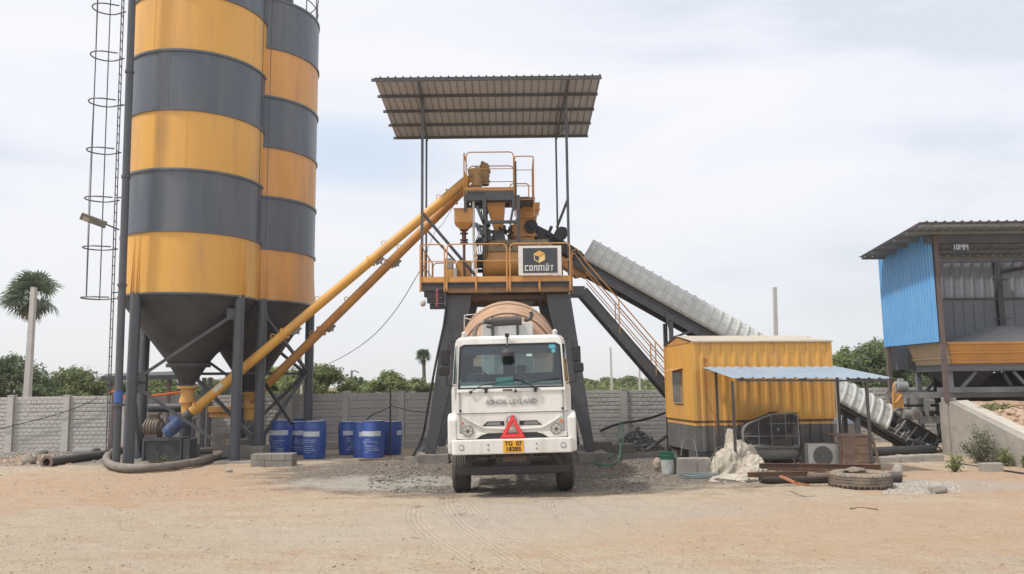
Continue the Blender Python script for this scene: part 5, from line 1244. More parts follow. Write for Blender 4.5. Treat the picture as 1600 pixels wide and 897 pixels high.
# ================================================================== CONTROL CABIN
CYf = 21.0; rzc = R(6)
cxl_ = xat(1086, 640, CYf); cbn = empty('site_cabin', (cxl_, CYf, 0), 'yellow ribbed portable cabin with grey skirt and white roof edge', 'cabin', rz=rzc)
CM = Matrix.Translation((cxl_, CYf, 0)) @ Matrix.Rotation(rzc, 4, 'Z')
def CB_(): m_ = MB(); m_.M = CM; return m_
cz = lambda y: zat(1086, y, CYf)
Wc = 3.66; Dc = 2.45
for _ in range(30):
    e_ = CM @ V((Wc, 0, 0)); px_ = 800 + F * (e_.x) / (e_.y * .992 + .0)
    Wc += (1298 - px_) * .008
z_b, z_s1, z_s2, z_s3, z_t = cz(706), cz(665.5), cz(661.5), cz(657.5), cz(535)
CG = mat('cabin_grey_skirt', (.105, .11, .115), .5, var=.1, scale=2, c2=(.15, .14, .13), f2=.4, s2=2, dust=.4)
CBR = mat('cabin_brown_stripe', (.13, .075, .035), .5)
nf = 13
for nm, a, c_, mm in (('skirt_panel', z_b, z_s1, CG), ('stripe', z_s1, z_s2, YEL), ('stripe', z_s2, z_s3, CBR), ('wall_panel', z_s3, z_t, YEL)):
    m_ = CB_(); corr(m_, (0, 0, a), (Wc, 0, 0), (0, 0, c_ - a), nf, 1, .03, .28, (0, -1, 0)); corr(m_, (0, 0, a), (0, Dc, 0), (0, 0, c_ - a), 16, 1, .014, .4, (-1, 0, 0)); corr(m_, (Wc, 0, a), (0, Dc, 0), (0, 0, c_ - a), 9, 1, .03, .28, (1, 0, 0)); corr(m_, (0, Dc, a), (Wc, 0, 0), (0, 0, c_ - a), nf, 1, .03, .28, (0, 1, 0)); m_.build(nm, mm, cbn)
m_ = CB_(); 
for x, y in ((0, 0), (Wc, 0), (0, Dc), (Wc, Dc)): m_.bx(x - .04, x + .055 if x == 0 else x + .04, y - .04, y + .04, z_s3, z_t + .02)
m_.build('corner_post', YEL, cbn)
m_ = CB_(); zrg = z_t + .25; zg = z_t
m_.prism([(-.02, -.02, zg + .001), (-.02, Dc + .02, zg + .001), (-.02, Dc / 2, zrg - .03)], (.04, 0, 0)); m_.prism([(Wc - .02, -.02, zg + .001), (Wc - .02, Dc + .02, zg + .001), (Wc - .02, Dc / 2, zrg - .03)], (.04, 0, 0)); PIECES.add('gable'); m_.build('gable', YEL2, cbn)
m_ = CB_()
hp = [(-.06, -.08, z_t - .005), (Wc + .06, -.08, z_t - .005), (Wc + .06, -.08, z_t + .035), (-.06, -.08, z_t + .035)]; m_.face(hp)
m_.face([(-.06, -.08, z_t + .035), (Wc + .06, -.08, z_t + .035), (Wc - .35, Dc / 2, zrg), (-.06, Dc / 2, zrg)])
m_.face([(-.06, Dc + .08, z_t + .035), (Wc + .06, Dc + .08, z_t + .035), (Wc - .35, Dc / 2, zrg), (-.06, Dc / 2, zrg)]); m_.face([(Wc + .06, -.08, z_t + .035), (Wc + .06, Dc + .08, z_t + .035), (Wc - .35, Dc / 2, zrg)])
m_.build('roof', mat('white_roof_sheet', (.52, .45, .36), .5, var=.05, c2=(.44, .37, .29), f2=.42), cbn)
m_ = CB_(); wz0, wz1 = cz(632), cz(578); m_.bx(-.045, -.005, .95, 1.72, wz0, wz1); wf = m_.build('window', mat('beige_frame', (.45, .32, .18), .6), cbn)
m_ = CB_(); m_.bx(-.055, -.046, 1.0, 1.67, wz0 + .05, wz1 - .04); m_.build('pane', WGLASS, wf)
m_ = CB_(); m_.prism([(-.02, .85, wz1 + .06), (-.30, .85, wz1 - .01), (-.30, .85, wz1 + .005), (-.02, .85, wz1 + .08)], (0, .95, 0)); m_.build('window_hood', YEL2, cbn)
m_ = CB_(); m_.bx(.02, Wc - .02, .02, Dc - .02, z_b - .02, z_b + .03); m_.bx(0, Wc, 0, .12, z_b - .10, z_b - .021); m_.bx(0, Wc, Dc - .12, Dc, z_b - .10, z_b - .021); m_.build('floor_frame', DGR, cbn)
m_ = CB_(); m_.bx(.30, .36, -.10, -.035, cz(566), cz(560)); m_.tube([(.33, -.07, cz(566)), (.26, -.09, cz(580)), (.30, -.09, cz(620)), (.48, -.09, cz(650)), (.58, -.09, cz(700))], .010, 6); m_.build('lamp_holder', mat('orange_wire', (.40, .15, .07), .6), cbn)
for k, (x, y) in enumerate(((.3, .15), (Wc - .3, .15), (.3, Dc - .2), (Wc - .3, Dc - .2), (Wc / 2, .15))):
    m_ = CB_(); m_.bx(x - .2, x + .2, y - .1, y + .1, -.02, z_b - .101); m_.build('support_block', CONC2, cbn, bevel=.01)

# awning beside the cabin
aw = empty('lean_to_awning', (xat(1250, 600, 19.8), 19.8, 0), 'pale blue ribbed sheet awning on dark posts in front of the yellow cabin', 'awning')
AYf, AYb = 19.35, 20.85; AWP = mat('awning_post_dark', (.045, .042, .048), .55, var=.25, dust=.3)
fl_, fr_ = at(1146, 591, AYf), at(1394, 591.5, AYf); bl_, br_ = at(1097, 574, AYb), at(1304, 573.5, AYb + .2)
m_ = MB(); n = 15; cols = []
for i in range(n):
    for u, h in (((0, 0), (.66, 0), (.74, 1), (.92, 1), (1, 0)) if i == n - 1 else ((0, 0), (.66, 0), (.74, 1), (.92, 1))):
        t_ = (i + u) / n; cols.append([m_.b.verts.new(fl_.lerp(fr_, t_) + V((0, 0, .028 * h))), m_.b.verts.new(bl_.lerp(br_, t_) + V((0, 0, .028 * h)))])
for A_, B_ in zip(cols, cols[1:]): m_.b.faces.new((A_[0], B_[0], B_[1], A_[1]))
m_.build('roof_sheet', AWN, aw, solid=.004)
m_ = MB(); off = V((0, .08, -.05)); m_.beam(fl_ + off + V((.1, 0, 0)), fr_ + off - V((.1, 0, 0)), .04, .05); m_.beam(bl_ + V((.1, -.05, -.05)), br_ + V((-.1, -.05, -.05)), .04, .05)
for t_ in (.1, .5, .85): m_.beam(fl_.lerp(fr_, t_) + V((0, .1, -.07)), bl_.lerp(br_, t_) + V((0, -.1, -.07)), .04, .04)
m_.build('frame_bar', DGR, aw)
for px, py, Y in ((1149, 741, 0), (1360, 735, 0)):
    g0 = gp(px, py); m_ = MB(); x = xat(px - 1, 680, AYf + .1); m_.beam((x, AYf + .1, 0), (x, AYf + .1, fl_.z - .07), .06, .06); m_.build('post', AWP, aw)
for px, Y in ((1121, AYb - .1), (1311, AYb + .1)):
    m_ = MB(); x = xat(px, 640, Y); m_.beam((x, Y, 0), (x, Y, bl_.z - .07), .055, .055); m_.build('post', AWP, aw)

# white conduit on the right back post
m_ = MB(); x = xat(1308, 640, AYb - .05); m_.cyl((x, AYb - .02, .7), (x, AYb - .02, 2.3), .022, seg=8); o = m_.build('conduit', WHT2); tag(o, 'thin white conduit beside the right rear awning post', 'pipe')

# air conditioner outdoor unit
AY = 20.1; ax0, ax1 = xat(1263, 710, AY), xat(1326, 710, AY); az0, az1 = zat(1290, 727, AY), zat(1290, 693.5, AY)
ac = empty('outdoor_aircon_unit', ((ax0 + ax1) / 2, AY, az0), 'white outdoor air conditioner unit with round fan grille beside the compressor', 'air conditioner')
m_ = MB(); m_.bx(ax0, ax1, AY, AY + .36, az0, az1); m_.build('casing', mat('aircon_white', (.50, .50, .47), .5, var=.05, c2=(.42, .40, .36), f2=.42), ac, bevel=.015)
m_ = MB(); m_.bx(ax0 - .07, ax0 - .001, AY + .03, AY + .33, az0, az1 - .01); m_.build('side_vent', mat('grey_vent', (.20, .20, .19), .7), ac)
fx, fz, fr = xat(1286, 712, AY), zat(1286, 712.5, AY), .245
m_ = MB(); m_.cyl((fx, AY - .001, fz), (fx, AY - .008, fz), fr, seg=40); fg = m_.build('fan_opening', mat('fan_dark', (.10, .10, .10), .7), ac)
m_ = MB()
for k in range(1, 8): m_.lathe([(fr * k / 7.2 - .003, 0), (fr * k / 7.2 + .003, 0)], 36, axis=Matrix.Translation((fx, AY - .014, fz)) @ Matrix.Rotation(R(90), 4, 'X'))
for k in range(8): a = k * math.pi / 4; m_.beam((fx, AY - .016, fz), (fx + fr * math.cos(a), AY - .016, fz + fr * math.sin(a)), .008, .006)
m_.build('fan_grille', mat('grille_grey', (.28, .28, .27), .6), ac)
m_ = MB(); m_.cyl((xat(1312, 700, AY), AY - .001, zat(1312, 700, AY)), (xat(1312, 700, AY), AY - .005, zat(1312, 700, AY)), .03, seg=12); m_.build('badge', mat('badge_blue', (.03, .25, .38), .5), ac)
m_ = MB(); m_.bx(ax0 - .05, ax1 + .1, AY - .05, AY + .45, -.02, az0 - .003); o = m_.build('timber_sleeper', WOOD, bevel=.01); tag(o, 'dark timber sleeper under the white air conditioner unit', 'timber')

# compressor
KY2 = 20.35
cpz = lambda y: zat(1205, y, KY2); cpx = lambda x: xat(x, 690, KY2)
kc = empty('air_compressor', (cpx(1205), KY2, 0), 'grey belt driven air compressor with wire guard and lying tank', 'compressor')
m_ = MB(); zt = cpz(707); rt = (cpz(697) - cpz(720)) / 2 + .02; x0_, x1_ = cpx(1162), cpx(1254)
m_.tube([(x0_, KY2 + .2, zt), (x0_ + .05, KY2 + .2, zt), (x0_ + .14, KY2 + .2, zt), (x1_ - .14, KY2 + .2, zt), (x1_ - .05, KY2 + .2, zt), (x1_, KY2 + .2, zt)], [rt * .3, rt * .75, rt, rt, rt * .75, rt * .3], 32); m_.build('tank', GMACH, kc, smooth=True)
m_ = MB()
for px in (1175, 1238): m_.beam((cpx(px), KY2, zt - rt * .7), (cpx(px) + .05, KY2 - .03, cpz(727)), .05, .02); m_.beam((cpx(px), KY2 + .4, zt - rt * .7), (cpx(px) + .05, KY2 + .45, cpz(727)), .05, .02)
m_.bx(x0_ + .1, x1_ - .08, KY2 - .05, KY2 + .45, cpz(700.5), cpz(698.5)); m_.build('stand', GMACH, kc)
hull = [(1160, 694), (1160, 673), (1163, 666), (1169, 661), (1188, 653.5), (1206, 647), (1238, 646), (1245.5, 650), (1246, 697)]
m_ = MB(); P_ = [(cpx(x), KY2 - .12, cpz(y)) for x, y in hull]; m_.tube(P_, .022, 8); m_.tube([(x + .06, y + .32, z - .01) for x, y, z in P_], .018, 8)
for a, c_ in (((1160, 681), (1246, 681)), ((1199, 662), (1246, 661)), ((1204, 648), (1204, 697)), ((1226, 647), (1226, 684)), ((1184, 655), (1184, 694)), ((1160, 697), (1246, 697))): m_.cyl((cpx(a[0]), KY2 - .125, cpz(a[1])), (cpx(c_[0]), KY2 - .125, cpz(c_[1])), .010, seg=6)
m_.build('guard_frame', GMACH, kc, smooth=True)
m_ = MB()
for k in range(36):
    x = cpx(1163 + k * 2.3); y_top = 646 + max(0, (1206 - (1163 + k * 2.3))) * .42; m_.beam((x, KY2 - .11, cpz(697)), (x, KY2 - .11, cpz(y_top + 1)), .007, .004)
for k in range(19): y_ = 649 + k * 2.5; xs_m = 1161 + max(0, (665 - y_)) * 2.5; m_.beam((cpx(xs_m), KY2 - .108, cpz(y_)), (cpx(1245), KY2 - .108, cpz(y_)), .004, .007)
m_.build('wire_mesh', DGR, kc)
m_ = MB(); m_.prism([(x + .04, KY2 + .36, z) for x, y, z in P_], (0, .015, 0)); m_.build('dark_backing', mat('dark_backing_sheet', (.06, .055, .05), .6, var=.4, scale=9, c2=(.12, .09, .07), f2=.45, s2=6), kc)  # backing sheet added behind the mesh so the machine reads darker
m_ = MB(); fwx, fwz = cpx(1217), cpz(671)
m_.lathe([(.0, .0), (.06, .0), (.06, .05), (.2, .03), (.2, .06), (.25, .06), (.25, 0), (.2, 0)], 32, axis=Matrix.Translation((fwx, KY2 + .02, fwz)) @ Matrix.Rotation(R(90), 4, 'X')); m_.cyl((cpx(1176), KY2, cpz(683)), (cpx(1176), KY2 - .05, cpz(683)), .09, seg=20)
m_.tube([(cpx(1172), KY2 - .02, cpz(677)), (cpx(1212), KY2 - .02, cpz(658))], .012, 6); m_.build('flywheel', BLK, kc)
m_ = MB(); m_.cyl((fwx + .03, KY2 + .05, fwz), (fwx + .03, KY2 + .40, fwz), .15, seg=20); m_.bx(cpx(1206), cpx(1240), KY2 + .08, KY2 + .34, fwz + .05, cpz(650)); m_.bx(cpx(1210), cpx(1238), KY2 + .05, KY2 + .3, cpz(697), fwz - .1)
for k in range(6): m_.bx(cpx(1205), cpx(1241), KY2 + .06, KY2 + .36, cpz(668 - 2.8 * k), cpz(668 - 2.8 * k) + .012)
m_.cyl((cpx(1176), KY2 + .1, cpz(684)), (cpx(1176), KY2 + .42, cpz(684)), .12, seg=20); m_.build('pump_block', mat('oily_brown_metal', (.13, .09, .06), .5, .3, var=.3, scale=10), kc)
m_ = MB(); m_.cyl((cpx(1216), KY2 - .005, fwz), (cpx(1216), KY2 - .05, fwz), .03, seg=12); m_.build('hub_cap', WHT2, kc)
m_ = MB(); m_.bx(cpx(1238), cpx(1246), KY2 - .08, KY2 + .3, cpz(664), cpz(645)); m_.bx(cpx(1204), cpx(1216), KY2, KY2 + .1, cpz(646), cpz(643.5)); m_.cyl((cpx(1240), KY2 + .1, cpz(668)), (cpx(1240), KY2 + .1, cpz(697)), .045, seg=12); m_.build('air_filter', BLK, kc, bevel=.01)

# tarpaulin heap
random.seed(11)
def cloth(c, d, seed, n=46, amp=.40):
    def f(u, v):
        a = u * 2 * math.pi; e_ = v * math.pi / 2 * 1.02
        p = V((math.cos(a) * math.sin(e_), math.sin(a) * math.sin(e_), math.cos(e_)))
        k = 1; s_ = 1.7; am = amp
        for o_ in range(4): k += am * (2.6 * abs(mnoise.noise(p * s_ + V((seed, seed * 2.1, o_ * 5)))) - .55); s_ *= 1.9; am *= .62
        return (c[0] + p.x * d[0] * k, c[1] + p.y * d[1] * k, max(c[2] + p.z * d[2] * k, .005))
    return f
m_ = MB()
tpn = lambda x, y: gp(x, y)
g0 = gp(1160, 744); pk = [(1160, 740, .48, .40, .70), (1140, 742, .38, .34, .56), (1180, 744, .30, .32, .44), (1146, 736, .19, .22, .92), (1150, 752, .50, .22, .14), (1170, 750, .22, .26, .26)]
pk = [(gp(a, b_).x, gp(a, b_).y + .1, c_, d_, e_) for a, b_, c_, d_, e_ in pk]
def tarp(u, v):
    x = g0.x + (u - .5) * 1.9; y = g0.y + .1 + (v - .5) * 1.5
    wv = mnoise.noise_vector(V((x * 2.6, y * 2.6, 3.3))); X_, Y_ = x + .16 * wv.x, y + .16 * wv.y
    h = 0
    for a, b_, c_, d_, e_ in pk:
        q = 1 - ((X_ - a) / c_) ** 2 - ((Y_ - b_) / d_) ** 2
        if q > 0: h = max(h, e_ * q ** .42)
    n1 = mnoise.noise(V((X_ * 2.4, Y_ * 2.4, h * 2.4 + 5))); n2 = mnoise.noise(V((X_ * 5.3 + 9, Y_ * 5.3, h * 4))); n3 = mnoise.noise(V((X_ * 11, Y_ * 11, h * 9)))
    f = .55 * abs(n1) + .42 * abs(n2) + .22 * abs(n3) - .12
    dx, dy = X_ - g0.x, Y_ - g0.y - .1; k_ = min(1, h * 4)
    return (x + .16 * n1 * k_ + .08 * n2 * k_, y + .12 * n2 * k_ - .22 * f * k_, max(h * (1 + .75 * (f - .10)) - (0 if h > .02 else .03), -.03))
for q_, (a, b_, c_, d_, e_) in enumerate(pk):
    r0_ = bmesh.ops.create_icosphere(m_.b, subdivisions=5, radius=1)
    for v in r0_['verts']:
        p = v.co.copy(); k = 1
        for f_, am in ((1.5, .42), (3.1, .26), (6.5, .13)):
            n_ = mnoise.noise(p * f_ + V((q_ * 5.1, 2.2, f_))); k += am * (.30 - 1.0 * abs(n_))     # folds meeting in creases
        v.co = V((a + p.x * c_ * k, b_ + p.y * d_ * k, max(-.02, p.z * e_ * k)))
o = m_.build('crumpled_tarpaulin', TARP, smooth=True, angle=50); tag(o, 'crumpled cream tarpaulin heap round the left awning post', 'tarpaulin')

# wooden crate
WY2 = 19.95; wx0, wx1 = xat(1313, 710, WY2), xat(1362, 710, WY2); wz1 = zat(1330, 682, WY2)
wc = empty('wooden_crate', ((wx0 + wx1) / 2, WY2, 0), 'weathered wooden crate with plank sides right of the air conditioner', 'crate')
for k in range(4):
    h = (wz1 - .02) / 4; m_ = MB(); m_.bx(wx0, wx1, WY2, WY2 + .03, .01 + k * h, .01 + (k + 1) * h - .012); m_.bx(wx1 + .001, wx1 + .03, WY2, WY2 + .8, .01 + k * h, .01 + (k + 1) * h - .012); m_.build('plank', WOOD, wc)
m_ = MB(); m_.bx(wx0 - .08, wx1 + .05, WY2 - .02, WY2 + .85, wz1, wz1 + .03); m_.beam((wx1 + .02, WY2 - .03, wz1), (wx1 + .20, WY2 - .03, 0), .06, .05); m_.bx(wx0 + .05, wx0 + .1, WY2 - .03, WY2 - .001, 0, wz1); m_.build('lid', WOOD, wc)

# scrap: big pipe, beams, bars, tyre
p0, p1 = gp(1190, 757), gp(1412, 755)
m_ = MB(); z_ = .115; n = 24; a, c_ = V((p0.x, p0.y + .1, z_)), V((p1.x, p1.y + .15, z_)); m_.cyl(a, c_, .115, seg=24, cap=False); m_.cyl(a, c_, .10, seg=24, cap=False)
dd = (c_ - a).normalized(); m_.lathe([(.10, 0), (.115, 0)], 24, axis=Matrix.Translation(a) @ dd.to_track_quat('Z', 'Y').to_matrix().to_4x4()); m_.lathe([(.10, 0), (.115, 0)], 24, axis=Matrix.Translation(c_) @ dd.to_track_quat('Z', 'Y').to_matrix().to_4x4())
o = m_.build('black_pipe', MUFF, smooth=True); tag(o, 'thick black pipe lying on the ground in front of the scrap', 'pipe')
SC = [((1186, 728), (1376, 730), .35, .09, 'long rusty steel beam lying uppermost in front of the compressor', RUST), ((1168, 742), (1262, 740), .26, .08, 'rusty flat bar lying behind the black pipe near the tarpaulin', RUST),
      ((1262, 742), (1372, 741), .24, .07, 'brown timber plank lying behind the black pipe', WOOD)]
for a, c_, z_, w_, lb_, mm in SC:
    g0, g1 = gp(*a, z=z_), gp(*c_, z=z_); m_ = MB(); m_.ibeam(g0, g1, w_, w_ * 1.3, .012) if mm is RUST else m_.beam(g0, g1, .12, .05); o = m_.build('scrap_beam' if mm is RUST else 'scrap_plank', mm); tag(o, lb_, 'steel beam' if mm is RUST else 'plank', 'scrap lying by the awning')
for a, c_, zz_, lb_ in (((1219, 744), (1249, 757), (.30, .26), 'short orange primed bar leaning over the black pipe on the left'), ((1238, 753), (1264, 758), (.30, .22), 'short orange primed bar leaning over the black pipe beside another')):
    g0, g1 = gp(*a, z=zz_[0]), gp(*c_, z=zz_[1]); g0.y -= .02; m_ = MB(); m_.beam(g0, g1, .05, .04); o = m_.build('scrap_bar', mat('orange_primer', (.42, .17, .07), .75, var=.25, scale=8)); tag(o, lb_, 'steel bar', 'orange bars on the pipe')
m_ = MB(); random.seed(5)
for k in range(26):
    g0 = gp(random.uniform(1172, 1300), random.uniform(738, 748)); a = random.uniform(-.5, .5); L_ = random.uniform(.2, .9); m_.beam((g0.x, g0.y, random.uniform(.03, .22)), (g0.x + L_ * math.cos(a), g0.y + .2 * math.sin(a), random.uniform(.03, .25)), random.uniform(.015, .07), .02)
o = m_.build('scrap_offcuts', RUST); tag(o, None, None, None, 'stuff')
tg_ = gp(1344, 760); trr = .635
ty = empty('old_truck_tyre', (tg_.x, tg_.y, 0), 'old dusty truck tyre lying flat beside the black pipe', 'tyre')
TYRE = mat('dusty_tyre', (.085, .075, .062), .9, var=.25, scale=9, c2=(.20, .165, .125), f2=.45, s2=5, dust=.9, bump=.4)
m_ = MB(); hh = .31
m_.lathe([(.36, .05), (.40, .01), (.54, .0), (.60, .03), (trr - .005, .06)] + sum([[(trr, .065 + k * .06), (trr, .105 + k * .06), (trr - .014, .108 + k * .06), (trr - .014, .122 + k * .06)] for k in range(3)], []) + [(trr, hh - .06), (.60, hh - .03), (.54, hh), (.40, hh - .01), (.36, hh - .05)], 64, (tg_.x, tg_.y, 0)); m_.build('tread', TYRE, ty, smooth=True, angle=28)
m_ = MB()
for k in range(72): a = k * math.pi / 36; m_.box((tg_.x + (trr - .009) * math.cos(a), tg_.y + (trr - .009) * math.sin(a), .045 + (.0 if k % 2 else .205)), (.02, .028, .05), Matrix.Rotation(a, 3, 'Z'))
m_.build('tread_lugs', TYRE, ty)
m_ = MB(); m_.lathe([(.0, .16), (.28, .16), (.35, .20), (.37, .24)], 32, (tg_.x, tg_.y, 0)); m_.build('dirt_fill', mat('tyre_dirt', (.24, .20, .15), .95, var=.2), ty)
o = MB().blob((tg_.x + .02, tg_.y + .25, .31), (.22, .13, .07), 3, .3, 1.6, 3).build('rag', TYRE, smooth=True); tag(o, 'dusty rag lying on top of the old truck tyre', 'rag')

# bucket, sack, blocks, coil near the cabin
bg_ = gp(1043.5, 739.5)
bk = empty('plastic_bucket', bg_, 'dirty white bucket with dark green upper part left of the cabin', 'bucket')
m_ = MB(); m_.lathe([(0, .01), (.145, .0), (.17, .34), (.165, .34)], 28, bg_); m_.build('bucket_body', BUCKW, bk, smooth=True)
m_ = MB(); m_.lathe([(.172, .341), (.185, .50), (.195, .505), (.195, .52), (.178, .52), (.162, .345)], 28, bg_); m_.lathe([(.178, .42), (.19, .425), (.19, .44), (.18, .445)], 28, bg_); m_.build('bucket_rim', BUCKG, bk, smooth=True)
o = MB().blob(gp(1029, 737) + V((0, .15, .17)), (.12, .11, .16), 3, .25, 1.5, 2).build('cement_sack', SACK, smooth=True); tag(o, 'beige crumpled sack leaning behind the green topped bucket', 'sack')
BLOCKS = [((1059, 741), (1114, 741), 717, .4, 'long concrete block in front of the cabin skirt beside the bucket'),]
for a, c_, yt, dp, lb_ in BLOCKS:
    g0, g1 = gp(*a), gp(*c_); zt = zat(a[0], yt, g0.y); m_ = MB(); m_.bx(g0.x, g1.x, g0.y, g0.y + dp, -.02, zt); o = m_.build('concrete_block', CONC, bevel=.012); tag(o, lb_, 'concrete block')
m_ = MB(); random.seed(2)
for k in range(7):
    g0 = gp(1094, 745); m_.tube([(g0.x + (.28 + .04 * k) * math.cos(a) + .04 * math.sin(3 * a + k), g0.y + (.22 + .03 * k) * math.sin(a), .02 + .015 * (k % 3)) for a in [j * math.pi / 14 + k for j in range(29)]], .012, 6)
m_.tube([gp(1088, 742), at(1091, 720, 19.2), at(1085, 690, 19.9), at(1076, 683, 20.2), at(1066, 690, 20.0), at(1064, 712, 19.6)], .008, 6); m_.tube([gp(1102, 744), at(1108, 722, 19.3), at(1120, 700, 20.0), at(1150, 693, 20.4)], .008, 6)
o = m_.build('hose_coil', mat('grey_blue_hose', (.18, .22, .22), .6), smooth=True); tag(o, 'thin grey hose coiled on the ground in front of the cabin', 'hose')

# green hose and cables by the wall
m_ = MB(); hp0 = at(968, 660, 28.7)
for k in range(3):
    a = [hp0 + V((.05 * k, -.05 * k, -.02)), at(963 + 6 * k, 685, 26.0), at(972 - k * 2, 705, 24.6)]
    a += [gp(969 - 2 * k, 722 + 2 * k) + V((0, 0, .04)), gp(950 - 4 * k, 729 + k) + V((0, 0, .04)), gp(928, 724 + k) + V((0, 0, .04))] if k else [gp(955, 715) + V((0, 0, .04)), gp(940, 722) + V((0, 0, .04)), gp(928, 724) + V((0, 0, .04))]
    # smooth the polyline
    pts = [V(p) for p in a]
    for _ in range(3): pts = [pts[0]] + sum([[p.lerp(q, .25), p.lerp(q, .75)] for p, q in zip(pts, pts[1:])], []) + [pts[-1]]
    m_.tube(pts, .018, 8)
o = m_.build('green_hose', GREENH, smooth=True); tag(o, 'green hose hung on the wall post and looping onto the ground', 'hose')
def cable(name, pts, r, m, lb_, cat='cable', it=3):
    pts = [V(p) for p in pts]
    for _ in range(it): pts = [pts[0]] + sum([[p.lerp(q, .25), p.lerp(q, .75)] for p, q in zip(pts, pts[1:])], []) + [pts[-1]]
    mb = MB(); mb.tube(pts, r, 8); o = mb.build(name, m, smooth=True); return tag(o, lb_, cat)
for i, (xa, xb, yb_, yt_, lb_) in enumerate(((928, 958, 706, 690, 'low dark concrete block left of the green hose by the wall'), (962, 992, 708, 694, 'low dark concrete block under the rubble right of the green hose'))):
    ga, gb2 = gp(xa, yb_), gp(xb, yb_); m_ = MB(); m_.bx(ga.x, gb2.x, ga.y, ga.y + .4, -.02, zat(xa, yt_, ga.y)); o = m_.build('concrete_block', CONC2, bevel=.02); origin_to(o, ga); tag(o, lb_, 'concrete block')
cable('black_hose', [gp(908, 690), at(940, 672, 28.6), at(968, 661, 28.75), at(1005, 657, 28.7), at(1046, 643, 27)], .045, BLK, 'thick black hose crossing the wall right of the truck', 'hose', 2)
cable('grey_pipe', [gp(1008, 705), at(1030, 690, 27), at(1046, 678, 25.6)], .06, GMACH, 'grey pipe rising from the rubble to behind the cabin', 'pipe', 1)
cable('wall_wire', [at(-5, 671, 28.85), at(50, 658, 28.85), at(105, 643, 28.85), at(148, 625, 28.85), at(152, 620, 28.9)], .015, BLK, 'black wire sagging across the wall at the far left')
cable('sagging_cable', [at(420, 585, 30.5), at(470, 582, 30), at(510, 572, 29), at(575, 535, 27), at(620, 485, 25.5), at(655, 425, 24)], .011, BLK, 'black cable sagging from the tower towards the silos')
cable('drooping_cable', [at(690, 455, TY), at(700, 480, TY), at(682, 560, TY - .3), at(668, 640, TY - .3), at(660, 690, TY - .3), gp(645, 712)], .035, BLK, 'black cable running down the left leg of the tower')
cable('thin_wire', [at(724, 285, 24.3), at(700, 340, 24), at(672, 372, 24), at(660, 432, 24)], .008, BLK, 'thin wire stretched below the upper ends of the screw conveyors', it=1)

# rubble pile by wall
def stones(name, m, n, fn, r0, r1, seed, flat=.7):
    random.seed(seed); vs, fs = [], []
    base = [(1, 0, 0), (-1, 0, 0), (0, 1, 0), (0, -1, 0), (0, 0, 1), (0, 0, -1)]; F_ = [(0, 2, 4), (2, 1, 4), (1, 3, 4), (3, 0, 4), (2, 0, 5), (1, 2, 5), (3, 1, 5), (0, 3, 5)]
    cube = [(x, y, z) for x in (-1, 1) for y in (-1, 1) for z in (-1, 1)]; CF_ = [(0, 1, 3, 2), (4, 6, 7, 5), (0, 4, 5, 1), (2, 3, 7, 6), (0, 2, 6, 4), (1, 5, 7, 3)]
    for i in range(n):
        x, y, z = fn(i); r = r0 * (r1 / r0) ** (random.random() ** 2.2); a = random.random() * 6.3; e = random.random() * .8; k = len(vs)
        M_ = Euler((e, random.random() * .8, a)).to_matrix()
        B_, G_ = (cube, CF_) if random.random() < .5 else (base, F_)
        for b_ in B_:
            q = M_ @ (V(b_) * r * random.uniform(.6, 1.1) * (.75 if B_ is cube else 1)); vs.append((x + q.x, y + q.y, z + q.z * flat))
        for f in G_: fs.append(tuple(k + j for j in f))
    me = bpy.data.meshes.new(name); me.from_pydata(vs, [], fs); me.update(); o = bpy.data.objects.new(name, me); col.objects.link(o); me.materials.append(m); return o
def heap(cx, cy_, rx_, ry_, hz):
    def f(i):
        while 1:
            u, v = random.uniform(-1, 1), random.uniform(-1, 1)
            if u * u + v * v < 1: break
        return cx + u * rx_, cy_ + v * ry_, hz * (1 - math.sqrt(u * u + v * v)) * random.uniform(.75, 1.05) + .02
    return f
c0 = gp(1001, 704)
o = stones('rubble_pile', RUBB, 1300, heap(c0.x, c0.y + .7, .88, .85, .72), .03, .13, 4); o['kind'] = 'stuff'
c0 = gp(915, 712); o = stones('loose_rubble', RUBB, 420, heap(c0.x + .9, c0.y + 1.6, 1.6, .6, .14), .02, .09, 5); o['kind'] = 'stuff'
def scatter(x0, x1, y0, y1, zf=None, dens=None):
    def f(i):
        while 1:
            g0 = gp(random.uniform(x0, x1), random.uniform(y0, y1))
            if dens is None or random.random() < dens(g0.x, g0.y): break
        return g0.x, g0.y, ground_h(g0.x, g0.y) + .004
    return f
PEB = mat('pebble', (.36, .29, .22), .95, var=.35, scale=5, c2=(.46, .40, .33), f2=.45, s2=3)
clump = lambda x, y: 1 if fbm(x, y, .8, 3) > .05 else .18
o = stones('pebbles', PEB, 3600, scatter(-20, 1620, 724, 895, None, clump), .005, .024, 6, .7); o['kind'] = 'stuff'
o = stones('far_pebbles', PEB, 1800, scatter(-20, 1620, 712, 775, None, clump), .01, .035, 7, .8); o['kind'] = 'stuff'
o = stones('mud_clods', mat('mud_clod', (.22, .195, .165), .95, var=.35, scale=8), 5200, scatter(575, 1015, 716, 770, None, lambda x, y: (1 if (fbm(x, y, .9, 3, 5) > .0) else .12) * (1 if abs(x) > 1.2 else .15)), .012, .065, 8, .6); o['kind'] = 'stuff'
o = stones('grey_gravel', mat('grey_gravel', (.30, .285, .265), .95, var=.3, scale=8), 3800, scatter(-30, 250, 700, 722), .015, .06, 9); o['kind'] = 'stuff'
o = stones('red_dirt_clods', DIRTR, 700, scatter(-10, 110, 712, 728, None, clump), .02, .09, 10, .6); o['kind'] = 'stuff'
o = stones('right_gravel', mat('pale_gravel', (.48, .46, .42), .95, var=.2, scale=8), 1500, scatter(1380, 1500, 752, 772), .008, .03, 12); o['kind'] = 'stuff'
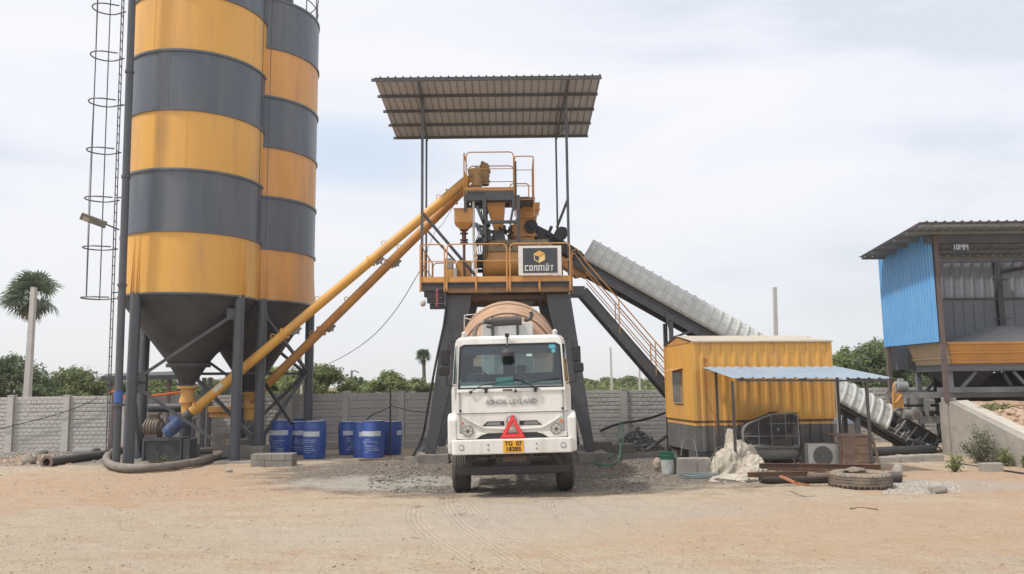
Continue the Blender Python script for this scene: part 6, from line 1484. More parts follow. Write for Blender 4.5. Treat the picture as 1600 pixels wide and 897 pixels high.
for i, (px, py, rx_, rz_, mm, lb_) in enumerate(((44, 726, .22, .20, STONE, 'big brown boulder at the foot of the wall on the far left'), (66, 711, .18, .14, CONC, 'small grey stone against the wall on the far left'), (1403, 743, .13, .15, CONC, 'rounded concrete lump between the awning post and the ramp'),
        (1465, 771, .17, .13, CONC, 'square concrete lump lying on the dirt right of the tyre'), (121, 706, .14, .1, STONE, 'flat stone under the wall wire'), (358, 738, .10, .06, CONC, 'small pale stone in front of the silo leg'), (705, 703.5, .14, .12, CONC, 'pale stone on the left tower footing'))):
    g0 = gp(px, py) if px != 705 else at(px, 703, TY - .1)
    o = MB().blob(g0 + V((0, 0, rz_ * .7)), (rx_, rx_ * .8, rz_), 3, .28, 1.9, i + 1).build('stone', mm, smooth=True, angle=30); origin_to(o, g0); tag(o, lb_, 'stone', 'loose stones')

# ================================================================== AROUND THE SILOS
# hollow block stack, footing
def blockrow(x0, x1, Y, nrow, ncol, dep, zh, lb_):
    r_ = empty('block_stack', ((x0 + x1) / 2, Y, 0), lb_, 'block stack')
    for r in range(nrow):
        for k in range(ncol + (r % 2)):
            w_ = (x1 - x0) / ncol; a = x0 + k * w_ - (w_ / 2 if r % 2 else 0); c_ = a + w_; a, c_ = max(a, x0), min(c_, x1)
            if c_ - a < .08: continue
            m_ = MB(); m_.bx(a + .004, c_ - .004, Y + random.uniform(0, .012), Y + dep, r * zh / nrow - .01, (r + 1) * zh / nrow - .014); m_.build('block', CONC2, r_, bevel=.008)
    return r_
g0, g1 = gp(391, 730), gp(462, 727)
blockrow(g0.x, g1.x, g0.y, 2, 3, .55, zat(425, 709, g0.y), 'low stack of grey blocks in front of the left blue barrels')
lD = P2[0]; m_ = MB(); m_.bx(lD.x - .62, lD.x + .28, lD.y - .45, lD.y + .4, -.05, .42); o = m_.build('leg_footing', CONC2, bevel=.02); tag(o, 'dark concrete footing under the front leg of the further silo', 'footing')
for i, lb_ in ((1, 'concrete footing under the right leg of the further silo'), (2, 'concrete footing under the rear leg of the further silo'), (3, 'concrete footing under the left leg of the further silo')):
    lD = P2[i]; m_ = MB(); m_.bx(lD.x - .35, lD.x + .35, lD.y - .35, lD.y + .35, -.05, .42); o = m_.build('leg_footing', CONC2, bevel=.02); tag(o, lb_, 'footing')
m_ = MB(); lC = P1[1]; m_.bx(lC.x - .5, lC.x + .6, lC.y - .35, lC.y + .3, -.02, .07); o = m_.build('concrete_slab', CONC, bevel=.01); tag(o, 'thin concrete slab at the foot of the nearer silo front leg', 'slab')
# barrels
def barrel(px, ybase, lb_, wpx=34, face=0, i=0):
    g0 = gp(px, ybase); r = wpx / 2 / F * g0.y * 1.0; h = 54 / 33 * r * 2 * .98
    b_ = empty('blue_barrel', g0, lb_, 'barrel', 'blue plastic barrels by the wall', rz=face)
    m_ = MB(); m_.lathe([(0, .0), (r * .86, 0), (r * .93, .03), (r * .965, h * .25), (r, h * .42), (r, h * .72), (r * .97, h * .90), (r * .93, h * .955), (r * .94, h * .97), (r * .94, h), (r * .86, h), (r * .84, h - .03), (0, h - .03)], 36, g0); m_.build('barrel_body', BARREL, b_, smooth=True, angle=35)
    m_ = MB(); m_.cyl(g0 + V((r * .5, 0, h - .03)), g0 + V((r * .5, 0, h + .01)), .05, seg=14); m_.cyl(g0 + V((-r * .5, 0, h - .03)), g0 + V((-r * .5, 0, h + .01)), .05, seg=14); m_.lathe([(r * .80, h - .028), (r * .83, h - .01), (r * .86, h + .004)], 36, g0); m_.build('bung', PRNT, b_)
    # printed band
    def strip(z0, z1, a0, a1, nm, n=12):
        m2 = MB(); m2.lathe([(r * 1.004, z0), (r * 1.004, z1)], n, g0, None, a0, a1); return m2.build(nm, PRNT, b_)
    c_ = -math.pi / 2 + face
    strip(h * .60, h * .735, c_ - 1.25, c_ + .95, 'white_band', 20)
    m2 = MB(); random.seed(i)
    for k in range(7):
        zz_ = h * (.50 - k * .055)
        a_ = c_ - .9 + random.random() * .5
        for _ in range(random.randint(1, 3)):
            w_ = random.uniform(.2, .7)
            if a_ + w_ > c_ + .9: break
            m2.lathe([(r * 1.0035, zz_), (r * 1.0035, zz_ + h * random.choice((.008, .010, .014)))], 4, g0, None, a_, a_ + w_); a_ += w_ + .03 + random.random() * .06
    m2.build('small_print', PRNT, b_)
    return b_
barrel(471, 703, 'blue barrel at the back of the left group, only its top showing', 30, .4, 7)
barrel(463, 710, 'blue barrel in the middle of the left group, half hidden', 31, .5, 2)
barrel(438, 713, 'leftmost blue barrel with a slanted white band', 34, 0, 1)
barrel(491, 716, 'rightmost blue barrel of the left group, nearest the ground front', 35, -.3, 3)
barrel(544, 710, 'blue barrel at the left of the right hand group, turned away', 31, .9, 4)
barrel(568, 714, 'blue barrel second from left in the right hand group with white lettering', 33, 1.0, 5)
barrel(583, 715.5, 'brightest blue barrel in front of the right hand group', 35, -.1, 6)
barrel(612, 710, 'rightmost blue barrel standing behind the thin dark post', 31, 1.9, 8)
g0 = gp(612, 712); m_ = MB(); m_.beam((g0.x, g0.y - .35, 0), (g0.x, g0.y - .35, zat(612, 604, g0.y - .35)), .05, .05); o = m_.build('thin_post', BLK); origin_to(o, (g0.x, g0.y - .35, 0)); tag(o, 'thin dark steel post standing in front of the right barrels', 'post')
cable('post_wire', [at(612, 634, 24), at(600, 641, 25), at(580, 648, 27), at(570, 660, 28)], .02, BLK, 'dark wire from the thin post down to the wall')
cable('wall_cable', [at(612, 634, 24), at(640, 642, 27), at(672, 645, 28.5)], .015, BLK, 'thin wire from the dark post along the wall to the tower leg')
m_ = MB(); a, c_ = gp(560, 720), gp(630, 718); m_.beam(a + V((0, 0, .03)), c_ + V((0, 0, .03)), .12, .05); o = m_.build('wooden_plank', WOOD); tag(o, 'grey plank lying in front of the right blue barrels', 'plank')
m_ = MB(); a, c_ = gp(644, 722), gp(665, 704); m_.prism([a, gp(650, 722), gp(672, 702) + V((0, .2, .35)), gp(655, 702) + V((0, .2, .35))], (0, .06, .02)); o = m_.build('leaning_board', DGR); tag(o, 'dark board leaning against the left tower footing', 'board')
# pipe on the ground, fat hose round the legs
a, c_ = gp(72, 730), gp(168, 716); dd = (c_ - a).normalized(); z_ = V((0, 0, .14))
pi = empty('flanged_pipe', a, 'dark steel pipe with end flange lying left of the silos', 'pipe')
m_ = MB(); m_.cyl(a + z_, c_ + z_, .13, seg=24, cap=False); m_.cyl(a + z_, c_ + z_, .11, seg=24, cap=False); m_.build('pipe', MUFF, pi, smooth=True)
m_ = MB(); m_.lathe([(.11, 0), (.19, 0), (.19, .05), (.13, .05)], 28, axis=Matrix.Translation(a + z_) @ dd.to_track_quat('Z', 'Y').to_matrix().to_4x4()); m_.build('flange', mat('dusty_flange', (.16, .12, .10), .8, var=.3), pi)
FH_ = mat('dusty_fat_hose', (.11, .105, .10), .75, var=.25, scale=5, c2=(.22, .19, .16), f2=.42, s2=3, dust=.7)
pts = [gp(352, 716) + V((0, .2, .13))] + [gp(x, y) + V((0, 0, .13)) for x, y in ((318, 727), (285, 733), (250, 738), (210, 740), (178, 737), (164, 728), (168, 716), (185, 708), (215, 707), (250, 712), (290, 713), (330, 710))]
for _ in range(3): pts = [pts[0]] + sum([[p.lerp(q, .25), p.lerp(q, .75)] for p, q in zip(pts, pts[1:])], []) + [pts[-1]]
m_ = MB(); m_.tube(pts, .115, 14); o = m_.build('fat_hose', FH_, smooth=True); tag(o, 'thick dusty hose looping round the silo legs on the ground', 'hose')
# blower set inside the nearer silo
YB = S1.y + .1
bz = lambda y, Y=YB: zat(260, y, Y)
bs = empty('blower_skid', (xat(258, 700, YB), YB, 0), 'dark steel skid tank with pump under the nearer silo', 'skid')
m_ = MB(); x0_, x1_ = xat(229, 700, YB), xat(287, 700, YB); m_.bx(x0_, x1_, YB - .2, YB + .6, .02, bz(684)); m_.build('skid_box', CONE, bs, bevel=.01)
m_ = MB(); m_.bx(x0_ - .03, x1_ + .03, YB - .24, YB - .2, bz(688), bz(683)); m_.bx(x0_ - .03, x0_ + .03, YB - .24, YB - .2, .02, bz(688)); m_.bx(x1_ - .03, x1_ + .03, YB - .24, YB - .2, .02, bz(688)); m_.bx(x1_ + .05, xat(300, 700, YB), YB - .2, YB + .4, .02, bz(686)); m_.build('skid_frame', DGR, bs)
m_ = MB(); xx = xat(238, 670, YB); m_.cyl((xx - .22, YB + .1, bz(668)), (xx + .22, YB + .1, bz(668)), .27, seg=20); m_.cyl((xx - .3, YB + .1, bz(668)), (xx + .3, YB + .1, bz(668)), .16, seg=16)
for k in range(5): m_.cyl((xx - .2 + .09 * k, YB + .1, bz(668)), (xx - .17 + .09 * k, YB + .1, bz(668)), .30, seg=20)
m_.bx(xx - .2, xx + .2, YB - .1, YB + .3, bz(684), bz(674)); m_.bx(xx - .13, xx + .13, YB, YB + .2, bz(662), bz(646)); m_.bx(xx - .18, xx + .18, YB - .05, YB + .25, bz(648), bz(645)); m_.build('pump_casting', mat('pump_brown', (.17, .14, .115), .7, var=.25, scale=7, dust=.6), bs, smooth=True)
m_ = MB(); yq = YB + .5; m_.cyl((xat(234, 636, yq), yq, bz(637, yq)), (xat(289, 636, yq), yq, bz(637, yq)), .15, seg=24); o = m_.build('air_pipe', CONE, smooth=True); tag(o, 'fat dark horizontal pipe under the nearer silo', 'pipe')
YQ = 27.6; m_ = MB(); m_.bx(xat(327, 640, YQ), xat(360, 640, YQ), YQ, YQ + .5, zat(340, 652, YQ), zat(340, 645, YQ)); m_.bx(xat(325, 640, YQ), xat(362, 640, YQ), YQ - .03, YQ + .5, zat(340, 644.5, YQ), zat(340, 635, YQ)); yt = m_.build('yellow_tray', YEL2, bevel=.01); tag(yt, 'yellow steel box on legs behind the nearer silo legs', 'box')
m_ = MB()
for px in (313, 323, 361): m_.beam((xat(px, 660, YQ), YQ + .2, 0), (xat(px, 660, YQ), YQ + .2, zat(px, 655 if px > 350 else 590, YQ)), .11, .11)
m_.build('leg', DGR, yt)
g0 = gp(345, 704); m_ = MB(); m_.bx(xat(333, 700, g0.y), xat(359, 700, g0.y), g0.y, g0.y + .6, -.02, zat(345, 679, g0.y)); o = m_.build('concrete_plinth', CONC, bevel=.02); tag(o, 'square pale concrete plinth seen between the silo legs', 'plinth')
g0 = gp(292, 702); m_ = MB(); 
for x, y, yt_ in ((300, 708, 655), (316, 700, 600), (277, 700, 560), (356, 700, 590)):
    g0 = gp(x, y); m_.beam((g0.x, g0.y, 0), (g0.x, g0.y, zat(x, yt_, g0.y)), .12, .12)
ps_ = empty('pipe_support', gp(300, 708), 'dark upright steel supports under the nearer silo', 'support'); m_.build('support_leg', DGR, ps_)
# low dark roof behind the silos
YR = 27.9; lr = empty('low_shelter', (xat(215, 700, YR), YR, 0), 'low dark flat roofed shelter behind the left silo legs', 'shelter')
m_ = MB(); a = [at(158, 588, YR), at(300, 585, YR), at(300, 579, YR + 1.0), at(166, 584, YR + 1.0)]; m_.prism(a, (0, 0, -.16)); m_.build('roof', CONE, lr)
for px in (176, 262):
    m_ = MB(); x = xat(px, 650, YR + .1); m_.beam((x, YR + .1, 0), (x, YR + .1, zat(px, 588, YR) - .05), .09, .09); m_.build('post', POST, lr)
m_ = MB(); m_.tube([at(168, 616, YR - .3), at(176, 611, YR - .3), at(190, 617, YR - .3), at(200, 626, YR - .3), at(240, 618, YR - .3), at(290, 612, YR - .2)], .04, 5); o = m_.build('orange_tape', ORNG); tag(o, 'orange cloth strip strung behind the silo legs', 'cloth strip')
m_ = MB(); g0 = gp(172, 708); m_.bx(g0.x - .16, g0.x + .6, 26, 26.5, 0, .34); o = m_.build('grey_drum', GMACH, bevel=.1); tag(o, 'low grey drum shape by the wall behind the tall pipe', 'drum')
# cover sheet with rods near silo 2 foot
m_ = MB(); a = gp(388, 712); m_.prism([a, gp(404, 712), at(399, 692, a.y + .3), at(384, 695, a.y + .3)], (0, .02, .02)); o = m_.build('bent_sheet', GMACH); tag(o, 'bent grey sheet leaning on the dark footing', 'metal sheet')
cable('steel_strut', [at(409, 592, 26.3), at(456, 662, 25.0)], .055, BLK, 'straight dark strut slanting from the further silo leg down to the barrels', 'strut', 0)

# ================================================================== AGGREGATE SHED
PYn = 23.55
Xp = (xat(1477, 620, PYn) + xat(1462, 366, PYn)) / 2
PYf = Xp / xat(1383, 480, 1.0)
sh = empty('aggregate_shed', (Xp, PYn, 0), 'open sided shed with blue side sheet and grey roof over the bins', 'shed')
ztn, zbn = zat(1459, 362, PYn), zat(1468, 534, PYn); ztf, zbf = zat(1378, 400, PYf), zat(1386, 542, PYf)
m_ = MB(); n = 20; cols = []
for i in range(n):
    for u, h in (((0, 0), (.5, 0), (.6, 1), (.9, 1), (1, 0)) if i == n - 1 else ((0, 0), (.5, 0), (.6, 1), (.9, 1))):
        t_ = (i + u) / n; Y = PYn + (PYf - PYn) * t_; cols.append([m_.b.verts.new((Xp - .10 - .035 * h, Y, zbn + (zbf - zbn) * t_)), m_.b.verts.new((Xp - .10 - .035 * h, Y, ztn + (ztf - ztn) * t_))])
for A_, B_ in zip(cols, cols[1:]): m_.b.faces.new((A_[0], B_[0], B_[1], A_[1]))
m_.build('side_sheet', BLUEP, sh, solid=.003)
RYn = 22.5; Xr = xat(1437, 347, RYn); RYf = Xr / xat(1341, 402, 1.0); zrn = zat(1437, 348, RYn); zrf = zat(1341, 403, RYf); XR_ = Xr + 15
m_ = MB(); corr(m_, (Xr, RYn, zrn + .02), (XR_ - Xr, 0, 0), (0, RYf - RYn, zrf - zrn), 58, 1, .035, .25, (0, 0, 1)); m_.build('roof_sheet', SHEETG, sh, solid=.004)
m_ = MB()
for k in range(6):
    t_ = .04 + k * .185; y = RYn + (RYf - RYn) * t_; z = zrn + (zrf - zrn) * t_ - .05; m_.beam((Xr + .05, y, z), (XR_, y, z), .05, .09)
m_.build('purlin', GMACH, sh)
def post_(x, y, z0, z1, m=POST, w=.125, nm='post'):
    m_ = MB(); m_.beam((x, y, z0), (x, y, z1), w, w); return m_.build(nm, m, sh)
zs = lambda y: zrn + (zrf - zrn) * (y - RYn) / (RYf - RYn) - .1
zw = zat(1477, 622, PYn)
post_(Xp, PYn, zw - .1, zs(PYn)); post_(Xp, PYf, 0, zs(PYf)); post_(Xp + 7.5, PYn, 1.5, zs(PYn)); 
xm_ = xat(1561, 470, PYf); post_(xm_, PYf - .02, 1.5, zs(PYf), DGR, .17); post_(xm_ + 6, PYf, 1.5, zs(PYf))
m_ = MB(); m_.beam((Xp, PYn, zs(PYn)), (Xp, PYf, zs(PYf)), .1, .12); m_.beam((Xp - .3, PYn + .02, zs(PYn) - .12), (XR_, PYn + .02, zs(PYn) - .12), .1, .24); m_.beam((xm_, PYf - .1, zs(PYf) - .4), (xm_ + 3.5, PYn, zs(PYn) - .2), .1, .12)
m_.beam((Xp, PYf - .06, zs(PYf) + .04), (XR_, PYf - .06, zs(PYf) + .04), .08, .16); zm_ = zat(1560, 467, PYf); m_.beam((Xp, PYf - .05, zm_), (XR_, PYf - .05, zm_), .05, .07)
for y_ in (438, 498): z_ = zat(1560, y_, PYf); m_.beam((xm_ - .25, PYf - .15, z_), (xm_ + .25, PYf - .15, z_), .04, .04)
m_.build('roof_beam', DGR, sh)
m_ = MB(); corr(m_, (Xp, PYf + .06, 2.6), (XR_ - Xp, 0, 0), (0, 0, zs(PYf) + .14 - 2.6), 40, 1, .03, .22, (0, -1, 0)); m_.build('back_sheet', SHEETG, sh, solid=.003)
SYn = PYn - .12; sgn = empty('bin_sign', (xat(1501, 386, SYn), SYn, zat(1501, 392, SYn)), 'small dark 10MM sign fixed under the shed roof edge', 'sign')
m_ = MB(); m_.bx(xat(1488.5, 386, SYn), xat(1513, 386, SYn), SYn, SYn + .02, zat(1501, 393, SYn), zat(1501, 380, SYn)); m_.build('sign_board', mat('sign_dark_blue', (.05, .065, .085), .6, var=.1), sgn)
text('sign_lettering', '10MM', .23, PRNT, sgn, facing((xat(1501, 386, SYn), SYn - .004, zat(1501, 386.5, SYn))), .002, .80, .006)
# bins
BYn = 24.0; BX = xat(1482, 555, BYn); BYf = BX / xat(1419, 555, 1.0); BX2 = BX + 9
zb1_, zb0_ = zat(1484, 536, BYn), zat(1484, 569, BYn)
bn = empty('aggregate_bin', (BX, BYn, 0), 'orange steel aggregate bin with cream end filled with grey gravel', 'bin')
ORB = mat('bin_orange_paint', (.56, .27, .06), .5, var=.1, c2=(.42, .21, .06), f2=.42, s2=2, streak=True, dust=.35); CRB = mat('bin_cream_paint', (.62, .47, .28), .5, var=.08, dust=.3)
ins = .16
m_ = MB(); m_.prism([(BX, BYn, zb1_), (BX + ins, BYn + ins, zb0_), (BX + ins, BYn + ins + .02, zb0_), (BX, BYn + .03, zb1_)], (BX2 - BX, 0, 0))
for k, y_ in enumerate((551, 566)):
    z = zat(1484, y_, BYn); t_ = (zb1_ - z) / (zb1_ - zb0_); m_.bx(BX + ins * t_, BX2, BYn + ins * t_ - .05, BYn + ins * t_ + .02, z - .02, z + .03)
m_.bx(BX - .03, BX2, BYn - .05, BYn + .02, zb1_ - .04, zb1_ + .03); m_.prism([(BX, BYf, zb1_), (BX + ins, BYf - ins, zb0_), (BX + ins, BYf - ins - .02, zb0_), (BX, BYf - .03, zb1_)], (BX2 - BX, 0, 0)); m_.build('bin_wall', ORB, bn)
m_ = MB(); m_.prism([(BX, BYn, zb1_), (BX + ins, BYn + ins, zb0_), (BX + ins, BYf - ins, zb0_), (BX, BYf, zb1_)], (.03, 0, 0)); m_.bx(BX - .04, BX, BYn, BYf, zb1_ - .04, zb1_ + .03); m_.bx(BX + .05, BX + .1, BYn + .1, BYf - .1, zat(1440, 561, 25) - .02, zat(1440, 561, 25) + .03); m_.build('bin_end', CRB, bn)
m_ = MB()
def aggf(u, v):
    x = BX + .05 + u * (BX2 - BX); y = BYn + .05 + v * (BYf - BYn - .1); px_ = x - xat(1567, 507, 25.2)
    return (x, y, zb1_ - .03 + (.62 * math.exp(-(px_ / 1.5) ** 2) + .25 * math.exp(-((px_ - 3.5) / 1.4) ** 2)) * max(0, math.sin(math.pi * min(1, v * 1.0))) ** .7 + .03 * mnoise.noise(V((x * 3, y * 3, 0))))
m_.grid(aggf, 80, 24); m_.build('aggregate_fill', AGG, bn, smooth=True)
m_ = MB()
zfr = zb0_ - .01
for y in (BYn + .2, BYf - .2): m_.ibeam((BX + .05, y, zfr - .1), (BX2, y, zfr - .1), .12, .2, .02)
m_.ibeam((BX + .1, BYn + .25, zfr - .1), (BX + .1, BYf - .25, zfr - .1), .12, .2, .02)
zlow_ = zat(1520, 609, BYn + .2)
for x, y in ((BX + .15, BYn + .3), (BX + .15, BYf - .25), (BX + 2.8, BYn + .3), (BX + 2.8, BYf - .25)): m_.beam((x, y, .0), (x, y, zfr - .2), .14, .14)
for y in (BYn + .3, BYf - .25): m_.beam((BX + .25, y, zfr - .95), (BX + .95, y, zfr - .22), .09, .09); m_.beam((BX + 2.7, y, zfr - .95), (BX + 2.1, y, zfr - .22), .09, .09)
m_.beam((BX - .3, BYn + .2, zlow_), (BX2, BYn + .2, zlow_), .1, .16); m_.beam((BX - .3, BYf - .2, zlow_ - .1), (BX2, BYf - .2, zlow_ - .1), .1, .16)
m_.build('bin_frame', mat('bin_frame_grey', (.13, .145, .165), .5, var=.15, dust=.3), bn)
m_ = MB(); m_.bx(BX + .6, BX2, BYf - .35, BYf - .3, .2, zfr - .25); m_.build('rear_plate', CONE, bn)
m_ = MB()
for k in range(3): 
    x = BX + 1.0 + k * 2.6; a = [(x - .9, BYn + .5, zfr), (x + .9, BYn + .5, zfr), (x + .9, BYf - .5, zfr), (x - .9, BYf - .5, zfr)]; c_ = [(x - .3, 24.9, zfr - .75), (x + .3, 24.9, zfr - .75), (x + .3, 25.4, zfr - .75), (x - .3, 25.4, zfr - .75)]
    for i in range(4): m_.face([a[i], a[(i + 1) % 4], c_[(i + 1) % 4], c_[i]])
    m_.cyl((x + .9, BYn + .45, zfr - .3), (x + 1.05, BYn + .4, zfr - .65), .07, seg=10)
m_.build('bin_chute', CONE, bn)
# weigh belt frame with motor left of the bins
wb = empty('weigh_belt', (xat(1430, 660, 24.6), 24.6, 0), 'grey weighing belt frame with round motor left of the ramp', 'conveyor')
m_ = MB(); WBY = 24.5; f_ = lambda x, y, Y=WBY: at(x, y, Y)
m_.bx(xat(1410, 630, WBY), xat(1640, 630, WBY), WBY, WBY + .06, zat(1440, 622, WBY), zat(1440, 613, WBY)); m_.bx(xat(1410, 630, WBY), xat(1640, 630, WBY), WBY + 1.0, WBY + 1.06, zat(1440, 622, WBY), zat(1440, 613, WBY))
for px, yb_ in ((1449, 650), (1427, 632)): m_.bx(xat(px - 4, 630, WBY), xat(px + 4, 630, WBY), WBY - .02, WBY + .1, zat(px, yb_, WBY), zat(px, 616, WBY))
m_.bx(xat(1436, 655, WBY), xat(1640, 655, WBY), WBY - .05, WBY + .05, zat(1440, 662, WBY), zat(1440, 650, WBY)); m_.build('belt_frame', GMACH, wb)
m_ = MB(); m_.bx(xat(1418, 640, WBY), xat(1640, 640, WBY), WBY + .1, WBY + .95, zat(1440, 636, WBY), zat(1440, 632, WBY)); m_.bx(xat(1425, 640, WBY), xat(1640, 640, WBY), WBY + .1, WBY + .95, zat(1440, 647, WBY), zat(1440, 644, WBY))
for k in range(6): x = xat(1440 + 14 * k, 645, WBY); m_.box((x, WBY - .04, zat(1450, 646, WBY)), (.12, .1, .14))
m_.build('belt', BLK, wb)
x, z = xat(1430, 648, WBY), zat(1430, 648, WBY); m_ = MB(); m_.cyl((x, WBY - .1, z), (x, WBY + 1.1, z), .17, seg=28); m_.cyl((x - .35, WBY + .05, z + .03), (x - .02, WBY + .05, z), .15, seg=20); m_.build('belt_drum', GMACH, wb, smooth=True)
m_ = MB(); m_.cyl((x, WBY - .11, z), (x, WBY - .14, z), .10, seg=20); m_.build('drum_hub', POST, wb)
mz = zat(1408, 604, WBY); mx0, mx1 = xat(1401, 604, WBY), xat(1419, 604, WBY); m_ = MB(); m_.cyl((mx0, WBY + .1, mz), (mx1, WBY + .1, mz), .15, seg=24)
for k in range(9): xx = mx0 + .05 + (mx1 - mx0 - .1) * k / 8; m_.cyl((xx, WBY + .1, mz), (xx + .012, WBY + .1, mz), .17, seg=24)
m_.box(((mx0 + mx1) / 2, WBY + .1, mz + .2), (.14, .14, .1)); m_.build('motor', mat('motor_light_grey', (.30, .32, .33), .5), wb, smooth=True)
m_ = MB(); m_.bx(xat(1398, 620, WBY), xat(1412, 620, WBY), WBY + .02, WBY + .2, zat(1405, 638, WBY), zat(1405, 614, WBY)); m_.tube([f_(1400, 598), f_(1396, 604), f_(1396, 640)], .04, 8); m_.tube([f_(1409, 617), f_(1404, 624), f_(1398, 630)], .04, 8); m_.build('motor_mount', ORB, wb)

# ramp wall and ramp
W0 = gp(1480, 712); W1 = gp(1600, 731); dW = (W1 - W0).normalized(); nW = V((-dW.y, dW.x, 0)); nW = nW if nW.x > 0 else -nW
def hW(Y, px, py): return zat(px, py, Y)
z0_ = zat(1487, 626, W0.y); z1_ = zat(1600, 687, W1.y); LW = (W1 - W0).length; slp = (z0_ - z1_) / LW; Lend = (z0_ - .05) / slp
rw = empty('ramp_wall', W0, 'sloping grey concrete retaining wall beside the loading ramp', 'wall')
m_ = MB(); A0_ = W0 + dW * .28; m_.prism([A0_ - V((0, 0, .1)), A0_ + V((0, 0, z0_)), W0 + dW * Lend + V((0, 0, .05)), W0 + dW * Lend - V((0, 0, .1))], nW * .22); m_.build('sloping_wall', CONC, rw, bevel=.01)
m_ = MB(); c_ = W0 + dW * .13 + nW * .1; ang = math.atan2(dW.y, dW.x); m_.box((c_.x, c_.y, (zw + .0) / 2), (.30, .30, zw + .02), Matrix.Rotation(ang, 3, 'Z')); m_.build('corner_pier', CONC, rw, bevel=.01)
def rampf(u, v):
    s_ = -0.25 + (Lend + 1.5) * (u ** 1.0); o_ = .15 + v * 11; p = W0 + dW * s_ + nW * o_; z = max(z0_ - slp * max(0, s_ - .2), -.1) - .04
    z += .07 * fbm(p.x, p.y, 1.4, 4) * smooth01((o_ - .2) * 2) + .34 * math.exp(-(((s_ - 1.9) / .75) ** 2 + ((o_ - 1.9) / 1.1) ** 2)) * (1 + .8 * fbm(p.x, p.y, 3.5, 3, 2))
    return (p.x, p.y, z)
m_ = MB(); m_.grid(rampf, 90, 90); o = m_.build('ramp', DIRTR, smooth=True); o['kind'] = 'structure'
m_ = MB(); e_ = W0 - dW * .25 + nW * .15; m_.prism([e_ - V((0, 0, .1)), e_ + V((0, 0, z0_ - .06)), e_ + nW * 11 + V((0, 0, z0_ - .06)), e_ + nW * 11 - V((0, 0, .1))], -dW * .25); m_.build('end_wall', CONC, rw)
# concrete edge strip
e0_ = A0_ + nW * .22; m_ = MB(); m_.prism([e0_ + V((0, 0, z0_ + .005)), e0_ + dW * (Lend - .6) + V((0, 0, z0_ - slp * (Lend - .6) + .005)), e0_ + dW * (Lend - .6) + nW * .35 + V((0, 0, z0_ - slp * (Lend - .6) + .02)), e0_ + nW * .35 + V((0, 0, z0_ + .02))], (0, 0, -.06)); m_.build('edge_strip', mat('pale_cement', (.52, .48, .42), .9, var=.1, bump=.3), rw)
m_ = MB(); a = gp(1372, 724); c_ = gp(1475, 722)
for k in range(3):
    p, q = a.lerp(c_, k / 3), a.lerp(c_, (k + 1) / 3 - .01); m_.bx(p.x, q.x, p.y, p.y + .35, -.03, .16 + .02 * k)
o = m_.build('kerb_stones', CONC, bevel=.015); tag(o, 'row of pale concrete kerb stones left of the ramp wall', 'kerb')
m_ = MB(); a = gp(1345, 716); c_ = gp(1470, 710); m_.cyl(a + V((0, .4, .13)), c_ + V((0, .4, .13)), .13, seg=20); o = m_.build('grey_ground_pipe', CONE, smooth=True); tag(o, 'grey pipe lying on the ground under the conveyor tail', 'pipe')
cable('ground_hose', [gp(1478, 722), gp(1510, 727), gp(1545, 733), gp(1602, 741)], .035, BLK, 'black hose lying along the foot of the ramp wall', 'hose', 2)
g0 = gp(1552, 737); m_ = MB(); m_.bx(g0.x - .24, g0.x + .26, g0.y, g0.y + .22, -.02, .20); o = m_.build('hollow_block', CONC, bevel=.015); origin_to(o, g0); tag(o, 'single concrete block lying by the ramp wall shrub', 'concrete block')
bt = MB(); a = at(1302, 655, 27.5); bt.bx(a.x, a.x + .7, 27.5, 28.1, a.z - .18, a.z + .02); o = bt.build('blue_sheet_stack', mat('blue_white_sheet', (.30, .42, .62), .6, c2=(.6, .62, .62), f2=.45), bevel=.02); tag(o, 'blue and white sheet seen behind the right awning post', 'sheet'); bt = MB(); bt.bx(a.x, a.x + .7, 27.5, 28.1, 0, a.z - .185); o2 = bt.build('sheet_base', CONC2, o)

# ================================================================== PLANTS AND POLES
def leafcloud(vs, fs, c, r, n, size, sq=.75, shellk=.55, rnd=random):
    for _ in range(n):
        while 1:
            d = V((rnd.gauss(0, 1), rnd.gauss(0, 1), rnd.gauss(0, 1)))
            if d.length > .1: break
        d.normalize(); k = rnd.uniform(shellk, 1.08); p = V(c) + V((d.x * r, d.y * r, d.z * r * sq)) * k
        nrm = (d + V((rnd.uniform(-.8, .8), rnd.uniform(-.8, .8), rnd.uniform(-.3, .9)))).normalized()
        x = nrm.orthogonal().normalized(); a = rnd.random() * 6.28; x = (Matrix.Rotation(a, 3, nrm) @ x); y = nrm.cross(x)
        s_ = size * rnd.uniform(.6, 1.3); i = len(vs)
        vs += [tuple(p + x * s_), tuple(p + y * s_ * .55), tuple(p - x * s_), tuple(p - y * s_ * .55)]; fs.append((i, i + 1, i + 2, i + 3))
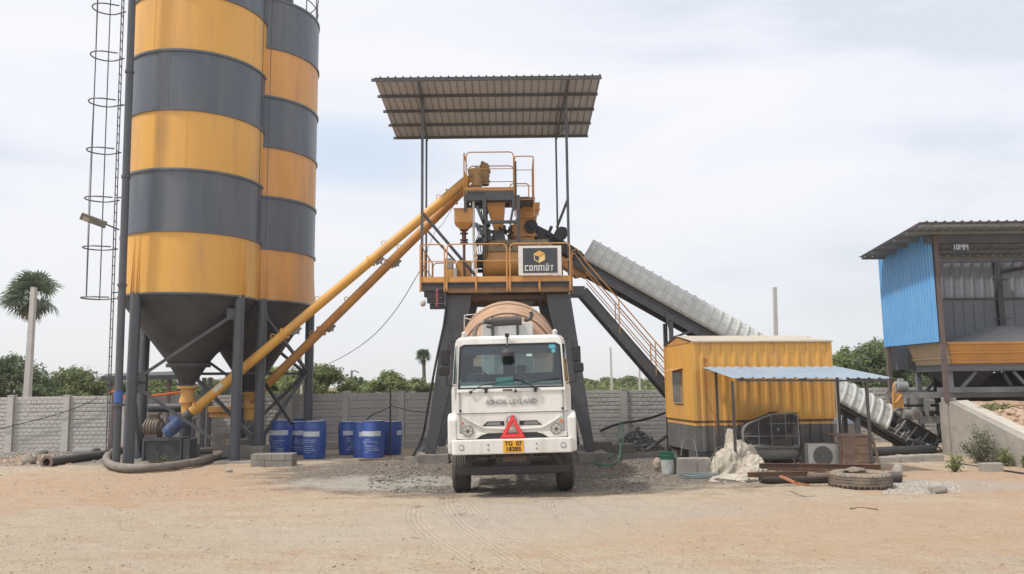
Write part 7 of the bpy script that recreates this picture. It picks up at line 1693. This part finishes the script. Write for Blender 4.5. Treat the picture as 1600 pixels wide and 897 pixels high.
def tree(px, ytop, wpx, Y, label, leaf=LEAF, seed=1, name='bushy_tree', zbase=0, n=4200, group='trees beyond the wall', ls=None, crown0=.12):
    rnd = random.Random(seed); x = xat(px, 600, Y); base = V((x, Y, ground_h(x, Y) + zbase)); H = zat(px, ytop, Y) - base.z; Wd = wpx / F * Y / 2
    t = empty(name, base, label, 'tree', group); Wd *= 1.35
    tk_ = MB(); tk_.tube([base, base + V((.1, 0, H * .3)), base + V((0, .1, H * .6))], [H * .045, H * .03, H * .015], 8)
    for k in range(6):
        a = rnd.random() * 6.28; tk_.tube([base + V((.05, 0, H * rnd.uniform(.15, .4))), base + V((Wd * .35 * math.cos(a), Wd * .3 * math.sin(a), H * .6)), base + V((Wd * .6 * math.cos(a), Wd * .5 * math.sin(a), H * rnd.uniform(.7, .85)))], [H * .022, H * .014, H * .005], 6)
    tk_.build('trunk', BARK, t, smooth=True)
    vs, fs = [], []; nc = 60
    for k in range(nc):
        a = rnd.random() * 6.28; rr = math.sqrt(rnd.random()); zz_ = rnd.random() ** .8
        prof = math.sin(math.pi * (.16 + .80 * zz_)) ** .6
        c_ = base + V((Wd * .86 * rr * prof * math.cos(a), Wd * .8 * rr * prof * math.sin(a), H * (crown0 + (.93 - crown0) * zz_) - H * .05))
        r_ = Wd * rnd.uniform(.10, .26); r_ = min(r_, H * .22)
        if c_.z + r_ * .7 > base.z + H: c_.z = base.z + H - r_ * .7
        leafcloud(vs, fs, c_, r_, n // nc, (ls or (.022 + Y * .0014)), .8, .35, rnd)
    for k in range(46):   # stray sprigs that break the outline
        a = rnd.random() * 6.28; t_ = rnd.random(); q_ = math.cos(t_ * 1.45); c_ = base + V((Wd * .95 * q_ * math.cos(a), Wd * .8 * q_ * math.sin(a), H * (.30 + .66 * t_)))
        leafcloud(vs, fs, c_, Wd * .11, 40, (ls or (.022 + Y * .0014)), .9, .2, rnd)
    me = bpy.data.meshes.new('crown'); me.from_pydata(vs, [], fs); me.update(); o = bpy.data.objects.new('crown', me); col.objects.link(o); me.materials.append(leaf); o.parent = t; me.transform(wmat(t).inverted())
    return t
T = [(5, 552, 150, 40, 'dark bushy tree at the far left end behind the wall', LEAFD), (112, 573, 125, 42, 'mid green tree right of the concrete pole behind the wall', LEAF), (175, 588, 90, 44, 'low tree behind the wall just left of the tall fill pipe', LEAF),
     (250, 586, 100, 43, 'green tree seen between the legs of the nearer silo', LEAF), (335, 592, 90, 46, 'green tree seen right of the nearer silo cone', LEAFD), (425, 572, 100, 41, 'green tree seen behind the front leg of the further silo', LEAFY), (500, 568, 120, 38, 'bright full tree right of the further silo', LEAF),
     (556, 588, 70, 46, 'dull tree beside the distant lamp pole', LEAFD), (606, 578, 92, 44, 'rounded bright tree above the right hand barrels', LEAFY), (652, 590, 76, 48, 'low tree under the small palm', LEAF), (698, 586, 60, 52, 'tree partly behind the left tower leg', LEAFD), (760, 592, 90, 55, 'tree hidden behind the truck cab', LEAF), (845, 594, 90, 56, 'tree hidden behind the truck and right tower leg', LEAF),
     (1328, 538, 92, 36, 'olive tree behind the wall right of the cabin', LEAFY), (1382, 526, 110, 35, 'tall dark tree behind the blue sheeted shed', LEAFD), (1440, 556, 100, 37, 'dark tree seen under the aggregate bins', LEAFD)]
for i, (px, yt_, wp, Y, lb_, lm) in enumerate(T): tree(px, yt_, wp, Y, lb_, lm, 100 + i, n=24000 if Y < 42 else 15000)
TF = [(915, 592, 44, 100), (948, 590, 44, 120), (985, 588, 50, 110), (1018, 594, 40, 118), (1052, 592, 40, 112), (896, 594, 40, 116), (1100, 592, 60, 115), (1170, 590, 60, 112), (1238, 592, 60, 112)]
FL = ['low distant tree just right of the truck mirrors', 'low distant tree behind the left thin pole', 'widest low distant tree between the two thin poles', 'low distant tree right of the second thin pole under the stairs', 'low distant tree by the left edge of the cabin', 'low distant tree hidden by the right tower leg', 'distant tree hidden behind the cabin, left', 'distant tree hidden behind the cabin, middle', 'distant tree hidden behind the cabin, right']
for i, ((px, yt_, wp, Y), lb_) in enumerate(zip(TF, FL)): tree(px, yt_, wp, Y, lb_, LEAF, 200 + i, 'distant_tree', n=3500, group='distant trees beyond the field', ls=.17, crown0=.05)

def palm(cx_, cy_px, rpx, Y, label, dense=36, trunk=True, dead=8, seed=1):
    rnd = random.Random(seed); c = at(cx_, cy_px, Y); r = rpx / F * Y; zg_ = ground_h(c.x, Y); t = empty('palm_tree', (c.x, Y, zg_), label, 'palm', 'palms behind the wall')
    m_ = MB(); m_.tube([(c.x, Y, zg_), (c.x + .05, Y, (c.z + zg_) / 2), c], [.20, .15, .13], 12); m_.build('trunk', mat('palm_trunk', (.15, .13, .11), .9, var=.2), t, smooth=True)
    for nm, cnt, mm in (('crown', dense, PALML), ('dry_fronds', dead, PALMD)):
        vs, fs = [], []
        for k in range(cnt):
            a = rnd.random() * 6.28
            e_ = rnd.uniform(-.75, 1.45) if nm == 'crown' else rnd.uniform(-1.5, -1.0)
            d = V((math.cos(a) * math.cos(e_), math.sin(a) * math.cos(e_), math.sin(e_))); pl_ = r * rnd.uniform(.30, .52); hub = c + d * pl_; fr = r * rnd.uniform(.48, .60) * (1 if nm == 'crown' else .7)
            side = d.cross(V((0, 0, 1))); side = side.normalized() if side.length > .05 else V((1, 0, 0)); up = side.cross(d)
            tw_ = rnd.uniform(-.9, .9); side, up = side * math.cos(tw_) + up * math.sin(tw_), up * math.cos(tw_) - side * math.sin(tw_)
            i = len(vs); vs += [tuple(c + side * .02), tuple(hub + side * .02), tuple(hub - side * .02), tuple(c - side * .02)]; fs.append((i, i + 1, i + 2, i + 3))
            nb = 21
            for j in range(nb):
                th = -2.0 + 4.0 * j / (nb - 1); dirb = d * math.cos(th) + side * math.sin(th); L_ = fr * (1 - .12 * abs(th) / 2) * rnd.uniform(.85, 1.05); tip = hub + dirb * L_ + up * (-.12 * L_) - V((0, 0, .16 * L_)); mid = hub + dirb * L_ * .6 ; wv = dirb.cross(up).normalized() * fr * .05; fold = up * fr * .03 * (1 if j % 2 else -1)
                i = len(vs); vs += [tuple(hub), tuple(mid + wv + fold), tuple(tip), tuple(mid - wv + fold)]; fs.append((i, i + 1, i + 2, i + 3))
        me = bpy.data.meshes.new(nm); me.from_pydata(vs, [], fs); me.update(); o = bpy.data.objects.new(nm, me); col.objects.link(o); me.materials.append(mm); o.parent = t; me.transform(wmat(t).inverted())
    return t
palm(51, 464, 50, 42, 'tall fan palm behind the concrete pole at the far left', 42, dead=10, seed=4)
palm(662, 558, 17, 62, 'small distant palm left of the truck mirrors', 34, dead=4, seed=6)

def pole(name, x0, y0, x1, y1, Y, w0, w1, label, m=WALLP):
    b_, t_ = at(x0, y0, Y), at(x1, y1, Y); xx = (b_.x + t_.x) / 2; r0, r1 = w0 / F * Y * .37, w1 / F * Y * .37; zg_ = 0
    m_ = MB(); 
    A_ = [(b_.x - r0, Y - r0, 0), (b_.x + r0, Y - r0, 0), (b_.x + r0, Y + r0, 0), (b_.x - r0, Y + r0, 0)]; B_ = [(t_.x - r1, Y - r1, t_.z), (t_.x + r1, Y - r1, t_.z), (t_.x + r1, Y + r1, t_.z), (t_.x - r1, Y + r1, t_.z)]
    for i in range(4): m_.face([A_[i], A_[(i + 1) % 4], B_[(i + 1) % 4], B_[i]])
    m_.face(B_); o = m_.build(name, m); origin_to(o, (b_.x, Y, 0)); return tag(o, label, 'pole', 'concrete utility poles beyond the wall')
p = pole('utility_pole', 43, 618, 53, 449, 31, 13, 9, 'thick pale concrete utility pole rising in front of the fan palm')
pole('utility_pole', 1213, 620, 1210.5, 449, 38, 9, 7, 'grey concrete pole rising behind the cabin roof')
pole('utility_pole', 956, 612, 954, 543, 60, 5, 3.5, 'thin pale pole left of the stairs, beyond the wall')
pole('utility_pole', 999, 612, 999, 568, 58, 4.5, 3.5, 'short thin pale pole under the stairs, beyond the wall')
pole('utility_pole', 473, 618, 470, 548, 36, 5, 4, 'thin pale pole behind the right leg of the further silo')
m_ = MB(); a = at(549, 612, 50); m_.cyl((a.x, 50, 0), (a.x, 50, zat(549, 579, 50)), .07, seg=8); m_.tube([at(549, 582, 50), at(553, 579, 50), at(559, 581, 50)], .04, 6); m_.beam(at(557, 581, 50), at(561, 582, 50), .1, .06); o = m_.build('distant_lamp_post', GMACH); tag(o, 'small distant street lamp post above the trees', 'street lamp')

rnd = random.Random(77); vs, fs = [], []
for k in range(300):
    x = rnd.uniform(-62, 62); y = rnd.uniform(78, 92); h_ = rnd.uniform(.3, 1.0) * (1 + .5 * mnoise.noise(V((x * .12, 3, 0)))); g_z = ground_h(x, y)
    leafcloud(vs, fs, (x, y, g_z + h_), rnd.uniform(.8, 1.7), 55, .17, .8, .3, rnd)
    leafcloud(vs, fs, (x, y, g_z + h_ * .3), 1.2, 25, .17, .6, .3, rnd)
me = bpy.data.meshes.new('scrub'); me.from_pydata(vs, [], fs); me.update(); o = bpy.data.objects.new('distant_scrub', me); col.objects.link(o); me.materials.append(LEAF); o['kind'] = 'stuff'
# field strip beyond the wall
m_ = MB(); random.seed(8)
vs, fs = [], []; rnd = random.Random(9)
for k in range(3000):
    x = rnd.uniform(-40, 40); y = rnd.uniform(62, 75); zg_ = ground_h(x, y); h = rnd.uniform(.15, .5); i = len(vs); w_ = .12; vs += [(x - w_, y, zg_), (x + w_, y, zg_), (x + rnd.uniform(-.2, .2), y, zg_ + h)]; fs.append((i, i + 1, i + 2))
me = bpy.data.meshes.new('dry_grass'); me.from_pydata(vs, [], fs); o = bpy.data.objects.new('dry_grass', me); col.objects.link(o); me.materials.append(PALMD); o['kind'] = 'stuff'

def shrub(px, py, yt_, wpx, label, mm, seed, n=900, name='dusty_shrub', zofs=0, ls=.03, cat='shrub', grp='weeds and shrubs by the ramp', Yo=None):
    rnd = random.Random(seed); g0 = gp(px, py) if Yo is None else at(px, py, Yo); Y = g0.y; H = zat(px, yt_, Y) - g0.z; Wd = wpx / F * Y / 2
    t = empty(name, g0, label, cat, grp); m_ = MB(); vs, fs = [], []
    for k in range(18):
        a = rnd.random() * 6.28; t_ = rnd.random(); tip = g0 + V((Wd * (1 - t_ * .8) * math.cos(a) * .95, Wd * .6 * (1 - t_ * .8) * math.sin(a), H * (.35 + .62 * t_)))
        m_.tube([g0 + V((.03 * math.cos(a), .03 * math.sin(a), 0)), g0.lerp(tip, .5) + V((0, 0, H * .06)), tip], [.012, .008, .003], 5)
        for q in range(n // 18):
            s_ = rnd.uniform(.2, 1.03); p = g0.lerp(tip, s_) + V((rnd.gauss(0, 1), rnd.gauss(0, 1), rnd.gauss(0, 1))) * Wd * .12
            if p.z < g0.z: p.z = g0.z + .01
            leafcloud(vs, fs, p, .02, 1, ls, 1, .2, rnd)
    m_.build('stem', BARK, t); me = bpy.data.meshes.new('foliage'); me.from_pydata(vs, [], fs); me.update(); o = bpy.data.objects.new('foliage', me); col.objects.link(o); me.materials.append(mm); o.parent = t; me.transform(wmat(t).inverted()); return t
shrub(1535, 725, 663, 66, 'large dusty grey green shrub against the ramp wall', LEAFG, 1, 2200)
shrub(1572, 729, 700, 34, 'low green weed right of the large dusty shrub', LEAFY, 2, 500, 'green_weed')
shrub(1493, 737, 705, 36, 'sparse weed growing at the corner of the ramp wall', LEAFY, 3, 420, 'green_weed')
shrub(1602, 732, 712, 20, 'small weed at the right edge of the picture', LEAFY, 4, 300, 'green_weed')
pr = W0 + dW * 1.0 + nW * 1.2
for i, (sx, ox, lb_, mm, wd_, h_) in enumerate(((.9, 1.05, 'dense green mat of weed on top of the ramp near its corner', LEAF, .75, .26), (.35, 3.2, 'pale leafy weed patch further back on the ramp', LEAFG, .9, .24))):
    rnd = random.Random(30 + i); p0 = W0 + dW * sx + nW * ox; zr__ = z0_ - slp * sx - .05; vs, fs = [], []
    for k in range(1500):
        a = rnd.random() * 6.28; rr = math.sqrt(rnd.random()); q = V((p0.x + wd_ * rr * math.cos(a), p0.y + wd_ * .55 * rr * math.sin(a), zr__ + rnd.random() * h_ * (1 - rr * .6))); leafcloud(vs, fs, q, .02, 1, .03, 1, .2, rnd)
    me = bpy.data.meshes.new('foliage'); me.from_pydata(vs, [], fs); o = bpy.data.objects.new('ramp_weed', me); col.objects.link(o); me.materials.append(mm); tag(o, lb_, 'weed', 'weeds and shrubs by the ramp')
o = stones('ramp_rubble', DIRTR, 500, lambda i: (lambda s_, o_: tuple((W0 + dW * s_ + nW * o_) + V((0, 0, rampf((s_ + .25) / (Lend + 1.5), (o_ - .15) / 11)[2] + .02))))(random.gauss(2.2, .7), abs(random.gauss(1.9, .8)) + .5), .03, .14, 15); o['kind'] = 'stuff'
# weeds at the silo foot
shrub(250, 728, 712, 46, 'flat green weeds inside the hose loop under the silo', LEAFG, 8, 700, 'green_weed', grp='weeds under the silo')
o = MB(); pts = [gp(1328, 796), gp(1343, 794), gp(1356, 795), gp(1372, 797)]; o.tube([p + V((0, 0, .012)) for p in pts], .009, 6); o = o.build('dry_stick', mat('stick', (.16, .11, .07), .9)); tag(o, 'dry brown stick lying on the open dirt at the right', 'stick')

# ================================================================== HAZE
hz = MB(); hz.bx(-960, 960, -330, 2620, -1.2, 19.5); ho = hz.build('haze', None); ho['kind'] = 'stuff'
ho.data.materials.clear(); hm_ = bpy.data.materials.new('haze_air'); hm_.use_nodes = True; t = hm_.node_tree; t.nodes.remove(t.nodes['Principled BSDF'])
pv = t.nodes.new('ShaderNodeVolumePrincipled'); pv.inputs['Density'].default_value = .0006; pv.inputs['Color'].default_value = (.97, .98, 1, 1); pv.inputs['Anisotropy'].default_value = .2
t.links.new(pv.outputs[0], t.nodes['Material Output'].inputs['Volume']); ho.data.materials.append(hm_)
